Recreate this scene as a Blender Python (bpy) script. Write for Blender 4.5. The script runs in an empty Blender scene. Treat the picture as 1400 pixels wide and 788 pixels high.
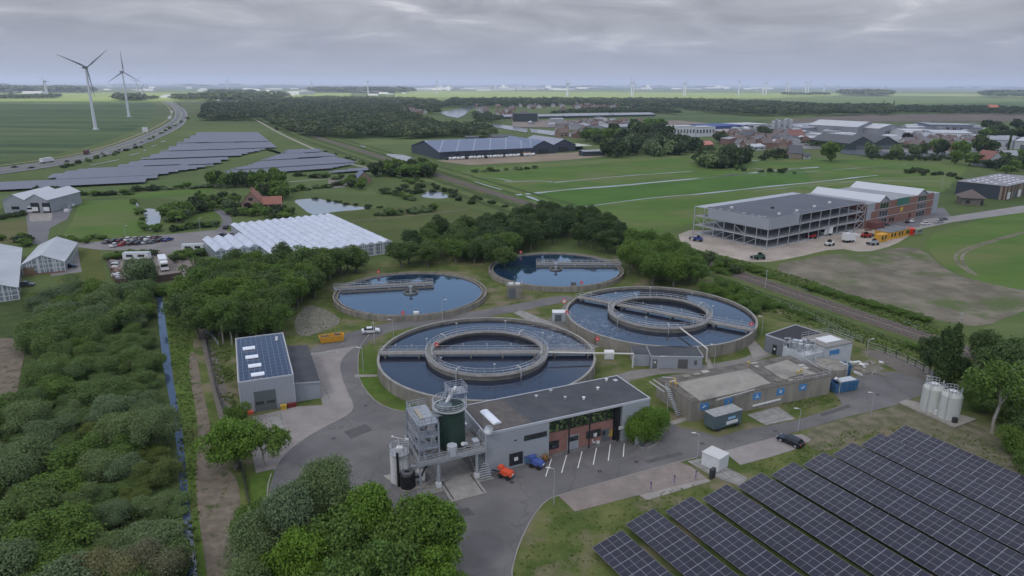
import bpy, bmesh, math, random
import numpy as np
from mathutils import Vector, Matrix
from mathutils.geometry import tessellate_polygon
R = math.radians
rnd = random.Random(7)
C = bpy.context.scene
COL = C.collection

# ------------------------------------------------------------------ camera, light, exposure
FPX, CAMH = 933.0, 62.0
ROLL = math.atan2(5.0, 1400.0)
PITCH = math.atan2(394 - 114.5, FPX)
cam = bpy.data.cameras.new('camera')
cam.sensor_width = 36.0
cam.lens = FPX * 36.0 / 1400.0
cam.clip_start = 0.5
cam.clip_end = 120000
camo = bpy.data.objects.new('camera', cam)
COL.objects.link(camo)
camo.location = (0, 0, CAMH)
camo.matrix_world = Matrix.Translation((0, 0, CAMH)) @ Matrix.Rotation(math.pi / 2 - PITCH, 4, 'X') @ Matrix.Rotation(ROLL, 4, 'Z')
C.camera = camo

SUN_EL, SUN_AZ = 48.0, 215.0          # azimuth clockwise from +Y: behind the camera, to the left
sun = bpy.data.lights.new('sun', 'SUN')
sun.energy = 3.4
sun.angle = R(1.5)
sun.color = (1.0, 0.95, 0.86)
suno = bpy.data.objects.new('sun', sun)
COL.objects.link(suno)
az, el = R(SUN_AZ), R(SUN_EL)
SUNV = Vector((math.sin(az) * math.cos(el), math.cos(az) * math.cos(el), math.sin(el)))
suno.rotation_euler = SUNV.to_track_quat('Z', 'Y').to_euler()
C.view_settings.view_transform = 'Standard'
C.view_settings.look = 'None'
C.view_settings.gamma = 1
C.view_settings.exposure = 0.36
C.view_settings.use_curve_mapping = False
C.cycles.max_bounces = 6
C.cycles.diffuse_bounces = 3
C.cycles.glossy_bounces = 3
C.cycles.transmission_bounces = 3
C.cycles.transparent_max_bounces = 8
C.cycles.volume_bounces = 0
C.cycles.use_denoising = True
C.cycles.caustics_reflective = False
C.cycles.caustics_refractive = False

w = bpy.data.worlds.new('World')
C.world = w
w.use_nodes = True
nt = w.node_tree
nt.nodes.clear()
def N(t, typ, **k):
    n = t.nodes.new(typ)
    for a, b in k.items():
        setattr(n, a, b)
    return n
def L(t, a, b): t.links.new(a, b)
def M_(t, op, a, b=None, clamp=False):
    n = N(t, 'ShaderNodeMath', operation=op, use_clamp=clamp)
    for i, v in enumerate((a, b)):
        if v is None: continue
        if isinstance(v, (int, float)): n.inputs[i].default_value = v
        else: L(t, v, n.inputs[i])
    return n.outputs[0]
def ramp(t, fac, stops):
    n = N(t, 'ShaderNodeValToRGB')
    e = n.color_ramp.elements
    while len(e) < len(stops): e.new(0.5)
    for i, (p, c) in enumerate(stops):
        e[i].position = p
        e[i].color = (*c, 1) if len(c) == 3 else c
    L(t, fac, n.inputs[0])
    return n.outputs[0]
def mixc(t, fac, a, b, mode='MIX'):
    n = N(t, 'ShaderNodeMix', data_type='RGBA', blend_type=mode)
    for i, v in ((0, fac), (6, a), (7, b)):
        if isinstance(v, (int, float)): n.inputs[i].default_value = v
        elif isinstance(v, tuple): n.inputs[i].default_value = (*v, 1)
        else: L(t, v, n.inputs[i])
    return n.outputs[2]
sky = N(nt, 'ShaderNodeTexSky', sky_type='NISHITA', sun_disc=False)
sky.sun_elevation = R(SUN_EL)
sky.sun_rotation = R(SUN_AZ)
sky.altitude = 50
bg_sky = N(nt, 'ShaderNodeBackground'); bg_sky.inputs[1].default_value = 0.15
L(nt, sky.outputs[0], bg_sky.inputs[0])
tc = N(nt, 'ShaderNodeTexCoord')
sep = N(nt, 'ShaderNodeSeparateXYZ'); L(nt, tc.outputs['Generated'], sep.inputs[0])
z = M_(nt, 'MAXIMUM', sep.outputs[2], 0.0)
zz = M_(nt, 'ADD', z, 0.16)
cx = M_(nt, 'DIVIDE', sep.outputs[0], zz); cy = M_(nt, 'DIVIDE', sep.outputs[1], zz)
cmb = N(nt, 'ShaderNodeCombineXYZ'); L(nt, cx, cmb.inputs[0]); L(nt, cy, cmb.inputs[1])
n1 = N(nt, 'ShaderNodeTexNoise'); n1.inputs['Scale'].default_value = 0.75; n1.inputs['Detail'].default_value = 9; n1.inputs['Roughness'].default_value = 0.58; n1.inputs['Distortion'].default_value = 0.25
L(nt, cmb.outputs[0], n1.inputs['Vector'])
n2 = N(nt, 'ShaderNodeTexNoise'); n2.inputs['Scale'].default_value = 1.5; n2.inputs['Detail'].default_value = 9; n2.inputs['Roughness'].default_value = 0.55; n2.inputs['Distortion'].default_value = 0.6
mp = N(nt, 'ShaderNodeMapping'); mp.inputs['Location'].default_value = (3.1, 7.7, 0); L(nt, cmb.outputs[0], mp.inputs[0]); L(nt, mp.outputs[0], n2.inputs['Vector'])
# how much of the sky is cloud: closed near the horizon, broken higher up in front
hole = ramp(nt, z, [(0.0, (0, 0, 0)), (0.125, (0, 0, 0)), (0.20, (1, 1, 1)), (0.46, (1, 1, 1)), (0.62, (0.15,) * 3)])
thr = M_(nt, 'MULTIPLY', hole, 0.56)
dens = M_(nt, 'SUBTRACT', M_(nt, 'ADD', n1.outputs[0], 0.42), thr)
cov = ramp(nt, dens, [(0.44, (0, 0, 0)), (0.58, (1, 1, 1))])
# cloud tone: grey undersides, brighter edges, brighter towards the zenith
tone = ramp(nt, n2.outputs[0], [(0.34, (0.275, 0.285, 0.325)), (0.47, (0.33, 0.343, 0.39)), (0.58, (0.395, 0.408, 0.455)), (0.68, (0.56, 0.57, 0.61))])
hz = ramp(nt, z, [(0.0, (1, 1, 1)), (0.03, (0.8,) * 3), (0.075, (0.15,) * 3), (0.10, (0, 0, 0))])
tone = mixc(nt, hz, tone, (0.335, 0.365, 0.45))
up = ramp(nt, z, [(0.1, (0.97,) * 3), (0.30, (1.5,) * 3), (0.7, (3.0,) * 3), (1.0, (3.4,) * 3)])
tone = mixc(nt, 1.0, tone, up, 'MULTIPLY')
bg_cl = N(nt, 'ShaderNodeBackground'); L(nt, tone, bg_cl.inputs[0]); bg_cl.inputs[1].default_value = 1.0
mx = N(nt, 'ShaderNodeMixShader'); L(nt, cov, mx.inputs[0]); L(nt, bg_sky.outputs[0], mx.inputs[1]); L(nt, bg_cl.outputs[0], mx.inputs[2])
wo = N(nt, 'ShaderNodeOutputWorld'); L(nt, mx.outputs[0], wo.inputs[0])
w.cycles.sampling_method = 'MANUAL'
w.cycles.sample_map_resolution = 1024

# ------------------------------------------------------------------ pixel of the photograph -> point of the place
_c, _s = math.cos(ROLL), math.sin(ROLL)
def G(px, py, z=0.0):
    x, y = px - 700.0, 394.0 - py
    xr, yr = x * _c - y * _s, x * _s + y * _c
    a, b = xr / FPX, yr / FPX
    v = Vector((a, math.cos(PITCH) + b * math.sin(PITCH), -math.sin(PITCH) + b * math.cos(PITCH)))
    t = (z - CAMH) / v.z
    return Vector((v.x * t, v.y * t, z))

# ------------------------------------------------------------------ materials
MATS = {}
def mat(name, col, rough=0.7, col2=None, scale=1.0, spec=0.3, metal=0.0, detail=5, contrast=(0.35, 0.65), bump=0.0, bscale=None, coord='pos', col3=None, scale3=0.1, c3=(0.45, 0.6), stretch=None, ior=None):
    if name in MATS: return MATS[name]
    m = bpy.data.materials.new(name); m.use_nodes = True
    t = m.node_tree; b = t.nodes['Principled BSDF']
    b.inputs['Roughness'].default_value = rough
    b.inputs['Specular IOR Level'].default_value = spec
    b.inputs['Metallic'].default_value = metal
    if ior: b.inputs['IOR'].default_value = ior
    b.inputs['Base Color'].default_value = (*col, 1)
    if coord == 'pos':
        g = N(t, 'ShaderNodeNewGeometry'); vec = g.outputs['Position']
    else:
        g = N(t, 'ShaderNodeTexCoord'); vec = g.outputs['Object']
    if stretch:
        mpn = N(t, 'ShaderNodeMapping'); mpn.inputs['Scale'].default_value = stretch[:3]
        if len(stretch) > 3: mpn.inputs['Rotation'].default_value = (0, 0, stretch[3])
        L(t, vec, mpn.inputs[0]); vec = mpn.outputs[0]
    out = None
    if col2:
        n = N(t, 'ShaderNodeTexNoise'); n.inputs['Scale'].default_value = scale; n.inputs['Detail'].default_value = detail
        n.inputs['Roughness'].default_value = 0.62
        L(t, vec, n.inputs['Vector'])
        out = ramp(t, n.outputs[0], [(contrast[0], col), (contrast[1], col2)])
        if col3:
            n3 = N(t, 'ShaderNodeTexNoise'); n3.inputs['Scale'].default_value = scale3; n3.inputs['Detail'].default_value = 6
            n3.inputs['Roughness'].default_value = 0.6
            L(t, vec, n3.inputs['Vector'])
            f = ramp(t, n3.outputs[0], [(c3[0], (0, 0, 0)), (c3[1], (1, 1, 1))])
            out = mixc(t, f, out, col3)
        L(t, out, b.inputs['Base Color'])
    if bump:
        n = N(t, 'ShaderNodeTexNoise'); n.inputs['Scale'].default_value = bscale or scale * 3; n.inputs['Detail'].default_value = 4
        L(t, vec, n.inputs['Vector'])
        bn = N(t, 'ShaderNodeBump'); bn.inputs['Distance'].default_value = bump; bn.inputs['Strength'].default_value = 0.6
        L(t, n.outputs[0], bn.inputs['Height']); L(t, bn.outputs[0], b.inputs['Normal'])
    MATS[name] = m
    return m

def leafmat(name, col, var=0.45, hue=0.0):
    if name in MATS: return MATS[name]
    if name not in ('leaf_copper', 'leaf_yellow'): col = (col[0] * 1.30, col[1] * 1.18, col[2] * 0.92)
    m = bpy.data.materials.new(name); m.use_nodes = True
    t = m.node_tree; b = t.nodes['Principled BSDF']
    g = N(t, 'ShaderNodeNewGeometry')
    oi = N(t, 'ShaderNodeObjectInfo')
    lo = tuple(c * (1 - var) for c in col); hi = tuple(min(1, c * (1 + var)) for c in col)
    c = ramp(t, g.outputs['Random Per Island'], [(0.0, lo), (0.6, col), (1.0, hi)])
    yel = (col[0] * 1.22, col[1] * 1.18, col[2] * 0.9)
    gry = (col[0] * 0.95, col[1] * 0.98, col[2] * 1.45)
    tint = ramp(t, oi.outputs['Random'], [(0.0, gry), (0.5, col), (1.0, yel)])
    c = mixc(t, 0.45, c, tint)
    L(t, c, b.inputs['Base Color'])
    b.inputs['Roughness'].default_value = 0.6
    b.inputs['Specular IOR Level'].default_value = 0.25
    tr = N(t, 'ShaderNodeBsdfTranslucent'); L(t, c, tr.inputs[0])
    ms = N(t, 'ShaderNodeMixShader'); ms.inputs[0].default_value = 0.34
    L(t, b.outputs[0], ms.inputs[1]); L(t, tr.outputs[0], ms.inputs[2])
    L(t, ms.outputs[0], t.nodes['Material Output'].inputs[0])
    MATS[name] = m
    return m

def linemat(name, base, line, cells, lw, rough=0.25, spec=0.5, coord='Object', rot=0, ior=None, base2=None):
    """Surface with a grid of thin lines: cells = (dx, dy) spacing; lw = line half width."""
    if name in MATS: return MATS[name]
    m = bpy.data.materials.new(name); m.use_nodes = True
    t = m.node_tree; b = t.nodes['Principled BSDF']
    b.inputs['Roughness'].default_value = rough; b.inputs['Specular IOR Level'].default_value = spec
    if ior: b.inputs['IOR'].default_value = ior
    tcn = N(t, 'ShaderNodeTexCoord')
    vec = tcn.outputs['Object']
    if rot:
        mpn = N(t, 'ShaderNodeMapping'); mpn.inputs['Rotation'].default_value = (0, 0, rot); L(t, vec, mpn.inputs[0]); vec = mpn.outputs[0]
    s = N(t, 'ShaderNodeSeparateXYZ'); L(t, vec, s.inputs[0])
    fac = None
    for i, d in enumerate(cells):
        if not d: continue
        f = M_(t, 'FRACT', M_(t, 'DIVIDE', s.outputs[i], d))
        e = M_(t, 'MINIMUM', f, M_(t, 'SUBTRACT', 1.0, f))
        k = M_(t, 'LESS_THAN', e, lw[i] / d)
        fac = k if fac is None else M_(t, 'MAXIMUM', fac, k)
    bc = base
    if base2:
        n = N(t, 'ShaderNodeTexNoise'); n.inputs['Scale'].default_value = 0.8; n.inputs['Detail'].default_value = 5
        L(t, tcn.outputs['Object'], n.inputs['Vector'])
        bc = ramp(t, n.outputs[0], [(0.35, base), (0.65, base2)])
    c = mixc(t, fac, bc, line)
    L(t, c, b.inputs['Base Color'])
    MATS[name] = m
    return m

# ------------------------------------------------------------------ mesh builder
def chain_off(p):
    o = Vector((0, 0, 0))
    while p is not None:
        o += p.location; p = p.parent
    return o
class MB:
    def __init__(s): s.v = []; s.f = []
    def add(s, vs, fs):
        k = len(s.v); s.v += [tuple(v) for v in vs]; s.f += [tuple(i + k for i in f) for f in fs]; return s
    def quad(s, a, b, c, d): return s.add([a, b, c, d], [(0, 1, 2, 3)])
    def poly(s, pts): return s.add(pts, [tuple(range(len(pts)))])
    def flat(s, pts):
        pts = [Vector(p) for p in pts]
        tri = tessellate_polygon([pts])
        out = []
        for t in tri:
            a, b, c = (pts[i] for i in t)
            out.append(t if (b - a).cross(c - a).z > 0 else (t[0], t[2], t[1]))
        return s.add(pts, out)
    def hexa(s, p):   # 8 points: bottom 4 ccw, top 4 ccw
        return s.add(p, [(3, 2, 1, 0), (4, 5, 6, 7), (0, 1, 5, 4), (1, 2, 6, 5), (2, 3, 7, 6), (3, 0, 4, 7)])
    def prism(s, pts, z0, z1):
        n = len(pts); b = [(p[0], p[1], z0) for p in pts]; t = [(p[0], p[1], z1) for p in pts]
        a = sum(pts[i][0] * pts[(i + 1) % n][1] - pts[(i + 1) % n][0] * pts[i][1] for i in range(n))
        if a < 0: b.reverse(); t.reverse()
        return s.add(b + t, [tuple(range(n - 1, -1, -1)), tuple(range(n, 2 * n))] + [(i, (i + 1) % n, n + (i + 1) % n, n + i) for i in range(n)])
    def box(s, x0, y0, z0, x1, y1, z1):
        return s.hexa([(x0, y0, z0), (x1, y0, z0), (x1, y1, z0), (x0, y1, z0), (x0, y0, z1), (x1, y0, z1), (x1, y1, z1), (x0, y1, z1)])
    def bar(s, a, b, w=0.1, h=None, up=(0, 0, 1)):
        a, b = Vector(a), Vector(b); h = h or w; d = (b - a).normalized(); u = Vector(up)
        if abs(d.dot(u)) > 0.95: u = Vector((0, 1, 0))
        x = d.cross(u).normalized() * w / 2; y = x.cross(d).normalized() * h / 2
        return s.hexa([a - x - y, a + x - y, b + x - y, b - x - y, a - x + y, a + x + y, b + x + y, b - x + y])
    def cyl(s, a, b, r0, r1=None, n=10, cap=True):
        a, b = Vector(a), Vector(b); r1 = r0 if r1 is None else r1; d = (b - a).normalized()
        u = Vector((0, 0, 1)) if abs(d.z) < 0.9 else Vector((1, 0, 0))
        x = d.cross(u).normalized(); y = d.cross(x).normalized()
        vs = [a + (x * math.cos(q) + y * math.sin(q)) * r0 for q in [2 * math.pi * i / n for i in range(n)]] + [b + (x * math.cos(q) + y * math.sin(q)) * r1 for q in [2 * math.pi * i / n for i in range(n)]]
        fs = [(i, n + i, n + (i + 1) % n, (i + 1) % n) for i in range(n)]
        if cap: fs += [tuple(range(n)), tuple(range(2 * n - 1, n - 1, -1))]
        return s.add(vs, fs)
    def tube(s, pts, r, n=6):
        for a, b in zip(pts, pts[1:]): s.cyl(a, b, r, r, n)
        return s
    def lathe(s, c, prof, n=64, a0=0, a1=2 * math.pi, closed=True):
        full = abs(a1 - a0 - 2 * math.pi) < 1e-6; m = n if full else n + 1; k = len(prof)
        vs = []
        for i in range(m):
            q = a0 + (a1 - a0) * i / n
            vs += [(c[0] + r * math.cos(q), c[1] + r * math.sin(q), z) for r, z in prof]
        fs = []
        for i in range(n):
            j = (i + 1) % m
            for p in range(k if closed else k - 1):
                q = (p + 1) % k
                fs.append((i * k + p, j * k + p, j * k + q, i * k + q))
        return s.add(vs, fs)
    def disc(s, c, r, n=64):
        return s.add([(c[0] + r * math.cos(2 * math.pi * i / n), c[1] + r * math.sin(2 * math.pi * i / n), c[2]) for i in range(n)], [tuple(range(n))])
    def build(s, name, m, parent=None, smooth=False, origin=True, **tags):
        off = chain_off(parent)
        if parent is None and origin and s.v:
            xs = [v[0] for v in s.v]; ys = [v[1] for v in s.v]; zs = [v[2] for v in s.v]
            off = Vector(((min(xs) + max(xs)) / 2, (min(ys) + max(ys)) / 2, min(zs)))
        me = bpy.data.meshes.new(name)
        me.from_pydata([(v[0] - off.x, v[1] - off.y, v[2] - off.z) for v in s.v], [], s.f)
        me.materials.append(m)
        if smooth:
            me.polygons.foreach_set('use_smooth', [True] * len(me.polygons))
        me.update()
        o = bpy.data.objects.new(name, me); COL.objects.link(o)
        if parent is None: o.location = off
        else: o.parent = parent
        tag(o, **tags)
        return o
def tag(o, label=None, cat=None, group=None, kind=None):
    if label: o['label'] = label
    if cat: o['category'] = cat
    if group: o['group'] = group
    if kind: o['kind'] = kind
    return o
def thing(name, label, cat, loc=(0, 0, 0), group=None):
    o = bpy.data.objects.new(name, None); COL.objects.link(o); o.location = Vector(loc); o.empty_display_size = 0.5
    return tag(o, label, cat, group)
def copy_tree(o, loc=None, rz=None, sc=None, label=None, group=None, parent=None):
    c = o.copy(); COL.objects.link(c); c.parent = parent
    if loc is not None: c.location = Vector(loc)
    if rz is not None: c.rotation_euler = (0, 0, rz)
    if sc is not None: c.scale = sc if hasattr(sc, '__len__') else (sc, sc, sc)
    if label: c['label'] = label
    if group: c['group'] = group
    for ch in list(KIDS.get(o.name, o.children)): copy_tree(ch, parent=c)
    return c
KIDS = {}
def remember(o):
    KIDS[o.name] = list(o.children)
    for ch in o.children: remember(ch)

class Fr:
    """Local frame of a building: x along its front, y into its depth."""
    def __init__(s, o, u, v=None):
        s.o = Vector((o[0], o[1], 0)); s.u = Vector((u[0], u[1], 0)).normalized(); s.v = Vector((-s.u.y, s.u.x, 0)) if v is None else Vector(v).normalized()
    def p(s, x, y, z=0): 
        q = s.o + s.u * x + s.v * y; return Vector((q.x, q.y, z))
    def loc(s, w):
        d = Vector((w[0], w[1], 0)) - s.o; return d.dot(s.u), d.dot(s.v)
    def ang(s): return math.atan2(s.u.y, s.u.x)
    def box(s, mb, x0, y0, z0, x1, y1, z1):
        P = s.p
        return mb.hexa([P(x0, y0, z0), P(x1, y0, z0), P(x1, y1, z0), P(x0, y1, z0), P(x0, y0, z1), P(x1, y0, z1), P(x1, y1, z1), P(x0, y1, z1)])
def frame3(A, B, Cb, h):
    a, b, c = G(*A, h), G(*B, h), G(*Cb, h)
    f = Fr(a, b - a); x, y = f.loc(c)
    return f, (b - a).length, y

def chaikin(p, n=1):
    for _ in range(n):
        q = []
        for i in range(len(p)):
            a, b = p[i], p[(i + 1) % len(p)]
            q += [tuple(0.75 * x + 0.25 * y for x, y in zip(a, b)), tuple(0.25 * x + 0.75 * y for x, y in zip(a, b))]
        p = q
    return p
def sheet(name, px, z, m, smooth=0, label=None, cat=None, kind='structure', world=False):
    pts = [tuple(p) for p in (px if world else [G(*p, z)[:] for p in px])]
    pts = [(p[0], p[1]) for p in pts]
    if smooth: pts = chaikin(pts, smooth)
    mb = MB().flat([(p[0], p[1], z) for p in pts])
    o = mb.build(name, m, origin=False); tag(o, label, cat, kind=kind)
    return o
def ribbon(pts, width, z):
    """Flat strip along a polyline of world points."""
    mb = MB(); n = len(pts); L_, R_ = [], []
    for i in range(n):
        a = Vector(pts[max(0, i - 1)][:2]); b = Vector(pts[min(n - 1, i + 1)][:2]); d = (b - a).normalized(); nrm = Vector((-d.y, d.x))
        ww = width[i] if hasattr(width, '__len__') else width
        p = Vector(pts[i][:2]); L_.append(p + nrm * ww / 2); R_.append(p - nrm * ww / 2)
    for i in range(n - 1):
        mb.quad((*R_[i], z), (*R_[i + 1], z), (*L_[i + 1], z), (*L_[i], z))
    return mb
def dense(pts, step=8):
    out = []
    for a, b in zip(pts, pts[1:]):
        a, b = Vector(a), Vector(b); k = max(1, int((b - a).length / step))
        out += [a.lerp(b, i / k) for i in range(k)]
    return out + [Vector(pts[-1])]
def smoothline(pts, n=2):
    pts = [Vector(p) for p in pts]
    for _ in range(n):
        q = [pts[0]]
        for a, b in zip(pts, pts[1:]): q += [a.lerp(b, 0.25), a.lerp(b, 0.75)]
        pts = q + [pts[-1]]
    return pts
def inpoly(x, y, P):
    c = False; j = len(P) - 1
    for i in range(len(P)):
        if (P[i][1] > y) != (P[j][1] > y) and x < (P[j][0] - P[i][0]) * (y - P[i][1]) / (P[j][1] - P[i][1]) + P[i][0]: c = not c
        j = i
    return c
def scatter(px, n, dmin, rng, z=0.0, world=False):
    P = [(p[0], p[1]) for p in (px if world else [G(*p, z) for p in px])]
    x0, x1 = min(p[0] for p in P), max(p[0] for p in P); y0, y1 = min(p[1] for p in P), max(p[1] for p in P)
    out = []; tries = 0
    while len(out) < n and tries < n * 60:
        tries += 1
        x, y = rng.uniform(x0, x1), rng.uniform(y0, y1)
        if inpoly(x, y, P) and all((x - a) ** 2 + (y - b) ** 2 > dmin * dmin for a, b in out): out.append((x, y))
    return out
# ------------------------------------------------------------------ unseen cloud slab added to block the sun over the works (far fields beyond it lie in the sun)
def make_shade_cloud():
    m = bpy.data.materials.new('shade_cloud'); m.use_nodes = True
    t = m.node_tree; t.nodes.clear()
    a = N(t, 'ShaderNodeBsdfTransparent'); a.inputs[0].default_value = (0.62, 0.63, 0.66, 1)
    b = N(t, 'ShaderNodeBsdfTranslucent'); b.inputs[0].default_value = (0.9, 0.9, 0.93, 1)
    s = N(t, 'ShaderNodeMixShader'); s.inputs[0].default_value = 0.38
    L(t, a.outputs[0], s.inputs[1]); L(t, b.outputs[0], s.inputs[2])
    o = N(t, 'ShaderNodeOutputMaterial'); L(t, s.outputs[0], o.inputs[0])
    # centre of the shadow on the ground, slid up the sun's direction to the cloud's height
    H = 1300.0; k = H / SUNV.z
    c = Vector((100 + SUNV.x * k, 250 + SUNV.y * k, H))
    nx, ny = 40, 34; hx, hy = 2900.0, 2050.0
    rg = random.Random(3)
    ph = [(rg.uniform(0, 6), rg.uniform(1, 5), rg.uniform(1, 5), rg.uniform(0.3, 1)) for _ in range(9)]
    V, F = [], []
    for sgn in (1, -1):
        for j in range(ny + 1):
            for i in range(nx + 1):
                u, v = i / nx * 2 - 1, j / ny * 2 - 1
                r = max(0.0, 1 - (u * u) ** 2 * 0.5 - (v * v) ** 2 * 0.5)
                e = 1 + 0.06 * sum(math.sin(p + a_ * 3 * u + b_ * 3 * v) * w_ for p, a_, b_, w_ in ph[:5])
                h = (1 if sgn > 0 else -0.25) * 300 * math.sqrt(r if 0 < i < nx and 0 < j < ny else 0) * (0.7 + 0.3 * abs(math.sin(4 * u + ph[0][0]) * math.cos(5 * v)))
                V.append((c.x + u * hx * e, c.y + v * hy * e, c.z + h))
    k = (nx + 1) * (ny + 1)
    for j in range(ny):
        for i in range(nx):
            a0 = j * (nx + 1) + i
            F.append((a0, a0 + 1, a0 + nx + 2, a0 + nx + 1)); F.append((k + a0, k + a0 + nx + 1, k + a0 + nx + 2, k + a0 + 1))
    o = MB().add(V, F).build('shade_cloud', m, smooth=True); tag(o, kind='structure')
make_shade_cloud()

# ------------------------------------------------------------------ haze
hm = bpy.data.materials.new('haze'); hm.use_nodes = True
t = hm.node_tree; t.nodes.clear()
pv = N(t, 'ShaderNodeVolumePrincipled'); pv.inputs['Color'].default_value = (0.74, 0.82, 1.0, 1); pv.inputs['Density'].default_value = 1.0e-4
pv.inputs['Anisotropy'].default_value = 0.2
ho = N(t, 'ShaderNodeOutputMaterial'); L(t, pv.outputs[0], ho.inputs['Volume'])
HZ = MB().box(-32000, -3000, -1.5, 32000, 42000, 175).build('haze', hm, origin=False); tag(HZ, kind='stuff')

# ------------------------------------------------------------------ ground surfaces
m_ground = mat('ground', (0.058, 0.086, 0.028), 0.95, (0.108, 0.136, 0.044), 0.004, spec=0.1, detail=8, col3=(0.085, 0.082, 0.045), scale3=0.0016, c3=(0.55, 0.66))
MB().lathe((0, 0, 0), [(0.01, 0.0), (900, 0.0), (30000, 0.0), (80000, -60.0)], 96, closed=False).build('ground', m_ground, origin=False)['kind'] = 'structure'
bpy.data.objects['ground'].data.flip_normals()

m_lawn = mat('lawn', (0.058, 0.086, 0.020), 0.95, (0.128, 0.138, 0.048), 0.16, spec=0.1, detail=10, contrast=(0.40, 0.66), col3=(0.165, 0.140, 0.090), scale3=0.11, c3=(0.50, 0.64), bump=0.12, bscale=2.5)
m_lawn2 = mat('lush_lawn', (0.052, 0.092, 0.015), 0.95, (0.094, 0.142, 0.030), 0.25, spec=0.1, detail=10, contrast=(0.35, 0.68), col3=(0.085, 0.090, 0.034), scale3=0.09, c3=(0.52, 0.7), bump=0.12, bscale=2.5)
m_scrub = mat('scrub_floor', (0.036, 0.056, 0.018), 0.95, (0.070, 0.092, 0.030), 0.3, spec=0.1, detail=8, bump=0.2, bscale=1.5)
m_weed = mat('rough_grass', (0.056, 0.086, 0.022), 0.95, (0.108, 0.128, 0.044), 0.05, spec=0.1, detail=11, contrast=(0.36, 0.66), bump=0.3, bscale=0.6)
m_meadow = mat('meadow', (0.060, 0.112, 0.022), 0.95, (0.096, 0.150, 0.034), 0.022, spec=0.1, detail=9, contrast=(0.33, 0.68), stretch=(1, 1.6, 1, 0.35), col3=(0.112, 0.135, 0.046), scale3=0.018, c3=(0.48, 0.62))
m_meadow2 = mat('meadow_rough', (0.064, 0.104, 0.030), 0.95, (0.110, 0.136, 0.050), 0.03, spec=0.1, detail=9, contrast=(0.33, 0.68), stretch=(1, 2.5, 1, 0.35))
m_field = mat('crop_field', (0.066, 0.100, 0.036), 0.95, (0.100, 0.130, 0.052), 0.004, spec=0.1, detail=7, stretch=(0.35, 3.5, 1, 0.02), col3=(0.048, 0.080, 0.032), scale3=0.0055, c3=(0.5, 0.56))
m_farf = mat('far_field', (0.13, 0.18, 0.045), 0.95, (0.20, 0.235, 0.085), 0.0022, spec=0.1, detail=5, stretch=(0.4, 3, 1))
m_farf2 = mat('far_field_dark', (0.055, 0.09, 0.03), 0.95, (0.10, 0.13, 0.05), 0.003, spec=0.1, detail=6, stretch=(0.4, 3, 1))
m_plough = mat('ploughed_field', (0.105, 0.090, 0.075), 0.95, (0.145, 0.125, 0.100), 0.01, spec=0.1, stretch=(1, 4, 1, 0.1))
m_dirt = mat('bare_soil', (0.120, 0.108, 0.078), 0.95, (0.200, 0.176, 0.136), 0.09, spec=0.1, detail=12, contrast=(0.4, 0.62), col3=(0.088, 0.112, 0.044), scale3=0.05, c3=(0.52, 0.64), bump=0.1, bscale=1.5)
m_track = mat('track_soil', (0.110, 0.092, 0.068), 0.95, (0.185, 0.155, 0.118), 0.5, spec=0.1, detail=9, col3=(0.055, 0.075, 0.025), scale3=0.45, c3=(0.56, 0.66), bump=0.1, bscale=2)
m_sand = mat('building_sand', (0.27, 0.235, 0.195), 0.95, (0.37, 0.325, 0.275), 0.12, spec=0.1, detail=9, bump=0.05, bscale=2)
m_asph = mat('asphalt', (0.102, 0.098, 0.096), 0.85, (0.152, 0.146, 0.141), 0.10, spec=0.25, detail=11, contrast=(0.36, 0.68), col3=(0.145, 0.138, 0.130), scale3=0.05, c3=(0.52, 0.70), bump=0.008, bscale=20)
m_road = mat('far_asphalt', (0.115, 0.112, 0.118), 0.85, (0.15, 0.145, 0.145), 0.05, spec=0.25)
m_conc = mat('paving_concrete', (0.20, 0.188, 0.168), 0.9, (0.29, 0.272, 0.245), 0.35, spec=0.2, detail=9, contrast=(0.3, 0.7), bump=0.01, bscale=12)
m_slab = linemat('concrete_slabs', (0.27, 0.262, 0.245), (0.12, 0.12, 0.10), (2.0, 2.0), (0.05, 0.05), 0.9, 0.2, rot=R(-25), base2=(0.20, 0.195, 0.18))
m_paver = mat('clay_pavers', (0.185, 0.155, 0.138), 0.9, (0.245, 0.205, 0.180), 0.5, spec=0.2, detail=10, col3=(0.16, 0.15, 0.13), scale3=0.12, c3=(0.5, 0.65), bump=0.01, bscale=10)
m_apron = mat('grey_pavers', (0.20, 0.180, 0.168), 0.9, (0.25, 0.228, 0.212), 0.3, spec=0.2, detail=10, col3=(0.28, 0.26, 0.24), scale3=0.1, c3=(0.5, 0.7), bump=0.01, bscale=10)
m_white = mat('white_line', (0.72, 0.72, 0.70), 0.8)

def watermat(name, col, rough=0.03, bump=0.02, bscale=0.5, ior=1.6):
    m = mat(name, col, rough, spec=0.5, bump=bump, bscale=bscale)
    b = m.node_tree.nodes['Principled BSDF']; b.inputs['IOR'].default_value = ior
    return m
m_water = watermat('water', (0.020, 0.030, 0.030), 0.04, 0.010, 1.2, 2.0)
m_wfar = watermat('far_water', (0.16, 0.18, 0.20), 0.12, 0.02, 1.0, 2.2)

sheet('scrub_ground', [(-260, 470), (-60, 400), (215, 398), (222, 450), (232, 520), (243, 600), (254, 700), (262, 790), (270, 900), (-500, 900)], 0.02, m_scrub)
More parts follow.
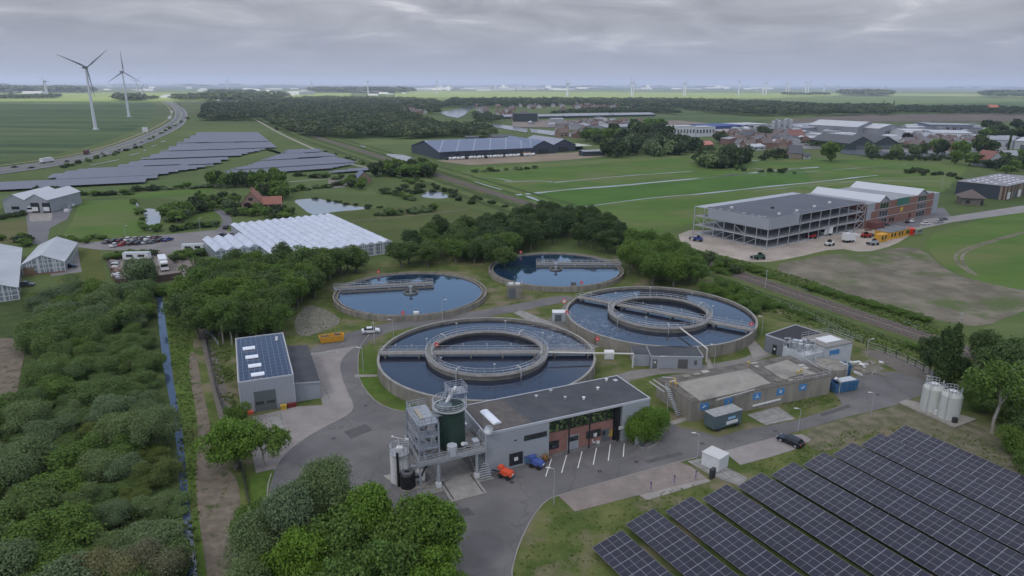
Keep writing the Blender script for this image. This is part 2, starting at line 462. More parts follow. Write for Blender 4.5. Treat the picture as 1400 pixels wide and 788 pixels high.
# land round the works
sheet('works_grass', [(225, 398), (420, 380), (560, 350), (860, 350), (1010, 385), (1200, 470), (1300, 510), (1420, 560), (1700, 700), (1700, 900), (200, 900), (256, 700), (243, 560), (230, 480)], 0.02, m_lawn)
sheet('rail_verge', [(480, 215), (700, 258), (850, 305), (960, 345), (1100, 385), (1300, 445), (1420, 480), (1600, 560), (1600, 640), (1400, 570), (1300, 515), (1200, 475), (1010, 385), (860, 345), (600, 262), (440, 210), (330, 152), (360, 150)], 0.015, m_weed)
sheet('ditch_bank', [(224, 398), (262, 396), (262, 440), (268, 520), (278, 640), (290, 800), (290, 900), (272, 900), (262, 780), (250, 690), (243, 600), (232, 500)], 0.03, m_lawn2)
sheet('meadow', [(610, 232), (700, 222), (960, 207), (1010, 216), (1150, 216), (1330, 226), (1290, 262), (1000, 290), (880, 325), (760, 288), (680, 262)], 0.05, m_meadow)
sheet('meadow_strip', [(620, 230), (700, 218), (860, 216), (960, 206), (960, 209), (860, 222), (700, 226)], 0.12, m_meadow2)
sheet('far_meadow', [(470, 190), (640, 186), (690, 188), (590, 190), (565, 205), (600, 224), (555, 215), (500, 198)], 0.08, m_meadow2)
sheet('pasture', [(80, 332), (100, 300), (110, 275), (185, 272), (195, 300), (200, 318), (135, 328)], 0.03, m_meadow)
sheet('pasture_bank', [(100, 334), (200, 322), (300, 305), (300, 310), (225, 322), (120, 335)], 0.04, m_meadow2)
sheet('left_pasture', [(-200, 290), (40, 250), (290, 245), (420, 232), (480, 238), (520, 268), (380, 262), (260, 275), (180, 268), (80, 275), (0, 285)], 0.02, m_meadow2)
sheet('pasture_dark', [(150, 268), (290, 255), (290, 262), (205, 272)], 0.04, m_meadow)
sheet('garden_lawn', [(250, 300), (300, 284), (320, 286), (300, 300)], 0.05, m_lawn2)
sheet('strip_fields', [(440, 292), (520, 284), (610, 276), (700, 300), (740, 330), (640, 350), (545, 345), (480, 305)], 0.03, mat('orchard_grass', (0.062, 0.085, 0.024), 0.95, (0.095, 0.108, 0.036), 0.05, spec=0.1, detail=9))
sheet('strip_field_edge', [(545, 320), (600, 315), (690, 335), (640, 352)], 0.06, m_meadow)
sheet('grass_yard', [(98, 336), (135, 336), (150, 400), (75, 400), (80, 380), (105, 365)], 0.04, mat('yard_grass', (0.070, 0.086, 0.022), 0.95, (0.096, 0.104, 0.030), 0.1, spec=0.1, detail=8))
sheet('garden', [(0, 305), (36, 300), (38, 330), (0, 335)], 0.04, mat('dry_lawn', (0.095, 0.10, 0.035), 0.95, (0.12, 0.118, 0.05), 0.1, spec=0.1))
# far land
sheet('crop_field', [(-900, 300), (-200, 262), (0, 224), (60, 214), (120, 200), (160, 188), (196, 172), (212, 158), (216, 146), (205, 139), (-600, 136)], 0.10, m_field)
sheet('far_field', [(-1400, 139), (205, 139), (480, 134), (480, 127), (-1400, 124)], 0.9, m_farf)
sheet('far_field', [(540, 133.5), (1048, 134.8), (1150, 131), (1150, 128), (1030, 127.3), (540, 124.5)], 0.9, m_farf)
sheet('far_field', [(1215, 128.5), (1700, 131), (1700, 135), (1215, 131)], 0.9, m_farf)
sheet('far_field_dark', [(1010, 136), (1180, 134), (1600, 138), (1700, 152), (1300, 154), (1180, 148), (1010, 142)], 0.5, m_farf2)
sheet('ploughed_field', [(1050, 165), (1180, 157), (1400, 155), (1700, 152), (1700, 166), (1400, 166), (1200, 167), (1080, 171)], 0.4, m_plough)
sheet('green_field', [(1060, 172), (1200, 168), (1400, 166), (1400, 176), (1300, 178), (1080, 179)], 0.35, m_farf2)
sheet('green_field', [(850, 158), (1000, 158), (1040, 166), (1000, 170), (860, 166)], 0.35, m_farf2)
sheet('bare_yard', [(700, 164), (930, 165), (1000, 172), (880, 176), (700, 174)], 0.45, mat('town_yard', (0.15, 0.125, 0.10), 0.95, (0.22, 0.18, 0.15), 0.02))
sheet('farm_yard', [(596, 220), (700, 213), (800, 208), (830, 214), (760, 220), (640, 226)], 0.16, mat('farm_soil', (0.19, 0.145, 0.10), 0.95, (0.25, 0.20, 0.145), 0.03))
sheet('distant_shaded_land', [(-500, 121.2), (1900, 124.0), (1900, 119.2), (-500, 115.0)], 1.4, mat('distant_shaded_land', (0.026, 0.040, 0.028), 0.95, (0.05, 0.07, 0.04), 0.0012, stretch=(0.3, 1.5, 1)))  # cloud shadow on the far land, painted as a darker ground colour
# business park floor on the right
sheet('industrial_yard', [(1020, 190), (1100, 180), (1330, 176), (1420, 178), (1420, 200), (1290, 212), (1150, 204), (1040, 203)], 0.30, mat('industrial_paving', (0.17, 0.165, 0.165), 0.9, (0.24, 0.23, 0.225), 0.01))
# building site, dirt and track field
sheet('bare_field', chaikin([(1040, 366), (1144, 345), (1182, 350), (1225, 338), (1262, 340), (1290, 368), (1335, 385), (1420, 398), (1440, 420), (1390, 428), (1345, 448), (1290, 440), (1200, 420), (1120, 395)], 1), 0.04, m_dirt)
sheet('green_slope', chaikin([(1258, 325), (1330, 303), (1420, 280), (1600, 300), (1600, 420), (1400, 398), (1330, 383), (1288, 366)], 1), 0.05, m_meadow)
sheet('green_slope', [(1330, 455), (1400, 425), (1600, 430), (1600, 520), (1400, 480)], 0.05, m_meadow2)
sheet('building_sand', chaikin([(920, 324), (950, 312), (1060, 322), (1190, 300), (1200, 290), (1258, 288), (1264, 300), (1250, 318), (1222, 336), (1182, 346), (1144, 339), (1085, 353), (1040, 360), (1000, 354), (960, 346)], 1), 0.07, m_sand)
sheet('parking_lot', [(1190, 309), (1200, 290), (1290, 284), (1302, 298), (1262, 312), (1232, 320)], 0.10, m_road)
sheet('road', [(1255, 314), (1302, 304), (1420, 288), (1600, 262), (1600, 252), (1420, 278), (1300, 296), (1262, 300)], 0.13, mat('pale_road', (0.20, 0.19, 0.18), 0.9, (0.25, 0.24, 0.225), 0.08))
for k, off in enumerate(((0, 0), (9, 3))):
    pts = smoothline([G(1326 + off[0], 374 + off[1]), G(1306 + off[0], 358 + off[1]), G(1306 + off[0], 347), G(1330 + off[0], 336), G(1370 + off[0], 325), G(1420, 312)], 2)
    tag(ribbon(pts, 1.1, 0.08).build('wheel_track', m_dirt, origin=False), kind='structure')
# bare ground on the left
sheet('bare_ground', chaikin([(-120, 470), (0, 462), (38, 464), (30, 500), (22, 545), (0, 575), (-60, 590)], 1), 0.05, m_track)
sheet('dirt_track', chaikin([(259, 480), (268, 482), (276, 530), (286, 570), (288, 604), (300, 636), (324, 650), (330, 690), (320, 788), (318, 900), (292, 900), (284, 788), (270, 700), (267, 640), (272, 600), (268, 560), (258, 510)], 2), 0.05, m_track)
sheet('gravel_track', chaikin([(268, 432), (283, 438), (302, 500), (318, 560), (330, 620), (312, 620), (296, 560), (280, 490)], 1), 0.045, mat('gravel', (0.105, 0.092, 0.078), 0.95, (0.15, 0.132, 0.112), 0.8, detail=8))
# left yards
sheet('yard', [(35, 290), (80, 288), (100, 284), (92, 300), (68, 312), (64, 334), (40, 334)], 0.06, m_road)
sheet('concrete_apron', [(39, 291), (72, 289), (70, 302), (41, 303)], 0.075, m_conc)
sheet('road', [(84, 335), (140, 330), (225, 321), (300, 314), (330, 320), (300, 334), (283, 343), (222, 348), (218, 342), (138, 342), (106, 338), (108, 352), (112, 372), (70, 378), (60, 345)], 0.055, mat('yard_paving', (0.155, 0.145, 0.14), 0.9, (0.20, 0.188, 0.178), 0.1, detail=8))
sheet('storage_yard', [(143, 352), (218, 344), (262, 348), (270, 372), (250, 382), (160, 388), (150, 370)], 0.065, mat('storage_soil', (0.15, 0.13, 0.115), 0.95, (0.20, 0.175, 0.15), 0.4, detail=9))
sheet('path', [(355, 203), (365, 202), (420, 222), (470, 238), (500, 240), (500, 236), (470, 229), (425, 212)], 0.06, m_weed)
pth = smoothline([G(326, 150), G(360, 170), G(385, 184), G(420, 200), G(460, 217), G(488, 228), G(525, 231)], 2)
tag(ribbon(pth, 3.4, 0.10).build('path', mat('pale_path', (0.24, 0.22, 0.17), 0.95, (0.30, 0.275, 0.22), 0.1), origin=False), kind='structure')
pth = smoothline([G(395, 249), G(430, 246), G(478, 243)], 1)
tag(ribbon(pth, 2.5, 0.06).build('path', MATS['pale_path'], origin=False), kind='structure')
sheet('farm_track', [(448, 246), (478, 244), (472, 256), (450, 258)], 0.055, MATS['storage_soil'])
pth = smoothline([G(480, 303), G(540, 297), G(600, 292), G(640, 286)], 1)
tag(ribbon(pth, 1.6, 0.06).build('path', m_track, origin=False), kind='structure')
pth = smoothline([G(300, 318), G(312, 305), G(308, 295), G(296, 287)], 1)
tag(ribbon(pth, 4, 0.07).build('path', m_road, origin=False), kind='structure')

# water
m_ditch = watermat('ditch_water', (0.035, 0.050, 0.085), 0.05, 0.012, 1.5, 1.55)
def water(name, px, z, m, s=0, label=None):
    return sheet(name, px, z, m, s)
water('ditch', [(213.5, 404), (221.5, 404), (228, 451), (232.5, 484), (237, 520), (246, 570), (252, 612), (258, 684), (268, 765), (275, 830), (262, 830), (256, 765), (247.5, 684), (242, 612), (234, 560), (223, 500), (217.5, 451)], 0.05, m_ditch)
water('pond', [(194, 285), (217, 286), (221, 301), (213, 317), (203, 314), (198, 298)], 0.06, m_wfar, 2)
water('pond_inlet', [(181, 272), (184, 272), (190, 282), (188, 284)], 0.06, m_wfar)
water('pond', [(400, 274), (418, 272), (434, 271.5), (459, 277), (472, 281), (512, 284.5), (492, 287), (454, 290), (436, 294), (424, 293), (411, 283)], 0.06, m_wfar, 1)
water('pond', [(572, 268), (592, 259), (618, 269), (604, 272), (585, 271)], 0.07, m_wfar, 1)
water('canal', [(524, 210), (548, 211.5), (560, 214), (569, 219), (561, 222), (538, 216)], 0.16, m_wfar, 1)
water('canal', [(491, 198), (499, 199.5), (500, 201.5), (494, 200.5)], 0.14, m_wfar)
water('river', [(601, 153.4), (618, 150.5), (632, 148), (650, 143), (662, 142), (644, 149), (636, 157), (626, 161.5), (612, 159), (603, 155)], 0.7, m_wfar, 0)
water('river', [(648, 140), (662, 143), (658, 145), (650, 143)], 0.9, m_wfar)
water('canal', [(672, 169), (700, 172.5), (722, 176.5), (720, 181.5), (700, 178), (676, 174)], 0.6, m_wfar)
water('canal', [(724, 176), (765, 180), (795, 184), (790, 188), (754, 185), (726, 181)], 0.6, m_wfar)
water('canal', [(1147, 202.5), (1180, 206), (1285, 210), (1420, 212), (1420, 216), (1275, 214.5), (1180, 212.5), (1149, 209.5)], 0.38, m_wfar)
water('canal', [(1000, 200), (1060, 199), (1060, 202), (1000, 203.5)], 0.36, m_wfar)
def ditchline(px, w_, z=0.10):
    pp = dense(smoothline([G(*p) for p in px], 1), 9); rw = random.Random(len(px) * 7 + int(px[0][0]))
    tag(ribbon(pp, [w_ * rw.uniform(0.35, 1.5) for _ in pp], z).build('ditch', m_wfar, origin=False), kind='structure')
sheet('meadow_parcel', [(706, 268), (781, 260), (852, 255), (954, 246), (1050, 236), (1100, 232), (1110, 249), (1059, 254), (1000, 260), (900, 269), (842, 276), (781, 285), (740, 275)], 0.07, mat('meadow_parcel', (0.050, 0.108, 0.020), 0.95, (0.072, 0.136, 0.028), 0.03, spec=0.1, detail=9))
sheet('meadow_parcel', [(700, 226), (820, 219), (955, 210), (955, 214), (830, 224), (700, 232)], 0.14, mat('meadow_pale', (0.092, 0.128, 0.040), 0.95, (0.125, 0.152, 0.052), 0.03, spec=0.1, detail=9, stretch=(1, 3, 1, .2)))
sheet('meadow_parcel', [(1110, 251), (1200, 243), (1300, 240), (1300, 258), (1200, 250), (1100, 258)], 0.08, MATS['meadow_pale'])
sheet('meadow_parcel', [(480, 194), (570, 190), (640, 190), (560, 197), (500, 199)], 0.12, MATS['meadow_pale'])
ditchline([(690, 249), (741, 247.3), (758, 250)], 1.8)
ditchline([(1040, 240), (1120, 234), (1200, 228), (1260, 224)], 1.0)
ditchline([(850, 222), (920, 216), (960, 212)], 1.0)
ditchline([(620, 240), (680, 244), (700, 248)], 1.2)
ditchline([(756, 250), (800, 246), (852, 241), (910, 237), (954, 234)], 2.4)
ditchline([(706, 267), (746, 263), (781, 259), (852, 254), (900, 249), (954, 244.5), (1001, 240), (1050, 234.5), (1100, 230), (1121, 229)], 4.0)
ditchline([(719, 268), (740, 276), (761, 283), (781, 286), (842, 277), (900, 270), (954, 266), (1000, 261), (1059, 254.5), (1110, 250), (1170, 243), (1200, 240)], 2.8)
ditchline([(1019, 221), (1040, 219.5)], 3)
ditchline([(1019, 229), (1040, 231)], 2)
ditchline([(640, 236), (665, 234), (700, 231), (735, 228)], 1.0)
ditchline([(650, 249), (662, 253), (686, 260)], 1.6)
ditchline([(1030, 262), (1100, 254), (1200, 246), (1300, 250)], 0.8)
ditchline([(0, 268), (60, 262), (150, 266), (210, 262)], 0.8)
ditchline([(1088, 391), (1104, 397)], 1.2, 0.05)
ditchline([(1238, 440), (1262, 450)], 1.2, 0.05)

# asphalt yards of the works
AS = [(366, 700), (365, 668), (371, 645), (384, 624), (407, 605), (440, 585), (471, 570), (482, 560), (482, 552), (473, 534), (464, 509), (464, 496), (474, 482), (488, 473), (450, 479), (415, 483),
      (438, 471), (478, 455), (514, 445), (545, 440), (604, 432), (660, 424), (720, 413), (768, 404), (786, 407), (774, 413), (722, 423), (662, 434), (604, 443), (560, 448), (532, 454), (505, 466), (490, 480), (489, 514), (499, 534), (516, 552), (537, 561), (567, 566),
      (640, 575), (700, 590), (852, 560), (900, 566), (911, 572), (929, 585), (962, 591), (980, 598), (1016, 588), (1050, 582), (1088, 575), (1128, 562), (1151, 554), (1148, 546), (1137, 535), (1160, 520), (1190, 508), (1228, 509), (1250, 516), (1268, 524), (1263, 539), (1225, 554), (1159, 570), (1098, 588), (1050, 602), (989, 617), (954, 626), (928, 632), (850, 654), (763, 678), (746, 685), (728, 707), (710, 743), (700, 778), (690, 860), (560, 900), (366, 900)]
sheet('asphalt_yard', AS, 0.06, m_asph)
sheet('shed_apron', [(412, 486), (450, 479), (488, 473), (474, 482), (464, 496), (464, 509), (473, 534), (482, 552), (482, 560), (471, 570), (440, 585), (407, 605), (385, 624), (375, 641), (350, 647), (342, 610), (345, 570), (405, 556), (441, 554), (434, 524), (418, 496)], 0.075, m_apron)
sheet('slab_row', [(411, 484), (462, 478), (464, 482), (415, 489)], 0.09, m_slab)
sheet('slab_row', [(439, 527), (443, 527), (454, 549), (442, 552)], 0.09, m_slab)
sheet('slab_row', [(366, 570), (384, 566), (400, 604), (380, 612)], 0.09, m_slab)
sheet('grass_patch', [(342, 650), (376, 643), (368, 668), (366, 700), (340, 700)], 0.08, m_lawn2)
sheet('grass_island', chaikin([(491, 482), (512, 470), (516, 500), (530, 530), (560, 548), (580, 556), (567, 565), (537, 561), (516, 552), (499, 534), (489, 514)], 1), 0.08, m_lawn2)
sheet('clay_paving', [(763.5, 678), (850, 653), (928, 631.5), (945, 638), (966.5, 654), (883, 681), (874, 677), (786, 699.5)], 0.075, m_paver)
sheet('concrete_strip', [(874, 677.5), (966.5, 654.5), (972, 658), (885, 684)], 0.08, m_conc)
sheet('concrete_lot', [(989, 617), (1061, 597.5), (1097, 593.5), (1110, 601), (1086, 615), (1050, 626), (1012, 636)], 0.08, m_apron)
sheet('kiosk_slab', [(940, 631), (961, 626), (985, 634), (1022, 654), (1012, 665), (972, 650)], 0.085, m_slab)
sheet('slab_pad', [(1021, 567), (1063, 556), (1088, 573), (1047, 581.5)], 0.085, m_slab)
sheet('gravel_road', [(843, 513), (862, 507), (900, 503), (965, 499), (1012, 491), (1045, 478), (1056, 486), (1020, 498), (960, 508), (900, 512), (862, 520), (850, 530)], 0.05, mat('pale_gravel', (0.155, 0.148, 0.135), 0.95, (0.20, 0.19, 0.172), 0.5, detail=9))
sheet('slab_walk', [(702, 428), (712, 424), (742, 436), (800, 462), (820, 474), (808, 478), (770, 462), (736, 446)], 0.07, m_slab)
sheet('slab_walk', [(738, 447), (778, 412), (792, 414), (800, 440), (815, 470), (780, 460)], 0.06, mat('yard_concrete', (0.13, 0.125, 0.115), 0.9, (0.18, 0.172, 0.158), 0.3, detail=9))
sheet('slab_walk', [(1020, 470), (1032, 466), (1050, 484), (1030, 490)], 0.07, m_conc)
sheet('slab_walk', [(485, 512.5), (516, 512), (516, 515), (486, 516)], 0.09, m_conc)
sheet('slab_walk', [(964, 488), (969, 488), (975, 503), (968, 505)], 0.07, m_conc)
sheet('slab_walk', [(915, 577), (936, 570), (945, 573), (921, 581)], 0.09, m_conc)
sheet('bare_verge', chaikin([(1098, 589), (1160, 571), (1226, 556), (1262, 542), (1300, 556), (1380, 610), (1440, 660), (1360, 640), (1240, 580), (1200, 586), (1150, 612), (1110, 620)], 1), 0.045, mat('trodden_verge', (0.085, 0.088, 0.042), 0.95, (0.16, 0.140, 0.095), 0.4, detail=10, contrast=(0.4, 0.62)))
sheet('gravel_patch', chaikin([(402, 436), (420, 415), (450, 425), (470, 440), (445, 452), (415, 462), (404, 455)], 1), 0.045, mat('stony_ground', (0.11, 0.108, 0.078), 0.95, (0.18, 0.168, 0.135), 0.6, detail=10))
sheet('rubble_ground', [(1160, 505), (1190, 490), (1210, 505), (1178, 518)], 0.05, MATS['stony_ground'])
sheet('service_track', [(1175, 480), (1200, 478), (1290, 512), (1262, 526)], 0.05, MATS['gravel'])
# sidewalk in front of the brick front, slightly raised, is built with the office below

def crackmap():
    t = m_asph.node_tree; b = t.nodes['Principled BSDF']; src = b.inputs['Base Color'].links[0].from_socket
    g = N(t, 'ShaderNodeNewGeometry'); nz = N(t, 'ShaderNodeTexNoise'); nz.inputs['Scale'].default_value = 0.25; L(t, g.outputs['Position'], nz.inputs['Vector'])
    mv = N(t, 'ShaderNodeVectorMath', operation='MULTIPLY_ADD'); L(t, nz.outputs['Color'], mv.inputs[0]); mv.inputs[1].default_value = (6, 6, 0); L(t, g.outputs['Position'], mv.inputs[2])
    v = N(t, 'ShaderNodeTexVoronoi', feature='DISTANCE_TO_EDGE'); v.inputs['Scale'].default_value = 0.075; L(t, mv.outputs[0], v.inputs['Vector'])
    k = ramp(t, v.outputs[0], [(0.0, (1, 1, 1)), (0.006, (1, 1, 1)), (0.012, (0, 0, 0))])
    L(t, mixc(t, M_(t, 'MULTIPLY', k, 0.28), src, (0.05, 0.048, 0.047)), b.inputs['Base Color'])
crackmap()
m_patch = mat('asphalt_patch', (0.070, 0.068, 0.068), 0.9, (0.095, 0.092, 0.09), 0.5)
for pq in ([(600, 700), (640, 694), (650, 704), (606, 711)], [(880, 630), (930, 618), (934, 622), (886, 634)], [(470, 590), (500, 580), (510, 588), (480, 600)], [(1120, 566), (1160, 553), (1164, 557), (1124, 570)]):
    sheet('asphalt_patch', pq, 0.066, m_patch)
for px, py in ((612, 720), (700, 660), (560, 640), (470, 640), (870, 632), (960, 607), (1060, 590), (1200, 540), (456, 600), (500, 555), (820, 645)):
    p = G(px, py); o = MB().cyl((p.x, p.y, 0.05), (p.x, p.y, 0.075), 0.42, n=14).build('manhole_cover', mat('cast_iron', (0.05, 0.045, 0.045), 0.6)); tag(o, 'round dark manhole cover set in the asphalt yard', 'manhole cover', 'manhole covers of the yard')
def kerb(px, close=False, w_=0.18, h=0.12, s=1):
    pts = [G(*p) for p in px]; pts = smoothline(pts, s)
    mb = MB()
    for a, b in zip(pts, pts[1:]):
        d = (b - a).normalized(); n = Vector((-d.y, d.x, 0)) * w_ / 2
        q = [a - n, b - n, b + n, a + n]
        mb.hexa([(p.x, p.y, 0.02) for p in q] + [(p.x, p.y, 0.06 + h) for p in q])
    tag(mb.build('kerb', m_conc, origin=False), kind='structure')
kerb([(375, 642), (386, 624), (407, 606), (440, 586), (471, 571), (482.5, 561), (482.5, 552), (473.5, 534), (464.5, 509), (464.5, 496), (474.5, 482.5), (488, 473.5)], h=0.05)
kerb([(514, 446), (502, 462), (490, 478), (489, 514), (499, 534), (516, 552), (537, 561), (567, 566)])
kerb([(700, 790), (700, 778), (710, 743), (728, 707), (746, 685), (763, 678), (850, 653.5), (928, 632), (954, 626)], h=0.06)
kerb([(366, 700), (365, 668), (371, 648)], h=0.06)
kerb([(856, 598), (866, 606), (881, 615), (893, 611), (901, 604), (905, 594), (900, 585)])
# parking bay lines
for a, b in (((754, 628), (746, 652)), ((774.6, 623), (767.8, 647)), ((795.7, 618), (790, 640.5)), ((815.5, 613), (811, 636)), ((834.5, 608), (831.5, 630.5)), ((853.5, 607), (852, 625))):
    o = ribbon([G(*a), G(*b)], 0.14, 0.068).build('parking_line', m_white, origin=False); tag(o, kind='structure')
o = ribbon([G(633, 674.5), G(639, 673)], 0.35, 0.068).build('road_marking', m_white, origin=False); tag(o, kind='structure')

# motorway
hw_up = [(-300, 262), (-120, 246), (0, 230), (68, 221), (120, 211), (163, 198), (197, 185), (220, 175), (236, 165), (241, 156), (236, 147), (226, 140), (220, 136)]
hw_dn = [(-300, 273), (-120, 255), (0, 239), (68, 229.5), (120, 219.5), (163, 208.5), (197, 198), (240, 179), (254, 168), (257, 157), (252, 149), (240, 142), (232, 136)]
U_, D_ = smoothline([G(*p) for p in hw_up], 2), smoothline([G(*p) for p in hw_dn], 2)
mb = MB()
for i in range(len(U_) - 1):
    mb.quad(*[(q.x, q.y, 0.30) for q in (D_[i], D_[i + 1], U_[i + 1], U_[i])])
tag(mb.build('motorway', m_road, origin=False), kind='structure')
def hwline(f, w_, z_, nm, m, dash=None):
    pts = [u.lerp(d, f) for u, d in zip(U_, D_)]
    tag(ribbon(pts, w_, z_).build(nm, m, origin=False), kind='structure')
hwline(0.5, 4.0, 0.36, 'median_strip', m_weed)
for f in (0.04, 0.46, 0.54, 0.96): hwline(f, 0.35, 0.42, 'edge_line', m_white)
bank = [u.lerp(d, -0.35) for u, d in zip(U_, D_)]
tag(ribbon(bank, 3.0, 0.28).build('cycle_path', mat('sandy_path', (0.22, 0.18, 0.12), 0.95, (0.26, 0.22, 0.15), 0.1), origin=False), kind='structure')

# railway: ballast bed, rails and sleepers
rail_px = [(330, 145), (340, 150), (413, 182), (553, 225), (640, 254), (700, 272), (763, 291), (840, 319), (921, 344), (1050, 390), (1136, 419), (1278, 466), (1400, 508), (1560, 566)]
RP = [G(*p) for p in rail_px]
RP = smoothline(RP, 1)
tag(ribbon(RP, 8.0, 0.10).build('ballast_bed', mat('ballast', (0.100, 0.082, 0.066), 0.95, (0.150, 0.125, 0.102), 1.2, detail=7), origin=False), kind='structure')
for o_, w_, m_ in ((-9, 4, m_scrub), (9, 4, m_scrub), (-15, 4, MATS['meadow_pale']), (14, 3, MATS['meadow_pale']), (-21, 4, m_scrub), (20, 3, m_scrub)):
    off_ = []
    for i_, p_ in enumerate(RP):
        a_, b_ = RP[max(0, i_ - 1)], RP[min(len(RP) - 1, i_ + 1)]; d_ = (b_ - a_).normalized(); off_.append(p_ + Vector((-d_.y, d_.x, 0)) * o_)
    off_ = [q for q in off_ if q.y > (330 if abs(o_) > 10 else 120)]
    off_ = dense(off_, 8); rw = random.Random(int(o_) + 50)
    tag(ribbon(off_, [w_ * rw.uniform(.5, 1.3) for _ in off_], 0.06 if abs(o_) < 12 else 0.12).build('verge_strip', m_, origin=False), kind='structure')
for tr in (-2.1, 2.1):
    mbs = MB()
    for g in (-0.75, 0.75):
        for a, b in zip(RP, RP[1:]):
            d = (b - a).normalized(); n = Vector((-d.y, d.x, 0)) * (tr + g)
            mbs.bar(a + n + Vector((0, 0, 0.32)), b + n + Vector((0, 0, 0.32)), 0.12, 0.16)
    o = mbs.build('rail', mat('rail_steel', (0.21, 0.17, 0.14), 0.5, metal=0.4), origin=False); tag(o, kind='structure')
    mbs = MB()
    P2 = dense(RP, 1.1)
    for a, b in zip(P2, P2[1:]):
        if a.y > 330: continue
        d = (b - a).normalized(); n = Vector((-d.y, d.x, 0))
        mbs.bar(a + n * (tr - 1.25) + Vector((0, 0, 0.17)), a + n * (tr + 1.25) + Vector((0, 0, 0.17)), 0.3, 0.16)
    tag(mbs.build('sleeper_bed', mat('sleeper', (0.16, 0.14, 0.125), 0.9), origin=False), kind='structure')
# ------------------------------------------------------------------ trees
m_bark = mat('bark', (0.11, 0.095, 0.075), 0.95, (0.17, 0.15, 0.125), 3.0, spec=0.1, coord='obj')
m_barkp = mat('pale_bark', (0.26, 0.24, 0.20), 0.95, (0.33, 0.31, 0.27), 3.0, spec=0.1, coord='obj')
LM = {
 'lush': leafmat('leaf_lush', (0.086, 0.158, 0.034), 0.5),
 'bright': leafmat('leaf_bright', (0.098, 0.188, 0.028), 0.45),
 'dark': leafmat('leaf_dark', (0.050, 0.090, 0.033), 0.5),
 'mid': leafmat('leaf_mid', (0.074, 0.126, 0.040), 0.5),
 'willow': leafmat('leaf_willow', (0.115, 0.176, 0.088), 0.42),
 'scrub': leafmat('leaf_scrub', (0.092, 0.156, 0.052), 0.5),
 'silver': leafmat('leaf_silver', (0.112, 0.170, 0.088), 0.4),
 'brown': leafmat('leaf_brown', (0.150, 0.165, 0.100), 0.4),
 'yellow': leafmat('leaf_yellow', (0.15, 0.15, 0.03), 0.4),
 'far': leafmat('leaf_far', (0.050, 0.080, 0.036), 0.5),
 'olive': leafmat('leaf_olive', (0.105, 0.150, 0.042), 0.45),
 'copper': leafmat('leaf_copper', (0.030, 0.022, 0.022), 0.4),
}
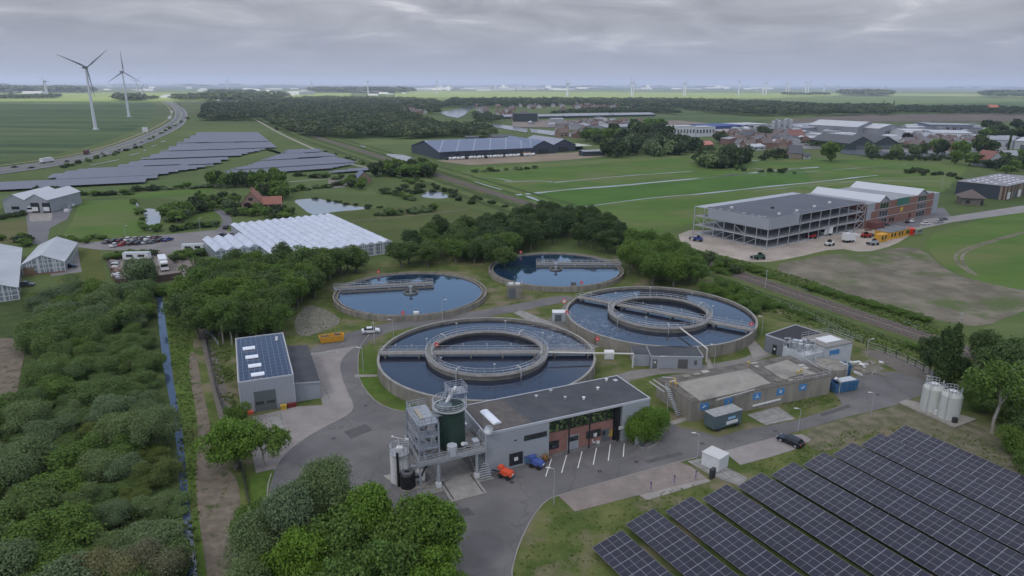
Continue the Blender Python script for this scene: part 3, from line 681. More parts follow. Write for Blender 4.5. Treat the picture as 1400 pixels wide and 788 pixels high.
def crown_mesh(name, seed, n, leaf, shape='round', lobes=9, m='lush', squash=0.8, hollow=0.55):
    """Crown of many small leaf-clump faces in unit size: radius about 1 in x and y, centre at z = 0."""
    g = np.random.default_rng(seed)
    if shape == 'round':
        lc = g.normal(size=(lobes, 3)); lc /= np.linalg.norm(lc, axis=1)[:, None]
        lobes += 8; lc = g.normal(size=(lobes, 3)); lc /= np.linalg.norm(lc, axis=1)[:, None]
        rad_ = g.uniform(0.35, 0.88, (lobes, 1)); lc *= rad_; lc[:, 2] = lc[:, 2] * squash + 0.02; lc[:, :2] *= g.uniform(.8, 1.15, 2)
        lr = (0.62 - 0.42 * rad_[:, 0]) * g.uniform(0.7, 1.25, lobes)
        lc[0] = (0, 0, 0.0); lr[0] = 0.52
    elif shape == 'bush':
        lc = g.uniform(-1, 1, (lobes, 3)); lc[:, :2] *= 0.68; lc[:, 2] = g.uniform(-0.45, 0.40, lobes)
        lr = g.uniform(0.25, 0.48, lobes); lc[0] = (0, 0, -0.15); lr[0] = 0.66
    elif shape == 'column':
        lc = np.zeros((lobes, 3)); lc[:, :2] = g.uniform(-0.16, 0.16, (lobes, 2)); lc[:, 2] = np.linspace(-0.85, 0.85, lobes)
        lr = 0.34 * (1 - 0.55 * np.abs(lc[:, 2]) ** 1.5) * g.uniform(0.85, 1.15, lobes)
    elif shape == 'open':
        lc = g.normal(size=(lobes, 3)); lc /= np.linalg.norm(lc, axis=1)[:, None]
        lc *= g.uniform(0.45, 0.9, (lobes, 1)); lc[:, 2] = np.abs(lc[:, 2]) * 0.55
        lr = g.uniform(0.20, 0.36, lobes)
    elif shape == 'dome':
        lc = g.normal(size=(lobes, 3)); lc /= np.linalg.norm(lc, axis=1)[:, None]
        lc *= 0.52; lc[:, 2] *= squash; lr = g.uniform(0.38, 0.5, lobes)
    w_ = lr ** 2; w_ = w_ / w_.sum()
    k = g.choice(lobes, n, p=w_)
    d = g.normal(size=(n, 3)); d /= np.linalg.norm(d, axis=1)[:, None]
    d[:, 2] = np.where((d[:, 2] < -0.35) & (g.random(n) < 0.6), -d[:, 2], d[:, 2])
    bump = 1 + 0.10 * np.sin(7 * d[:, 0] + k) * np.cos(6 * d[:, 1] + 2 * k) + 0.07 * np.sin(15 * d[:, 2] + 11 * d[:, 0])
    rr = lr[k] * (hollow + (1.06 - hollow) * g.random(n) ** 0.45) * bump
    P = lc[k] + d * rr[:, None] * np.array([1, 1, squash if shape in ('round', 'bush', 'dome') else 1.0])
    if shape == 'bush': P[:, 2] = np.maximum(P[:, 2], -0.62 + 0.05 * g.random(n))
    # leaf clumps: small rhombs facing roughly outwards
    P = P + g.normal(size=(n, 3)) * 0.07 * (g.random((n, 1)) < 0.4)
    nr = d + g.normal(size=(n, 3)) * 0.7; nr[:, 2] += 0.25; nr /= np.linalg.norm(nr, axis=1)[:, None]
    a = np.cross(nr, g.normal(size=(n, 3))); a /= np.linalg.norm(a, axis=1)[:, None]
    b = np.cross(nr, a)
    s = leaf * g.uniform(0.6, 1.35, n)[:, None]
    V = np.stack([P - a * s, P - b * s * 0.62 + nr * s * 0.12, P + a * s, P + b * s * 0.62 + nr * s * 0.12], 1).reshape(-1, 3)
    me = bpy.data.meshes.new(name)
    me.vertices.add(4 * n); me.vertices.foreach_set('co', V.astype(np.float32).ravel())
    me.loops.add(4 * n); me.loops.foreach_set('vertex_index', np.arange(4 * n, dtype=np.int32))
    me.polygons.add(n); me.polygons.foreach_set('loop_start', np.arange(0, 4 * n, 4, dtype=np.int32)); me.polygons.foreach_set('loop_total', np.full(n, 4, dtype=np.int32))
    me.materials.append(LM[m]); me.update(); me.validate()
    return me, lc, lr
def trunk_mesh(name, seed, zc, lc, lr, r0=0.09, m=None, limbs=6, base=0.0):
    """Tapered trunk from the ground (z = 0) into a crown centred at z = zc, with limbs to the lobes."""
    g = random.Random(seed); mb = MB()
    p = Vector((0, 0, 0)); top = zc + 0.25; n = 5; pts = [p]
    for i in range(1, n + 1):
        pts.append(Vector((g.uniform(-1, 1) * 0.03 * i, g.uniform(-1, 1) * 0.03 * i, top * i / n)))
    for i in range(n): mb.cyl(pts[i], pts[i + 1], r0 * (1 - 0.16 * i), r0 * (1 - 0.16 * (i + 1)), 7, cap=(i in (0, n - 1)))
    order = sorted(range(len(lc)), key=lambda i: g.random())[:limbs]
    for i in order:
        e = Vector(lc[i]) * 0.95 + Vector((0, 0, zc)); s = pts[2].lerp(pts[4], g.random())
        if e.z < s.z - 0.1: s = pts[2]
        mid = s.lerp(e, 0.5) + Vector((g.uniform(-.05, .05), g.uniform(-.05, .05), 0.06))
        mb.cyl(s, mid, r0 * 0.42, r0 * 0.27, 5, cap=False); mb.cyl(mid, e, r0 * 0.27, r0 * 0.1, 5, cap=False)
    me = bpy.data.meshes.new(name); me.from_pydata(mb.v, [], mb.f); me.materials.append(m or m_bark); me.update()
    return me
KIND = {}
LAST = []
def tree_kind(key, variants, n, leaf, shape, m, zc, lobes=9, squash=0.8, r0=0.09, bark=None, hollow=0.55):
    """Unit trees: crown radius 1, crown centre at height zc (in crown radii)."""
    out = []
    for i in range(variants):
        cm, lc, lr = crown_mesh('crown_' + key, hash((key, i)) % 99991 if False else sum(map(ord, key)) * 31 + i, n, leaf, shape, lobes, m, squash, hollow)
        tm = trunk_mesh('trunk_' + key, i, zc, lc, lr, r0, bark)
        out.append((cm, tm, zc))
    KIND[key] = out
tree_kind('broad', 4, 17000, 0.042, 'round', 'lush', 1.35, 11)
tree_kind('grove', 6, 8000, 0.052, 'round', 'mid', 1.45, 13, 0.95, 0.09, None, 0.75)
tree_kind('bright', 3, 17000, 0.040, 'round', 'bright', 1.2, 12)
tree_kind('brightgrove', 4, 8000, 0.052, 'round', 'lush', 1.45, 13, 0.95, 0.09, None, 0.75)
tree_kind('darkg', 3, 8000, 0.050, 'round', 'dark', 1.5, 10, 0.95)
tree_kind('silver', 3, 26000, 0.028, 'round', 'silver', 1.1, 12, 0.9)
tree_kind('scrub', 6, 20000, 0.032, 'bush', 'scrub', 0.62, 12, 1.0, 0.05, None, 0.7)
tree_kind('willowbush', 4, 20000, 0.031, 'bush', 'willow', 0.62, 12, 1.0, 0.05, None, 0.7)
tree_kind('silverbush', 2, 24000, 0.026, 'bush', 'silver', 0.62, 12, 1.0, 0.05)
tree_kind('brownbush', 2, 22000, 0.026, 'bush', 'brown', 0.62, 10, 0.8, 0.05)
tree_kind('olivebush', 2, 24000, 0.026, 'bush', 'olive', 0.62, 10, 0.85, 0.05)
tree_kind('greenbush', 2, 12000, 0.038, 'bush', 'lush', 0.62, 10, 0.9, 0.05)
tree_kind('brightbush', 2, 15000, 0.036, 'bush', 'bright', 0.62, 13, 1.0, 0.05)
tree_kind('open', 2, 5200, 0.046, 'open', 'lush', 0.85, 16, 1, 0.06, m_barkp, 0.5)
tree_kind('col', 2, 4200, 0.06, 'column', 'dark', 1.1, 9, 1, 0.05)
tree_kind('dome', 2, 7000, 0.055, 'dome', 'silver', 0.8, 12, 0.85, 0.05)
tree_kind('fmid', 4, 800, 0.17, 'round', 'far', 1.05, 8, 0.85)
tree_kind('fbush', 3, 700, 0.16, 'bush', 'far', 0.6, 8, 0.85, 0.05)
tree_kind('flush', 2, 900, 0.16, 'round', 'lush', 1.1, 8, 0.9)
tree_kind('fcol', 2, 500, 0.13, 'column', 'dark', 1.1, 7, 1, 0.05)
tree_kind('fwil', 2, 900, 0.15, 'bush', 'willow', 0.6, 9, 0.9, 0.05)
KIND['yellow'] = None; tree_kind('yellow', 1, 700, 0.15, 'bush', 'yellow', 0.6, 8, 0.85, 0.05)
tree_kind('copper', 1, 900, 0.15, 'round', 'copper', 1.05, 8, 0.85)
trng = random.Random(11)
def tree(kind, x, y, r, label, group=None, name='tree', h=None, cat=None, zs=None):
    if name == 'tree' and kind in ('fwil', 'dome', 'silver'): name, cat = 'willow', 'willow'
    if name == 'tree' and kind in ('col', 'fcol'): name, cat = 'poplar', 'poplar'
    v = trng.choice(KIND[kind]); cm, tm, zc = v
    e = thing(name, label, cat or ('bush' if 'bush' in name else 'shrub' if 'shrub' in name else 'tree'), (x, y, 0), group)
    s = h / (zc + 0.85) if h else r
    e.rotation_euler = (0, 0, trng.uniform(0, 6.28)); e.scale = (r, r, s)
    c = bpy.data.objects.new('crown', cm); COL.objects.link(c); c.parent = e; c.location = (0, 0, zc)
    t_ = bpy.data.objects.new('trunk', tm); COL.objects.link(t_); t_.parent = e
    LAST[:] = [c, t_]
    return e
def KIDS_OF(e):
    return [o for o in LAST]
def tree_px(kind, px, py, zc_m, r, label, group=None, name='tree', h=None):
    """Crown centre seen at pixel (px, py), zc_m metres above the ground."""
    p = G(px, py, zc_m); zc = KIND[kind][0][2]
    e = tree(kind, p.x, p.y, r, label, group, name)
    e.scale = (1, 1, 1); kz = min(zc_m / zc, r * 1.15)
    if 'col' in kind: kz = zc_m / zc
    for ch in KIDS_OF(e):
        if ch.name.startswith('crown'): ch.location = (0, 0, zc_m); ch.scale = (r, r, kz) if 'col' not in kind else (r * .42, r * .42, kz)
        else: ch.scale = (r, r, zc_m / zc)
    return e

# near group at the bottom of the picture
for kd, px, py, z_, r, lb in (
   ('silver', 447, 672, 10.5, 4.6, 'tall grey-green tree, highest of the group before the sludge silos'),
   ('silver', 400, 712, 9.0, 5.0, 'wide grey-green tree left in the group beside the asphalt yard'),
   ('bright', 512, 705, 9.5, 4.2, 'bright green tree just in front of the small white silo'),
   ('bright', 582, 722, 8.5, 4.6, 'bright green tree nearest the asphalt on the right of the group'),
   ('broad', 556, 738, 9.0, 4.4, 'mid green tree between two brighter crowns beside the yard'),
   ('broad', 470, 735, 8.5, 5.2, 'broad dark green tree in the middle of the group by the yard'),
   ('bright', 408, 772, 8.0, 4.2, 'bright yellow-green tree at the lower edge of the group'),
   ('silver', 352, 752, 7.0, 4.2, 'low grey-green tree beside the dirt track below the grass patch'),
   ('broad', 348, 712, 5.0, 3.4, 'small round green tree at the corner of the asphalt and grass patch'),
   ('broad', 520, 782, 8.5, 5.0, 'green tree at the very front of the group by the yard'),
   ('broad', 470, 815, 8.0, 4.6, 'dark green tree partly cut off at the front of the group'),
   ('bright', 590, 790, 7.0, 3.8, 'bright green tree at the front beside the asphalt edge'),
   ('silver', 340, 810, 6.0, 4.6, 'grey-green tree at the front beside the dirt track'),
   ('broad', 410, 835, 7.0, 4.8, 'green tree cut by the lower edge of the view')):
    tree_px(kd, px, py, z_, r, lb, 'trees in front of the asphalt yard')
tree_px('bright', 318, 604, 5.2, 5.3, 'spreading bright green tree in front of the grey solar-roofed shed')
tree_px('open', 358, 608, 4.4, 3.9, 'thin-leaved tree with bare pale twigs beside the shed apron')
tree_px('greenbush', 325, 566, 2.6, 2.4, 'small green bush against the front corner of the solar-roofed shed', name='bush')
tree_px('brightbush', 872, 586, 2.4, 3.5, 'bright round bush-like tree beside the bicycle shelter of the office building')
tree_px('brightbush', 886, 573, 3.4, 3.9, 'bright green tree at the right end of the office building')
# right edge
tree_px('col', 1291, 492, 7.0, 9.5, 'tall dark slim tree behind the two pale tanks')
tree_px('darkg', 1276, 482, 5.5, 3.2, 'dark green tree beside the railway behind the pale tanks')
tree_px('col', 1304, 488, 7.5, 8.5, 'slim dark poplar with a light trunk between pale tanks and railway')
tree_px('darkg', 1310, 505, 4.5, 3.0, 'low dark green tree just behind the right pale tank')
tree_px('open', 1372, 522, 10.5, 5.6, 'leaning tree with a pale forked trunk right of the pale tanks')
tree_px('grove', 1372, 497, 8.0, 5.2, 'wide green crown beside the pale forked trunk')
tree_px('grove', 1349, 470, 5.5, 4.0, 'rounded green tree close to the railway right of the slim poplars')
for x, y, z_, r in ((1385, 560, 3.5, 4.2), (1408, 540, 6, 5), (1420, 500, 7, 5), (1345, 545, 2.6, 3.2), (1335, 522, 3, 3), (1395, 605, 2.4, 3.6), (1430, 590, 4, 4.5), (1402, 478, 5, 4), (1425, 640, 3, 4)):
    tree_px('grove' if z_ > 3 else 'greenbush', x, y, z_, r, 'green growth in the thicket right of the two pale tanks', 'thicket right of the pale tanks', name='tree' if z_ > 3 else 'bush')

# dense scrub left of the ditch
P1 = [(-330, 800), (-180, 560), (40, 560), (60, 430), (40, 410), (100, 402), (192, 408), (200, 450), (208, 520), (216, 600), (224, 684), (230, 775), (236, 900), (-330, 900)]
spots = scatter(P1, 270, 4.9, trng)
def depthfar(x, y): return math.hypot(x, y)
nb = 0
for x, y in spots:
    q = 0.44 + 0.28 * math.sin(x * .09 + 1.0) + 0.22 * math.sin(y * .11 + x * .05) + trng.uniform(-.25, .25); q = min(.999, max(0, q))
    kd = 'scrub' if q < 0.48 else 'willowbush' if q < 0.80 else 'silverbush' if q < 0.88 else 'greenbush' if q < 0.97 else 'olivebush'
    if trng.random() < .12: kd = 'greenbush'
    nm, lb = {'scrub': ('willow_bush', 'dull green bush in the dense scrub left of the ditch'), 'willowbush': ('willow_bush', 'grey-green bush in the dense scrub left of the ditch'),
              'olivebush': ('willow_bush', 'yellowish bush in the dense scrub left of the ditch'), 'silverbush': ('willow_bush', 'silvery bush in the dense scrub left of the ditch'),
              'greenbush': ('willow_bush', 'fresh green bush in the dense scrub left of the ditch'), 'brownbush': ('willow_bush', 'brownish bush in the dense scrub left of the ditch')}[kd]
    r = trng.choice([2.6, 3.2, 4.0, 4.6, 5.4]) * trng.uniform(.9, 1.1); hh_ = r * trng.uniform(0.95, 1.35)
    # keep clear of the ditch: distance from its left bank
    tree(kd, x, y, r, lb, 'bushes of the scrub left of the ditch', nm, h=hh_)
tree_px('silver', 215, 585, 4.2, 4.6, 'large silvery willow at the edge of the ditch')
tree_px('brownbush', 185, 492, 1.6, 3.0, 'tan dried shrub among the green scrub', name='shrub')
for x, y in ((120, 800), (172, 782), (205, 772)):
    tree_px('brownbush', x, y, 3.0, 4.2, 'brown-tinged blossoming bush at the front of the scrub', 'brownish bushes at the front of the scrub', name='bush')

# grove between the shed and the settling tanks
g1 = [(258, 462), (300, 474), (372, 462), (398, 448), (398, 428), (436, 404), (446, 386), (480, 376), (500, 372), (430, 374), (400, 374), (330, 384), (268, 396), (250, 420)]
for i, (x, y) in enumerate(scatter(g1, 62, 5.0, trng)):
    q = trng.random()
    tree('brightgrove' if q < 0.4 else 'grove', x, y, trng.uniform(4.0, 5.6), 'green tree in the grove between the greenhouse and the solar-roofed shed', 'trees of the grove behind the shed', h=trng.uniform(8, 11.5))
tree_px('open', 312, 430, 8.0, 4.0, 'tree with many bare pale stems at the front of the grove')
tree_px('open', 300, 425, 8.5, 3.6, 'half-bare tree with whitish stems beside the gravel track')
for k, (px, py, zc_, r) in enumerate(((348, 440, 5, 4.2), (378, 436, 5, 4.0), (330, 418, 7, 4.6), (300, 400, 8, 4.8))):
    tree_px('brightgrove', px, py, zc_, r, 'rounded fresh green tree along the front of the grove', 'front trees of the grove behind the shed')
g2 = [(538, 368), (570, 366), (640, 364), (690, 372), (700, 350), (660, 335), (600, 350), (555, 356)]
for x, y in scatter(g2, 26, 6.0, trng):
    tree('grove' if trng.random() < 0.7 else 'brightgrove', x, y, trng.uniform(3.6, 5.4), 'green tree in the belt behind the left settling tank', 'trees behind the left settling tank', h=trng.uniform(7, 10))
g3 = [(640, 352), (700, 350), (760, 340), (850, 348), (852, 330), (800, 310), (740, 300), (700, 315), (650, 335)]
for x, y in scatter(g3, 40, 6.5, trng):
    tree('darkg', x, y, trng.uniform(4.2, 6.0), 'dark green tree in the wood behind the far settling tank', 'dark trees behind the far settling tank', h=trng.uniform(8, 11))
g4 = [(858, 375), (880, 392), (925, 394), (962, 394), (962, 380), (920, 360), (880, 345), (862, 340)]
for x, y in scatter(g4, 22, 5.2, trng):
    tree('brightgrove', x, y, trng.uniform(3.8, 5.0), 'fresh green tree in the clump between the far tanks and the railway', 'clump of trees beside the railway', h=trng.uniform(7.5, 11.5))
for px, py in ((968, 398), (990, 404), (1012, 412), (1030, 424), (985, 392), (1005, 398), (1040, 418)):
    tree_px('greenbush', px, py - 4, 1.6, 3.2, 'low green bush at the back of the right aeration tank', 'bushes behind the right aeration tank', name='bush')
# along the railway
hs = []
for x, y in scatter(P1, 110, 5, trng):
    tree('scrub', x, y, trng.uniform(2.5, 4.5), 'low bramble growth filling a gap in the scrub', 'low growth in the scrub', 'bramble', h=trng.uniform(1.2, 2.4), cat='shrub')
for a, b, n_ in (((975, 352), (1052, 379), 9), ((1015, 402), (1110, 436), 9), ((1240, 474), (1300, 494), 5), ((880, 322), (960, 350), 6), ((640, 268), (720, 292), 7), ((440, 206), (600, 256), 12)):
    for i in range(n_):
        f = (i + trng.random()) / n_
        p = G(a[0] + (b[0] - a[0]) * f, a[1] + (b[1] - a[1]) * f)
        tree('fbush' if p.y > 280 else 'greenbush', p.x, p.y, trng.uniform(1.6, 3.0), 'low shrub growing along the railway bank', 'shrubs along the railway', 'shrub', h=trng.uniform(1.0, 2.2), cat='shrub')
for i in range(20):
    f = i / 19; p = G(1106 + f * (1262 - 1106), 395 + f * (439 - 395))
    tree('greenbush', p.x, p.y, 2.4, 'dark shrub in the hedge between the railway and the bare field', 'hedge between railway and bare field', 'shrub', h=1.8, cat='shrub')
# ------------------------------------------------------------------ tanks
m_tank = mat('tank_concrete', (0.19, 0.172, 0.142), 0.9, (0.275, 0.252, 0.212), 0.5, spec=0.2, detail=9, stretch=(1, 1, 0.18), col3=(0.125, 0.12, 0.095), scale3=0.6, c3=(0.52, 0.68), bump=0.01, bscale=8)
m_tankd = mat('old_concrete', (0.15, 0.142, 0.12), 0.9, (0.225, 0.21, 0.178), 0.4, spec=0.2, detail=9, bump=0.01, bscale=8)
m_rail = mat('galvanised', (0.40, 0.41, 0.42), 0.45, (0.50, 0.51, 0.52), 2.0, metal=0.35)
m_steel = mat('grey_steel', (0.34, 0.36, 0.38), 0.45, (0.44, 0.46, 0.48), 1.0, metal=0.3)
m_dark = mat('dark_steel', (0.035, 0.037, 0.04), 0.6)
m_red = mat('red_paint', (0.62, 0.03, 0.02), 0.5)
m_wht = mat('white_paint', (0.62, 0.62, 0.61), 0.6, (0.54, 0.54, 0.53), 1.5)
m_deck = mat('deck_concrete', (0.17, 0.163, 0.148), 0.9, (0.245, 0.233, 0.212), 0.8, detail=7)

def aeration_water():
    m = bpy.data.materials.new('activated_sludge_water'); m.use_nodes = True
    t = m.node_tree; b = t.nodes['Principled BSDF']
    g = N(t, 'ShaderNodeNewGeometry')
    n = N(t, 'ShaderNodeTexNoise'); n.inputs['Scale'].default_value = 0.55; n.inputs['Detail'].default_value = 11; n.inputs['Roughness'].default_value = 0.75; n.inputs['Distortion'].default_value = 1.3
    L(t, g.outputs['Position'], n.inputs['Vector'])
    st = ramp(t, n.outputs[0], [(0.50, (0, 0, 0)), (0.64, (1, 1, 1))])
    # froth gathers where the air comes up, between the two big tanks
    s = N(t, 'ShaderNodeVectorMath', operation='DISTANCE'); L(t, g.outputs['Position'], s.inputs[0]); s.inputs[1].default_value = (14, 163, 2.3)
    k = ramp(t, M_(t, 'DIVIDE', s.outputs['Value'], 30.0), [(0.28, (1, 1, 1)), (0.62, (0, 0, 0))])
    f = M_(t, 'MULTIPLY', M_(t, 'MULTIPLY', st, k), 0.62)
    f = M_(t, 'MULTIPLY', f, 0.8)
    c = mixc(t, f, (0.022, 0.026, 0.040), (0.38, 0.38, 0.40))
    L(t, c, b.inputs['Base Color'])
    L(t, M_(t, 'ADD', M_(t, 'MULTIPLY', f, 0.5), 0.05), b.inputs['Roughness'])
    b.inputs['IOR'].default_value = 1.65
    n2 = N(t, 'ShaderNodeTexNoise'); n2.inputs['Scale'].default_value = 2.2; n2.inputs['Detail'].default_value = 5; L(t, g.outputs['Position'], n2.inputs['Vector'])
    bn = N(t, 'ShaderNodeBump'); bn.inputs['Distance'].default_value = 0.012; bn.inputs['Strength'].default_value = 0.5
    L(t, n2.outputs[0], bn.inputs['Height']); L(t, bn.outputs[0], b.inputs['Normal'])
    return m
m_aer = aeration_water()
m_clar = watermat('clarifier_water', (0.012, 0.030, 0.060), 0.02, 0.004, 1.2, 2.3)

def railing(mb, pts, h=1.1, r=0.035, step=2.0, rails=(0.55, 1.1)):
    for a, b in zip(pts, pts[1:]):
        a, b = Vector(a), Vector(b)
        for z_ in rails: mb.bar(a + Vector((0, 0, z_)), b + Vector((0, 0, z_)), r * 1.6)
        k = max(1, round((b - a).length / step))
        for i in range(k): p = a.lerp(b, i / k); mb.bar(p, p + Vector((0, 0, h)), r * 1.6)
    p = Vector(pts[-1]); mb.bar(p, p + Vector((0, 0, h)), r * 1.6)
    return mb
def circ(c, r, z, n, a0=0.0, a1=2 * math.pi):
    return [Vector((c[0] + r * math.cos(a0 + (a1 - a0) * i / n), c[1] + r * math.sin(a0 + (a1 - a0) * i / n), z)) for i in range(n + 1)]

def aeration(c, Rr, Ri, ang, label, feed):
    e = thing('aeration_tank', label, 'tank', (c[0], c[1], 0), 'large ring shaped aeration tanks')
    H = 3.0
    MB().lathe(c, [(Rr, 0.0), (Rr, H), (Rr - 0.45, H), (Rr - 0.45, 0.0)], 128).build('outer_wall', m_tank, e)
    MB().lathe(c, [(Rr + 0.06, H - 0.16), (Rr + 0.06, H + 0.05), (Rr - 0.50, H + 0.05), (Rr - 0.50, H - 0.16)], 128).build('coping', mat('pale_coping', (0.20, 0.192, 0.17), 0.9, (0.28, 0.268, 0.24), 0.6), e)
    MB().lathe(c, [(0.01, 2.3), (Rr - 0.46, 2.3)], 96, closed=False).build('water', m_aer, e).data.flip_normals()
    MB().lathe(c, [(Ri - 0.25, 0.2), (Ri - 0.25, H + 0.12), (Ri - 0.6, H + 0.12), (Ri - 0.6, 0.2)], 96).build('inner_wall', m_tankd, e)
    ring = MB().lathe(c, [(Ri, H + 0.16), (Ri, H + 0.38), (Ri - 1.5, H + 0.38), (Ri - 1.5, H + 0.16)], 96).build('ring_walkway', m_deck, e)
    rl = MB(); railing(rl, circ(c, Ri - 0.08, H + 0.42, 44), step=2.0, r=0.045); rl.build('railing', m_rail, e)
    rl = MB(); railing(rl, circ(c, Ri - 1.42, H + 0.38, 40), step=2.0, r=0.045); rl.build('railing', m_rail, e)
    u = Vector((math.cos(ang), math.sin(ang), 0)); v = Vector((-u.y, u.x, 0)); o = Vector((c[0], c[1], 0))
    for s0, s1 in ((-Rr + 0.2, -Ri + 0.1), (-Ri + 1.7, Ri - 1.7), (Ri - 0.1, Rr - 0.2)):
        mb = MB(); z0, z1 = H - 0.05, H + 0.28; w2 = 1.15
        mb.hexa([tuple(o + u * a + v * b + Vector((0, 0, z_))) for z_ in (z0, z1) for a, b in ((s0, -w2), (s1, -w2), (s1, w2), (s0, w2))])
        br = mb.build('bridge', m_deck, e)
        mb = MB()
        for sg in (-w2 + 0.08, w2 - 0.08): railing(mb, [o + u * s0 + v * sg + Vector((0, 0, z1)), o + u * s1 + v * sg + Vector((0, 0, z1))], r=0.04)
        mb.build('bridge_railing', m_rail, br)
        mb = MB()
        for a in np.linspace(s0 + 1.5, s1 - 1.5, 2 if s1 - s0 < 15 else 4):
            for sg in (-1.0, 1.0): mb.cyl(o + u * float(a) + v * sg + Vector((0, 0, 0.2)), o + u * float(a) + v * sg + Vector((0, 0, z0)), 0.22, n=8)
        mb.build('pier', m_tankd, br)
    # tall slender posts with a small lamp on the ring and the bridges
    for i in range(7):
        q = ang + 0.35 + i * 2 * math.pi / 7
        p = o + Vector((math.cos(q), math.sin(q), 0)) * (Ri - 0.1) + Vector((0, 0, H + 0.4))
        pl = MB().cyl(p, p + Vector((0, 0, 2.6)), 0.055, n=6).build('lamp_post', m_rail, e)
        MB().box(p.x - 0.25, p.y - 0.09, p.z + 2.6, p.x + 0.25, p.y + 0.09, p.z + 2.72).build('lamp_head', m_wht, pl)
    for a in (-Rr * 0.85, -Rr * 0.7, Rr * 0.7, Rr * 0.85, -5.5, 0.0, 5.5):
        for sg in (1.7,):
            p = o + u * a + v * sg
            MB().cyl(p + Vector((0, 0, 1.5)), p + Vector((0, 0, 4.6)), 0.06, n=6).cyl(p + Vector((0, 0, 4.2)), p + Vector((0, 0, 4.6)), 0.16, n=8).build('probe_post', m_steel, e)
    # swan-neck pipes hooked over the ring
    for q in (ang + 4.25, ang + 5.25, ang + 2.5, ang + 0.9):
        d = Vector((math.cos(q), math.sin(q), 0)); p = o + d * (Ri + 0.35)
        MB().tube([p + Vector((0, 0, 0.5)), p + Vector((0, 0, 4.1)), p - d * 0.5 + Vector((0, 0, 4.6)), p - d * 1.6 + Vector((0, 0, 4.5)), p - d * 2.2 + Vector((0, 0, 3.6))], 0.13, 8).build('air_pipe', m_rail, e)
    for a, b in feed:
        a, b = Vector(a), Vector(b)
        MB().tube([a, b, Vector((b.x, b.y, 0.1))], 0.2, 8).build('feed_pipe', mat('cream_pipe', (0.50, 0.48, 0.43), 0.5), e)
    return e
TA, TB = (-5.66, 145.2), (39.7, 174.2)
pa = G(750, 482, 4.2); pb = G(866, 484, 3.6)
eA = aeration(TA, 24.7, 14.0, R(1.5), 'front ring shaped aeration tank just behind the black roofed office building', [(pa, pb)])
d0, d1 = G(791, 409, 3.2), G(1028, 454, 3.2)
pa = G(929, 448, 3.6); pb = G(967, 477, 3.4)
eB = aeration(TB, 25.1, 13.8, math.atan2(d1.y - d0.y, d1.x - d0.x), 'right hand ring shaped aeration tank with walkway ring, behind the small grey shed', [(pa, pb)])

def clarifier(c, Rr, A, B, label):
    e = thing('settling_tank', label, 'tank', (c[0], c[1], 0), 'round settling tanks')
    H = 1.6
    MB().lathe(c, [(Rr, 0), (Rr, H), (Rr - 0.35, H), (Rr - 0.35, 0)], 128).build('outer_wall', m_tank, e)
    MB().lathe(c, [(Rr - 1.25, 0.2), (Rr - 1.25, H - 0.12), (Rr - 1.5, H - 0.12), (Rr - 1.5, 0.2)], 128).build('weir', m_tank, e)
    MB().lathe(c, [(0.01, 1.15), (Rr - 1.51, 1.15)], 96, closed=False).build('water', m_clar, e).data.flip_normals()
    MB().lathe(c, [(Rr - 1.24, 0.75), (Rr - 0.36, 0.75)], 96, closed=False).build('gutter', m_tankd, e).data.flip_normals()
    MB().lathe(c, [(2.2, 0.4), (2.2, 1.6), (1.95, 1.6), (1.95, 0.4)], 32).build('inlet_drum', m_tankd, e)
    a, b = Vector(A), Vector(B); a.z = b.z = H + 0.35
    d = (b - a).normalized(); v = Vector((-d.y, d.x, 0)); 
    br = MB().bar(a, b, 1.5, 0.22).build('scraper_bridge', m_deck, e)
    for s in (-0.72, 0.72):
        MB().bar(a + v * s - Vector((0, 0, 0.35)), b + v * s - Vector((0, 0, 0.35)), 0.12, 0.55).build('girder', m_steel, br)
        mb = MB(); railing(mb, [a + v * s + Vector((0, 0, 0.1)), b + v * s + Vector((0, 0, 0.1))], r=0.045); mb.build('railing', m_rail, br)
    # lower scum board carried beside the bridge
    k = 3.2
    side = v if v.y < 0 else -v
    sb = MB().bar(a + d * 2.5 + side * k + Vector((0, 0, -0.5)), b + side * k + Vector((0, 0, -0.5)), 0.25, 0.5).build('scum_board', m_tankd, br)
    for f in (0.2, 0.55, 0.9):
        p = a.lerp(b, f); MB().bar(p + Vector((0, 0, -0.3)), p + side * k + Vector((0, 0, -0.35)), 0.14).build('strut', m_steel, br)
    MB().cyl((c[0], c[1], 0.8), (c[0], c[1], 3.4), 0.35, n=14).cyl((c[0], c[1], 2.9), (c[0], c[1], 3.3), 0.55, n=14).build('centre_drive', m_steel, e)
    p = a + d * 0.6; MB().bar(p - v * 1.3 - Vector((0, 0, 0.15)), p + v * 1.3 - Vector((0, 0, 0.15)), 0.8, 0.45).build('end_carriage', m_steel, br)
    return e
TC, TD = (-30.64, 197.6), (14.98, 225.6)
clarifier(TC, 22.95, G(456, 394, 1.95), G(592, 386.5, 1.95), 'left settling tank with a long scraper bridge, behind the yellow skip')
clarifier(TD, 23.0, G(850, 360, 1.95), G(733, 359.5, 1.95), 'far settling tank with scraper bridge, in front of the dark wood')

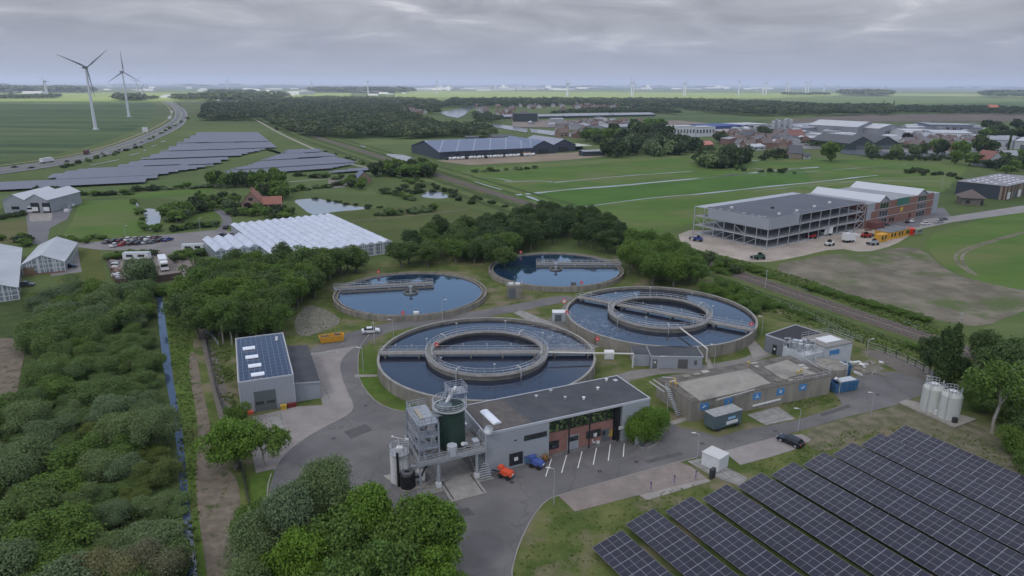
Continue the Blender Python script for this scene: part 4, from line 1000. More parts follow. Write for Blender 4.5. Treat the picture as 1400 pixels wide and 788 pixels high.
def lifebuoy(p, label):
    p = Vector(p)
    e = thing('lifebuoy', label, 'lifebuoy', (p.x, p.y, p.z - 1.0), 'red lifebuoys at the tanks')
    MB().cyl(p - Vector((0, 0, 1.0)), p + Vector((0, 0, 0.3)), 0.04, n=6).build('post', m_rail, e)
    mb = MB(); q = [p + Vector((0.42 * math.cos(a), -0.1, 0.1 + 0.42 * math.sin(a))) for a in np.linspace(0, 2 * math.pi, 15)]
    mb.tube(q, 0.13, 7); mb.build('ring', m_red, e)
    MB().box(p.x - 0.3, p.y - 0.02, p.z - 0.2, p.x + 0.3, p.y + 0.02, p.z + 0.4).build('back_board', m_wht, e)
for px, py, zz_, lb in ((517.5, 372, 2.4, 'red lifebuoy at the back rim of the left settling tank'), (551, 428.5, 2.3, 'red lifebuoy at the front rim of the left settling tank'),
    (712, 345, 2.4, 'red lifebuoy on the back rim of the far settling tank'), (795, 387, 2.3, 'red lifebuoy at the front rim of the far settling tank'),
    (1027, 443.5, 4.2, 'red lifebuoy at the right end of the right aeration tank'), (817, 464, 4.0, 'red lifebuoy in the gap between the two aeration tanks'), (597, 472, 4.3, 'red lifebuoy on the inner ring of the front aeration tank'), (775, 428, 3.2, 'red lifebuoy beside the grey cabinet at the left of the right aeration tank')):
    lifebuoy(G(px, py, zz_), lb)

# ------------------------------------------------------------------ street lamps
def lamp(px, py, top, label, arm=1, h=None):
    p = G(px, py)
    if h is None:
        h = 6.0
        for i in range(40):
            q = 2.5 + i * 0.2
            # height whose top is seen at pixel row `top`
            v = Vector((p.x, p.y, q - CAMH)); dd = v.y * math.cos(PITCH) - v.z * math.sin(PITCH); uu = v.y * math.sin(PITCH) + v.z * math.cos(PITCH)
            if 394 - FPX * uu / dd <= top: h = q; break
    e = thing('street_lamp', label, 'street lamp', p, 'street lamps of the works')
    q = p + Vector((0, 0, h)); ax = Vector((arm, 0.0, 0))
    MB().cyl(p, p + Vector((0, 0, h * 0.5)), 0.075, 0.065, 8).cyl(p + Vector((0, 0, h * 0.5)), q - Vector((0, 0, 0.4)), 0.06, 0.045, 8).build('pole', m_rail, e)
    MB().tube([q - Vector((0, 0, 0.42)), q - Vector((0, 0, 0.12)) + ax * 0.12, q + ax * 0.75], 0.045, 6).build('arm', m_rail, e)
    MB().bar(q + ax * 0.6 + Vector((0, 0, 0.02)), q + ax * 1.3 + Vector((0, 0, 0.06)), 0.2, 0.11).build('lamp_head', m_wht, e)
    return e
for px, py, top, lb, s in ((757, 691, 641, 'street lamp in the grass at the corner of the clay paving', -1), (953, 627, 592, 'street lamp beside the white kiosk', -1),
    (1091, 590, 558, 'street lamp at the dark car', -1), (1190, 571, 536, 'street lamp on the drive to the blue skips', -1), (911.5, 568, 521, 'street lamp in front of the concrete basin', 1),
    (899, 512, 487, 'street lamp before the small grey shed', 1), (976, 503, 471, 'street lamp at the front of the right aeration tank', -1), (1041, 458, 432, 'street lamp at the right end of the right aeration tank', -1),
    (1184, 489, 462, 'street lamp behind the white tank building', 1), (497, 509, 477, 'street lamp at the kerb left of the front aeration tank', -1), (538, 461, 438, 'street lamp between the settling tank and the front aeration tank', -1),
    (605, 438, 411, 'street lamp at the front of the left settling tank', 1), (689, 350, 337, 'lamp post at the left back of the far settling tank', -1), (1272, 529, 513, 'swan-neck lamp beside the pale tanks', -1),
    (174, 337, 311, 'lamp post beside the row of parked cars', 1), (274, 318, 300, 'lamp post on the verge before the greenhouse', 1)):
    lamp(px, py, top, lb, s)
# ------------------------------------------------------------------ buildings of the works
m_clad = mat('grey_cladding', (0.275, 0.295, 0.31), 0.55, (0.305, 0.325, 0.34), 0.2, spec=0.4)
m_cladr = linemat('ribbed_cladding', (0.29, 0.305, 0.33), (0.20, 0.21, 0.23), (0.5, 0.5), (0.025, 0.0), 0.5, 0.4)
m_roof = mat('bitumen_roof', (0.050, 0.053, 0.058), 0.85, (0.072, 0.075, 0.081), 0.25, spec=0.25, detail=9, col3=(0.085, 0.085, 0.086), scale3=0.15, c3=(0.55, 0.72))
m_roofb = mat('weathered_roof', (0.085, 0.078, 0.072), 0.9, (0.125, 0.112, 0.10), 0.8, spec=0.2, detail=9)
m_trim = mat('roof_trim', (0.42, 0.43, 0.45), 0.5)
m_trimd = mat('dark_trim', (0.16, 0.17, 0.18), 0.5)
m_glass = mat('window_glass', (0.02, 0.024, 0.026), 0.06, spec=0.5, ior=1.8)
m_glassp = mat('plant_glass', (0.02, 0.035, 0.018), 0.08, (0.22, 0.28, 0.09), 1.6, spec=0.5, contrast=(0.48, 0.66), detail=8)
m_frame = mat('dark_frame', (0.025, 0.025, 0.028), 0.5)
m_brick = linemat('red_brick', (0.245, 0.120, 0.095), (0.20, 0.125, 0.105), (0.44, 0.44, 0.13), (0.012, 0.012, 0.012), 0.9, 0.2, base2=(0.30, 0.155, 0.125))
m_door = mat('door_grey', (0.105, 0.115, 0.12), 0.6)
m_doorp = linemat('sectional_door', (0.30, 0.315, 0.33), (0.17, 0.18, 0.19), (50, 50, 0.55), (0, 0, 0.03), 0.5, 0.4)
m_doorg = linemat('green_grey_door', (0.105, 0.125, 0.125), (0.06, 0.07, 0.07), (50, 50, 0.6), (0, 0, 0.03), 0.5, 0.4)
m_sky = mat('skylight', (0.66, 0.69, 0.73), 0.35, spec=0.5)
m_pvr = linemat('roof_solar', (0.018, 0.022, 0.045), (0.16, 0.165, 0.19), (1.05, 1.75), (0.03, 0.03), 0.16, 0.5, rot=0, ior=1.6)
def fbox(f, x0, y0, z0, x1, y1, z1, name, m, parent):
    mb = MB(); f.box(mb, min(x0, x1), min(y0, y1), z0, max(x0, x1), max(y0, y1), z1); return mb.build(name, m, parent)
def local(o, ang):
    """Turn a part's own axes to its building's, so its surface pattern follows the walls."""
    o.data.transform(Matrix.Rotation(-ang, 4, 'Z')); o.rotation_euler = (0, 0, ang); return o
def parapet(f, w_, d_, z0, z1, t_, m, parent, name='roof_edge'):
    mb = MB(); pts = lambda a: [f.p(a, a), f.p(w_ - a, a), f.p(w_ - a, d_ - a), f.p(a, d_ - a)]
    o_, i_ = pts(-0.04), pts(t_)
    v = [(p.x, p.y, z_) for z_ in (z0, z1) for p in o_ + i_]
    F = []
    for i in range(4):
        j = (i + 1) % 4
        F += [(i, j, 8 + j, 8 + i), (4 + j, 4 + i, 12 + i, 12 + j), (8 + i, 8 + j, 12 + j, 12 + i), (i, 4 + i, 4 + j, j)]
    mb.add(v, F); return mb.build(name, m, parent)
def window(f, x0, x1, z0, z1, parent, y=0.0, nx=1, nz=1, gl=None, fm=None, side=0, t_=0.06, name='window'):
    """Window in the wall at depth y (side 0 = front, 1 = left end, 2 = right end measured along y)."""
    P = (lambda a, b: f.p(a, y + b)) if side == 0 else (lambda a, b: f.p(y + b, a))
    g = MB().hexa([tuple(P(a, b)) [:2] + (z_,) for z_ in (z0, z1) for a, b in ((x0, -0.03), (x1, -0.03), (x1, 0.12), (x0, 0.12))])
    wd = g.build(name, gl or m_glass, parent)
    fr = MB()
    def bx(a0, a1, c0, c1): fr.hexa([tuple(P(a, b))[:2] + (z_,) for z_ in (c0, c1) for a, b in ((a0, -0.07), (a1, -0.07), (a1, 0.0), (a0, 0.0))])
    for i in range(nx + 1): xx = x0 + (x1 - x0) * i / nx; bx(xx - t_ / 2, xx + t_ / 2, z0, z1)
    for i in range(nz + 1): zq = z0 + (z1 - z0) * i / nz; bx(x0 - t_ / 2, x1 + t_ / 2, zq - t_ / 2, zq + t_ / 2)
    fr.build('frame', fm or m_frame, wd)
    return wd

# --- office and workshop building
HO = 7.4
f, W, D = frame3((663.7, 594), (888.8, 545), (634.5, 555.3), HO)
D = 10.9
off_ang = f.ang()
xs = f.loc(G(751.8, 575.6, HO))[0]; xe = f.loc(G(853, 554, HO))[0]
of = thing('office_building', 'long flat-roofed grey and brick office building with black roof beside the asphalt yard', 'building', f.p(0, 0))
RB = 1.1    # the brick front is set back under the roof
local(fbox(f, 0, 0, 0, xs, D, HO - 0.25, 'clad_wall', m_clad, of), 0)
local(fbox(f, xs + 0.003, RB, 0, xe, D, HO - 0.25, 'brick_wall', m_brick, of), off_ang)
fbox(f, xe + 0.003, 0, 0, W, D, HO - 0.25, 'end_wall', m_clad, of)
rf = fbox(f, 0, 0, HO - 0.25, W, D, HO + 0.05, 'roof', m_roof, of)
mb = MB(); P_ = f.p; mb.hexa([P_(0.5, 0.5, HO + 0.055), P_(8.6, 0.5, HO + 0.055), P_(7.4, D - 0.5, HO + 0.055), P_(0.5, D - 0.5, HO + 0.055), P_(0.5, 0.5, HO + 0.075), P_(8.6, 0.5, HO + 0.075), P_(7.4, D - 0.5, HO + 0.075), P_(0.5, D - 0.5, HO + 0.075)])
mb.build('weathered_patch', m_roofb, rf)
parapet(f, W, D, HO - 0.28, HO + 0.16, 0.13, m_trim, of)
# barrel roof light and satellite dish
mb = MB(); a0, a1 = G(661.5, 562.8, HO), G(680.5, 580.6, HO); dd = (a1 - a0).normalized(); nn = Vector((-dd.y, dd.x, 0))
prof = [(math.cos(q) * 0.80, math.sin(q) * 0.34 + 0.08) for q in np.linspace(0, math.pi, 9)]
vs = [a + nn * x + Vector((0, 0, z_)) for a in (a0, a1) for x, z_ in prof]
mb.add([tuple(v) for v in vs], [(i, i + 1, 10 + i, 9 + i) for i in range(8)] + [tuple(range(8, -1, -1)), tuple(range(9, 18))]); mb.build('roof_light', m_sky, rf)
dish = G(669, 588, HO + 0.8)
dp = MB().cyl(dish - Vector((0, 0, 0.85)), dish, 0.06, n=6).build('dish_mast', m_steel, rf)
mb = MB(); ax = Vector((-0.35, -0.75, 0.55)).normalized(); ux = ax.cross(Vector((0, 0, 1))).normalized(); uy = ax.cross(ux)
vs = [dish]; n_ = 16
for ring_, (r_, dz) in enumerate(((0.4, 0.07), (0.8, 0.24))):
    vs += [dish + ax * dz + (ux * math.cos(2 * math.pi * i / n_) + uy * math.sin(2 * math.pi * i / n_)) * r_ for i in range(n_)]
mb.add([tuple(v) for v in vs], [(0, 1 + i, 1 + (i + 1) % n_) for i in range(n_)] + [(1 + i, 1 + n_ + i, 1 + n_ + (i + 1) % n_, 1 + (i + 1) % n_) for i in range(n_)])
mb.build('satellite_dish', m_steel, rf)
for x, y in ((13.5, 8.6), (17, 9.6), (21, 4.5), (29.0, 9.6), (25.5, 7.0), (18.0, 6.0)):
    p = f.p(x, y, HO + 0.05); MB().cyl(p, p + Vector((0, 0, 0.35)), 0.22, n=10).cyl(p + Vector((0, 0, 0.35)), p + Vector((0, 0, 0.48)), 0.32, n=10).build('roof_vent', m_wht if x > 20 else m_steel, rf)
fbox(f, W - 1.9, D - 2.2, HO + 0.05, W - 1.2, D - 1.4, HO + 0.2, 'roof_hatch', m_trim, rf)
# cladding front: window grid, strip window
window(f, 4.3, 6.7, 0.5, 2.7, of, nx=4, nz=4, t_=0.10)
fbox(f, 5.15, -0.09, 1.25, 5.85, -0.03, 1.9, 'poster', m_wht, of)
window(f, 7.0, 11.2, 4.6, 5.5, of, nx=4, nz=1)
fbox(f, 5.2, -0.08, 5.0, 5.6, 0.0, 5.15, 'wall_lamp', m_dark, of)
for x in (0.02,):
    fbox(f, -0.03, -0.03, 0, 0.10, 0.10, HO - 0.3, 'corner_trim', m_trim, of)
# brick front: long strip of windows above, openings below
Lb = xe - xs
window(f, xs + 0.1, xe - 0.15, 4.35, 6.6, of, y=RB, nx=18, nz=1, gl=m_glassp, t_=0.10, name='strip_window')
window(f, xs + 0.5, xs + 2.5, 1.1, 2.6, of, y=RB, nx=3, nz=2)
d_ = fbox(f, xs + 4.2, RB - 0.06, 0.05, xs + 6.5, RB + 0.05, 2.9, 'sectional_door', m_doorp, of)
fbox(f, xs + 4.3, RB - 0.10, 1.75, xs + 6.4, RB - 0.065, 2.65, 'door_window', m_glass, d_)
window(f, xs + 8.1, xs + 11.0, 1.5, 2.9, of, y=RB, nx=4, nz=1)
fbox(f, xs + 9.5, RB - 0.10, 1.6, xs + 10.2, RB - 0.075, 2.3, 'notice', m_wht, of)
d_ = fbox(f, xs + 11.2, RB - 0.06, 0.05, xs + 12.1, RB + 0.05, 2.6, 'door', m_door, of); fbox(f, xs + 11.35, RB - 0.085, 1.4, xs + 11.95, RB - 0.06, 2.3, 'door_window', m_glass, d_)
window(f, xs + 15.2, xs + 15.9, 1.4, 2.8, of, y=RB, nx=1, nz=1)
d_ = fbox(f, xe - 2.7, RB - 0.06, 0.05, xe - 1.8, RB + 0.05, 2.6, 'door', m_door, of)
# glazed corner bay
window(f, xe - 1.1, xe - 0.1, 0.1, 6.9, of, y=0.7, nx=2, nz=5, t_=0.12, name='glazed_bay')
fbox(f, xe - 1.2, 0.85, 0.05, xe - 0.01, RB - 0.01, HO - 0.26, 'bay_core', m_frame, of)
for x in (xs + 3.9, xs + 8.0, xs + 13.9):
    fbox(f, x, 0.05, 0, x + 0.2, 0.25, HO - 0.27, 'column', m_frame, of)
# two yellow painted dancing strokes on the brick
mb = MB()
for q0, q1 in (((12.6, 0.9), (12.9, 1.7)), ((12.9, 1.7), (13.15, 0.9)), ((12.75, 1.9), (13.0, 2.3)), ((13.4, 1.0), (13.4, 2.1)), ((13.4, 2.1), (13.8, 2.1)), ((13.8, 2.1), (13.8, 1.0)), ((13.8, 1.0), (13.4, 1.0))):
    a, b = f.p(xs + q0[0], RB - 0.03, q0[1]), f.p(xs + q1[0], RB - 0.03, q1[1]); mb.bar(a, b, 0.14, 0.05)
mb.build('yellow_emblem', mat('yellow_paint', (0.62, 0.42, 0.03), 0.6), of)
fbox(f, xs + 14.1, -0.05, 2.5, xs + 15.3, 0.03, 3.1, 'sign_board', m_wht, of)
o = fbox(f, xs, 0.0, 0.02, xe, RB, 0.14, 'sidewalk', mat('sidewalk_tiles', (0.125, 0.12, 0.115), 0.9, (0.16, 0.155, 0.148), 0.8), None); tag(o, kind='structure')
fbox(f, -0.35, 2.0, 0, -0.02, 2.35, HO - 0.3, 'downpipe', m_steel, of)
# bicycle shelter
bs = thing('bicycle_shelter', 'low glazed bicycle shelter between the office end and the round green tree', 'shelter', G(872, 606))
s0, s1, s2 = G(853, 600), G(868, 611), G(878, 607)
sf = Fr(s0, s1 - s0); sl = (s1 - s0).length; sw = 1.9
fbox(sf, 0, 0, 2.05, sl, sw, 2.15, 'roof', m_glass, bs)
for x in (0, sl - 0.08):
    for y in (0, sw - 0.08): fbox(sf, x, y, 0, x + 0.08, y + 0.08, 2.05, 'post', m_rail, bs)
for y in (0.0, sw - 0.06): fbox(sf, 0, y, 1.98, sl, y + 0.06, 2.18, 'gutter', m_trim, bs)
fbox(sf, 0.1, sw - 0.05, 0.3, sl - 0.1, sw - 0.02, 1.95, 'back_panel', mat('pale_glass', (0.28, 0.30, 0.30), 0.2), bs)
fbox(sf, sl - 0.05, 0.1, 0.3, sl - 0.02, sw - 0.1, 1.95, 'end_panel', MATS['pale_glass'], bs)
def bicycle(p, ang, label, col):
    e = thing('bicycle', label, 'bicycle', p, 'bicycles by the office')
    u = Vector((math.cos(ang), math.sin(ang), 0))
    for s in (-0.52, 0.52):
        mb = MB(); c = Vector(p) + u * s + Vector((0, 0, 0.34))
        q = [c + u * 0.33 * math.cos(a) + Vector((0, 0, 0.33 * math.sin(a))) for a in np.linspace(0, 2 * math.pi, 13)]
        mb.tube(q, 0.025, 4); mb.build('wheel', m_dark, e)
    b = Vector(p); Z = lambda s, z_: b + u * s + Vector((0, 0, z_))
    MB().tube([Z(-0.52, 0.34), Z(-0.1, 0.32), Z(0.32, 0.85), Z(-0.2, 0.8), Z(-0.1, 0.32)], 0.03, 5).tube([Z(-0.2, 0.8), Z(-0.52, 0.34)], 0.025, 5).tube([Z(0.32, 0.85), Z(0.52, 0.34)], 0.03, 5).tube([Z(0.32, 0.85), Z(0.3, 1.05)], 0.03, 5).build('frame', mat(col[0], col[1], 0.5), e)
    n = Vector((-u.y, u.x, 0)); MB().bar(Z(0.3, 1.05) - n * 0.27, Z(0.3, 1.05) + n * 0.27, 0.04).build('handlebar', m_dark, e)
    MB().bar(Z(-0.35, 0.93), Z(-0.1, 0.93), 0.14, 0.07).build('saddle', m_dark, e)
for i in range(4):
    bicycle(sf.p(0.8 + i * 1.1, 0.9, 0.08), off_ang + 1.9, 'bicycle parked under the glazed shelter', ('bike_blue', (0.03, 0.05, 0.14)) if i % 2 else ('bike_grey', (0.2, 0.2, 0.2)))
bicycle(f.p(xs + 7.3, 1.6, 0.14), off_ang, 'dark bicycle leaning in front of the brick wall by the white roller door', ('bike_black', (0.02, 0.02, 0.02)))
# garden chairs in front
def chair(p, ang, label, m):
    e = thing('garden_chair', label, 'chair', p, 'chairs before the brick front')
    fr_ = Fr(p, (math.cos(ang), math.sin(ang))); z0 = p.z
    fbox(fr_, -0.24, -0.24, z0 + 0.42, 0.24, 0.24, z0 + 0.47, 'seat', m, e); fbox(fr_, -0.24, 0.20, z0 + 0.47, 0.24, 0.25, z0 + 0.98, 'backrest', m, e)
    for x in (-0.22, 0.18):
        for y in (-0.22, 0.18): fbox(fr_, x, y, z0, x + 0.04, y + 0.04, z0 + 0.42, 'leg', m, e)
chair(f.p(xs + 9.6, 0.9, 0.14), off_ang + 0.3, 'white garden chair in front of the entrance window', m_wht)
chair(f.p(xs + 10.4, 1.2, 0.14), off_ang - 0.4, 'second white garden chair, nearest the office door', m_wht)
chair(f.p(xs + 10.1, 0.4, 0.14), off_ang + 2.9, 'white garden chair turned with its back to the parking bays', m_wht)

# --- storage shed with solar roof and its lean-to
HS = 6.7
f, W, D = frame3((325.4, 523.6), (401, 512.6), (308.4, 465.2), HS)
sa = f.ang()
sh = thing('storage_shed', 'grey metal shed with solar panels and four roof lights, dark lean-to on its right', 'shed', f.p(0, 0))
local(fbox(f, 0, 0, 0, W, D, HS - 0.1, 'wall', m_cladr, sh), sa)
rf = fbox(f, 0, 0, HS - 0.1, W, D, HS + 0.02, 'roof', m_trimd, sh)
parapet(f, W, D, HS - 0.15, HS + 0.15, 0.14, m_trim, sh)
local(fbox(f, 0.35, 0.3, HS + 0.03, W - 0.35, D - 0.6, HS + 0.10, 'solar_array', m_pvr, rf), sa)
for i in range(4):
    q_ = f.loc(G(340.5 + i * 4.0, 478 + i * 11.9, HS)); x, y = q_[0] - 1.25, q_[1]
    mb = MB(); ns = 8
    pr = [(math.cos(q) * 0.72, math.sin(q) * 0.45 + 0.12) for q in np.linspace(0, math.pi, ns)]
    vs = [f.p(x0, y + a, HS + 0.06 + b) for x0 in (x, x + 2.5) for a, b in pr]
    mb.add([tuple(v) for v in vs], [(i_, i_ + 1, ns + i_ + 1, ns + i_) for i_ in range(ns - 1)] + [tuple(range(ns)), tuple(range(2 * ns - 1, ns - 1, -1))]); mb.build('roof_light', m_sky, rf)
for x, y in ((W - 1.6, D - 3.2), (W - 1.7, D - 4.6)):
    p = f.p(x, y, HS + 0.08); MB().cyl(p, p + Vector((0, 0, 0.3)), 0.32, n=12).build('roof_vent', m_wht, rf)
dx = f.loc(G(340 + 9, 540, 4))[0]
dr = fbox(f, 2.55, -0.07, 0.05, 6.6, 0.02, 4.3, 'roller_door', m_doorg, sh)
for i in range(2): fbox(f, 2.75 + i * 2.0, -0.10, 1.5, 4.25 + i * 2.1, -0.072, 2.1, 'door_window', m_glass, dr)
fbox(f, -0.03, -0.03, 0, 0.12, 0.12, HS - 0.2, 'corner_trim', m_trim, sh); fbox(f, W - 0.12, -0.03, 0, W + 0.03, 0.12, HS - 0.2, 'corner_trim', m_trim, sh)
lw = 5.0; y0, y1 = 1.6, D - 2.0
mb = MB(); mb.hexa([f.p(W + 0.01, y0, 0), f.p(W + lw, y0, 0), f.p(W + lw, y1, 0), f.p(W + 0.01, y1, 0), f.p(W + 0.01, y0, 4.1), f.p(W + lw, y0, 3.6), f.p(W + lw, y1, 3.6), f.p(W + 0.01, y1, 4.1)])
lt = local(mb.build('lean_to_wall', m_cladr, sh), sa)
mb = MB(); mb.hexa([f.p(W + 0.02, y0 - .1, 4.11), f.p(W + lw + .1, y0 - .1, 3.61), f.p(W + lw + .1, y1, 3.61), f.p(W + 0.02, y1, 4.11), f.p(W + 0.02, y0 - .1, 4.25), f.p(W + lw + .1, y0 - .1, 3.75), f.p(W + lw + .1, y1, 3.75), f.p(W + 0.02, y1, 4.25)])
mb.build('lean_to_roof', m_roof, sh)
mb = MB(); mb.bar(f.p(W + 0.02, y0 - 0.16, 4.18), f.p(W + lw + .1, y0 - 0.16, 3.68), 0.1, 0.22); mb.build('lean_to_edge', m_trim, sh)
# things stacked along the shed
def crate(nm, fr_, x, y, w_, d2, h_, m, label, cat, z0=0.06):
    e = thing(nm, label, cat, fr_.p(x, y))
    fbox(fr_, x, y, z0, x + w_, y + d2, z0 + h_ * 0.88, 'body', m, e); fbox(fr_, x - 0.05, y - 0.05, z0 + h_ * 0.88, x + w_ + 0.05, y + d2 + 0.05, z0 + h_, 'lid', m, e)
    return e
crate('storage_bin', f, 7.2, -1.2, 1.1, 0.8, 0.9, mat('bin_yellow', (0.45, 0.30, 0.04), 0.6), 'yellow storage bin by the roller door of the solar-roofed shed', 'bin')
crate('storage_bin', f, 8.5, -0.75, 1.7, 0.6, 0.8, mat('bin_maroon', (0.16, 0.03, 0.03), 0.6), 'dark red storage bin at the right front corner of the shed', 'bin')
crate('storage_bin', f, 0.2, -0.9, 1.9, 0.7, 0.6, mat('bin_red', (0.55, 0.10, 0.05), 0.6), 'orange red bin at the left front corner of the shed', 'bin')

# --- small grey pump shed
HP = 3.0
f, W, D = frame3((890, 487), (961, 488), (889, 473.5), HP)
ps = thing('pump_shed', 'small grey flat shed with brown door in front of the right aeration tank', 'shed', f.p(0, 0))
local(fbox(f, -3.6, 1.2, 0, W, D, HP - 0.1, 'wall', m_cladr, ps), f.ang()); local(fbox(f, 0, 0, 0, W, 1.2, HP - 0.1, 'front_wall', m_cladr, ps), f.ang())
fbox(f, -3.6, 1.2, HP - 0.09, W, D, HP + 0.05, 'roof', m_roof, ps); fbox(f, -0.02, -0.05, HP - 0.09, W, 1.19, HP + 0.05, 'front_roof', m_roof, ps)
fbox(f, -0.02, -0.12, HP - 0.15, W + 0.1, -0.05, HP + 0.10, 'roof_edge', m_trim, ps); fbox(f, W + 0.003, -0.05, HP - 0.15, W + 0.12, D, HP + 0.10, 'roof_edge', m_trim, ps); fbox(f, -0.12, -0.12, HP - 0.1, -0.03, D, HP + 0.13, 'roof_edge', m_trim, ps)
fbox(f, 0.5, -0.06, 0.05, 1.5, 0.02, 2.2, 'door', m_door, ps); fbox(f, 0.75, -0.09, 1.3, 1.2, -0.065, 1.75, 'notice', m_wht, ps)
fbox(f, 6.2, -0.06, 0.05, 8.4, 0.02, 2.3, 'double_door', mat('brown_door', (0.10, 0.098, 0.10), 0.6), ps); fbox(f, 9.8, -0.06, 1.0, 10.5, 0.02, 2.1, 'vent_grille', m_door, ps)

# --- concrete basin
HB = 4.2
f, W, D = frame3((946.5, 550.3), (1137, 514), (880, 520), HB)
D2 = f.loc(G(880, 520, HB)); D = D2[1]
ba = f.ang(); 
cb = thing('concrete_basin', 'long low concrete basin with blue emblems along its front wall', 'basin', f.p(0, 0))
m_basin = mat('basin_concrete', (0.205, 0.188, 0.155), 0.9, (0.275, 0.255, 0.215), 0.5, spec=0.2, detail=9, stretch=(1, 1, 0.25), col3=(0.16, 0.15, 0.13), scale3=0.3, c3=(0.52, 0.7))
local(fbox(f, 0, 0, 0, W, D, HB - 0.12, 'wall', m_basin, cb), 0)
m_btop = mat('basin_top', (0.085, 0.076, 0.068), 0.9, (0.16, 0.145, 0.125), 0.45, spec=0.2, detail=10)
tp = fbox(f, 0.0, 0.0, HB - 0.118, W, D, HB, 'deck', m_btop, cb)
def pxbox(pts, z0, z1, name, m, parent):
    q = [G(*p, z1) for p in pts]; return MB().prism([(p.x, p.y) for p in q], z0, z1).build(name, m, parent)
m_slabt = mat('cover_slab', (0.235, 0.218, 0.185), 0.9, (0.30, 0.28, 0.24), 0.4, detail=8, col3=(0.19, 0.178, 0.155), scale3=0.2, c3=(0.5, 0.62))
pxbox([(924, 524), (1024, 504), (1054, 524), (1040, 527), (1020, 534), (957, 548)], HB + 0.005, HB + 0.25, 'cover_slab', m_slabt, tp)
pxbox([(1044, 501.5), (1076, 492), (1110, 509), (1069, 518)], HB + 0.005, HB + 0.22, 'cover_slab', m_slabt, tp)
g_ = random.Random(5)
for px, py in ((893, 520), (899, 523), (936, 518), (950, 515), (962, 511), (1028, 499), (1034, 503), (1046, 494), (1050, 488), (1055, 492), (1068, 487), (1090, 489), (1098, 492), (1083, 487), (1062, 523), (1073, 521), (1080, 523), (1100, 515), (1107, 514), (1092, 503), (1100, 506), (1120, 500), (945, 546), (952, 551), (949, 541), (930, 510), (1105, 495), (1015, 500)):
    p = G(px, py, HB)
    if not (0.4 < f.loc(p)[0] < W - 1.2 and 0.4 < f.loc(p)[1] < D - 1.2): continue
    x, y = f.loc(p); fbox(f, x, y, HB + 0.005, x + g_.uniform(0.8, 2.0), y + g_.uniform(0.6, 1.1), HB + g_.uniform(0.15, 0.35), 'hatch', g_.choice([m_slabt, mat('pale_slab', (0.34, 0.33, 0.30), 0.9), m_tankd]), tp)
for a, b in (((893, 519), (915, 534)), ((888, 522), (908, 536)), ((1085, 484), (1103, 492)), ((1103, 492), (1118, 502)), ((980, 547), (1032, 533)), ((905, 516), (920, 517))):
    MB().bar(G(*a, HB + 0.3), G(*b, HB + 0.3), 0.17, 0.2).build('pipe', mat('pale_pipe', (0.38, 0.37, 0.35), 0.6), cb)
for px, py in ((917, 528), (924, 530), (922, 524), (1090, 514), (1023, 501), (1095, 512)):
    p = G(px, py, HB); MB().cyl(p, p + Vector((0, 0, 1.0)), 0.09, n=6).cyl(p + Vector((0, 0, 0.8)), p + Vector((0, 0, 1.05)), 0.3, n=8).build('valve', mat('valve_yellow', (0.42, 0.30, 0.06), 0.6), cb)
MB().bar(f.p(W * 0.42, -0.15, 0.9), f.p(W * 0.62, -0.15, 1.2), 0.22, 0.3).build('wall_pipe', m_wht, cb)
# emblems: blue panels with a white symbol
m_blue = mat('emblem_blue', (0.06, 0.20, 0.42), 0.6)
for i, (px, py) in enumerate(((966, 557.5), (997, 550), (1034, 541), (1065, 534), (1094, 527.5))):
    x = f.loc(G(px, py, 2.9))[0]
    em = fbox(f, x - 0.95, -0.05, 2.15, x + 0.95, -0.003, 3.55, 'emblem', m_blue, cb)
    P = lambda a, c: f.p(x + a, -0.07, c)
    mb = MB()
    if i == 0: mb.bar(P(-0.55, 2.6), P(0.3, 2.95), 0.14, 0.05).bar(P(0.3, 2.95), P(0.55, 2.75), 0.14, 0.05).bar(P(-0.2, 2.75), P(-0.1, 3.1), 0.14, 0.05)
    if i == 1: mb.bar(P(-0.2, 2.5), P(0.15, 2.8), 0.12, 0.05).bar(P(0.15, 2.8), P(-0.1, 3.2), 0.12, 0.05)
    if i == 2: mb.bar(P(0, 2.7), P(0, 3.2), 0.18, 0.05).bar(P(-0.5, 2.6), P(0.5, 2.6), 0.14, 0.05)
    if i == 3:
        q = [P(0.24 * math.cos(a), 2.85 + 0.24 * math.sin(a)) for a in np.linspace(0, 2 * math.pi, 11)]; mb.tube(q, 0.08, 5)
    if i == 4: mb.bar(P(-0.5, 2.8), P(0.5, 3.05), 0.12, 0.05).bar(P(-0.4, 2.55), P(0.4, 2.75), 0.12, 0.05)
    mb.build('symbol', m_wht if i != 1 else MATS['yellow_paint'], em)
# handrail on the right half of the deck
mb = MB(); railing(mb, [f.p(W * 0.72, 0.15, HB), f.p(W - 0.15, 0.15, HB), f.p(W - 0.15, D * 0.5, HB)]); mb.build('railing', m_rail, cb)
st = MB()
for i in range(14): 
    a = G(925, 560).lerp(G(917, 545, HB), i / 14) if False else f.p(-1.25, 3.0 + i * 0.3, 0.25 + i * 0.28); st.bar(a, a + f.u * 1.1, 0.28, 0.05)
st.build('steps', m_rail, cb)
mb = MB(); railing(mb, [f.p(-1.25, 2.8, 0.1), f.p(-1.25, 7.1, HB)]); mb.build('stair_railing', m_rail, cb)

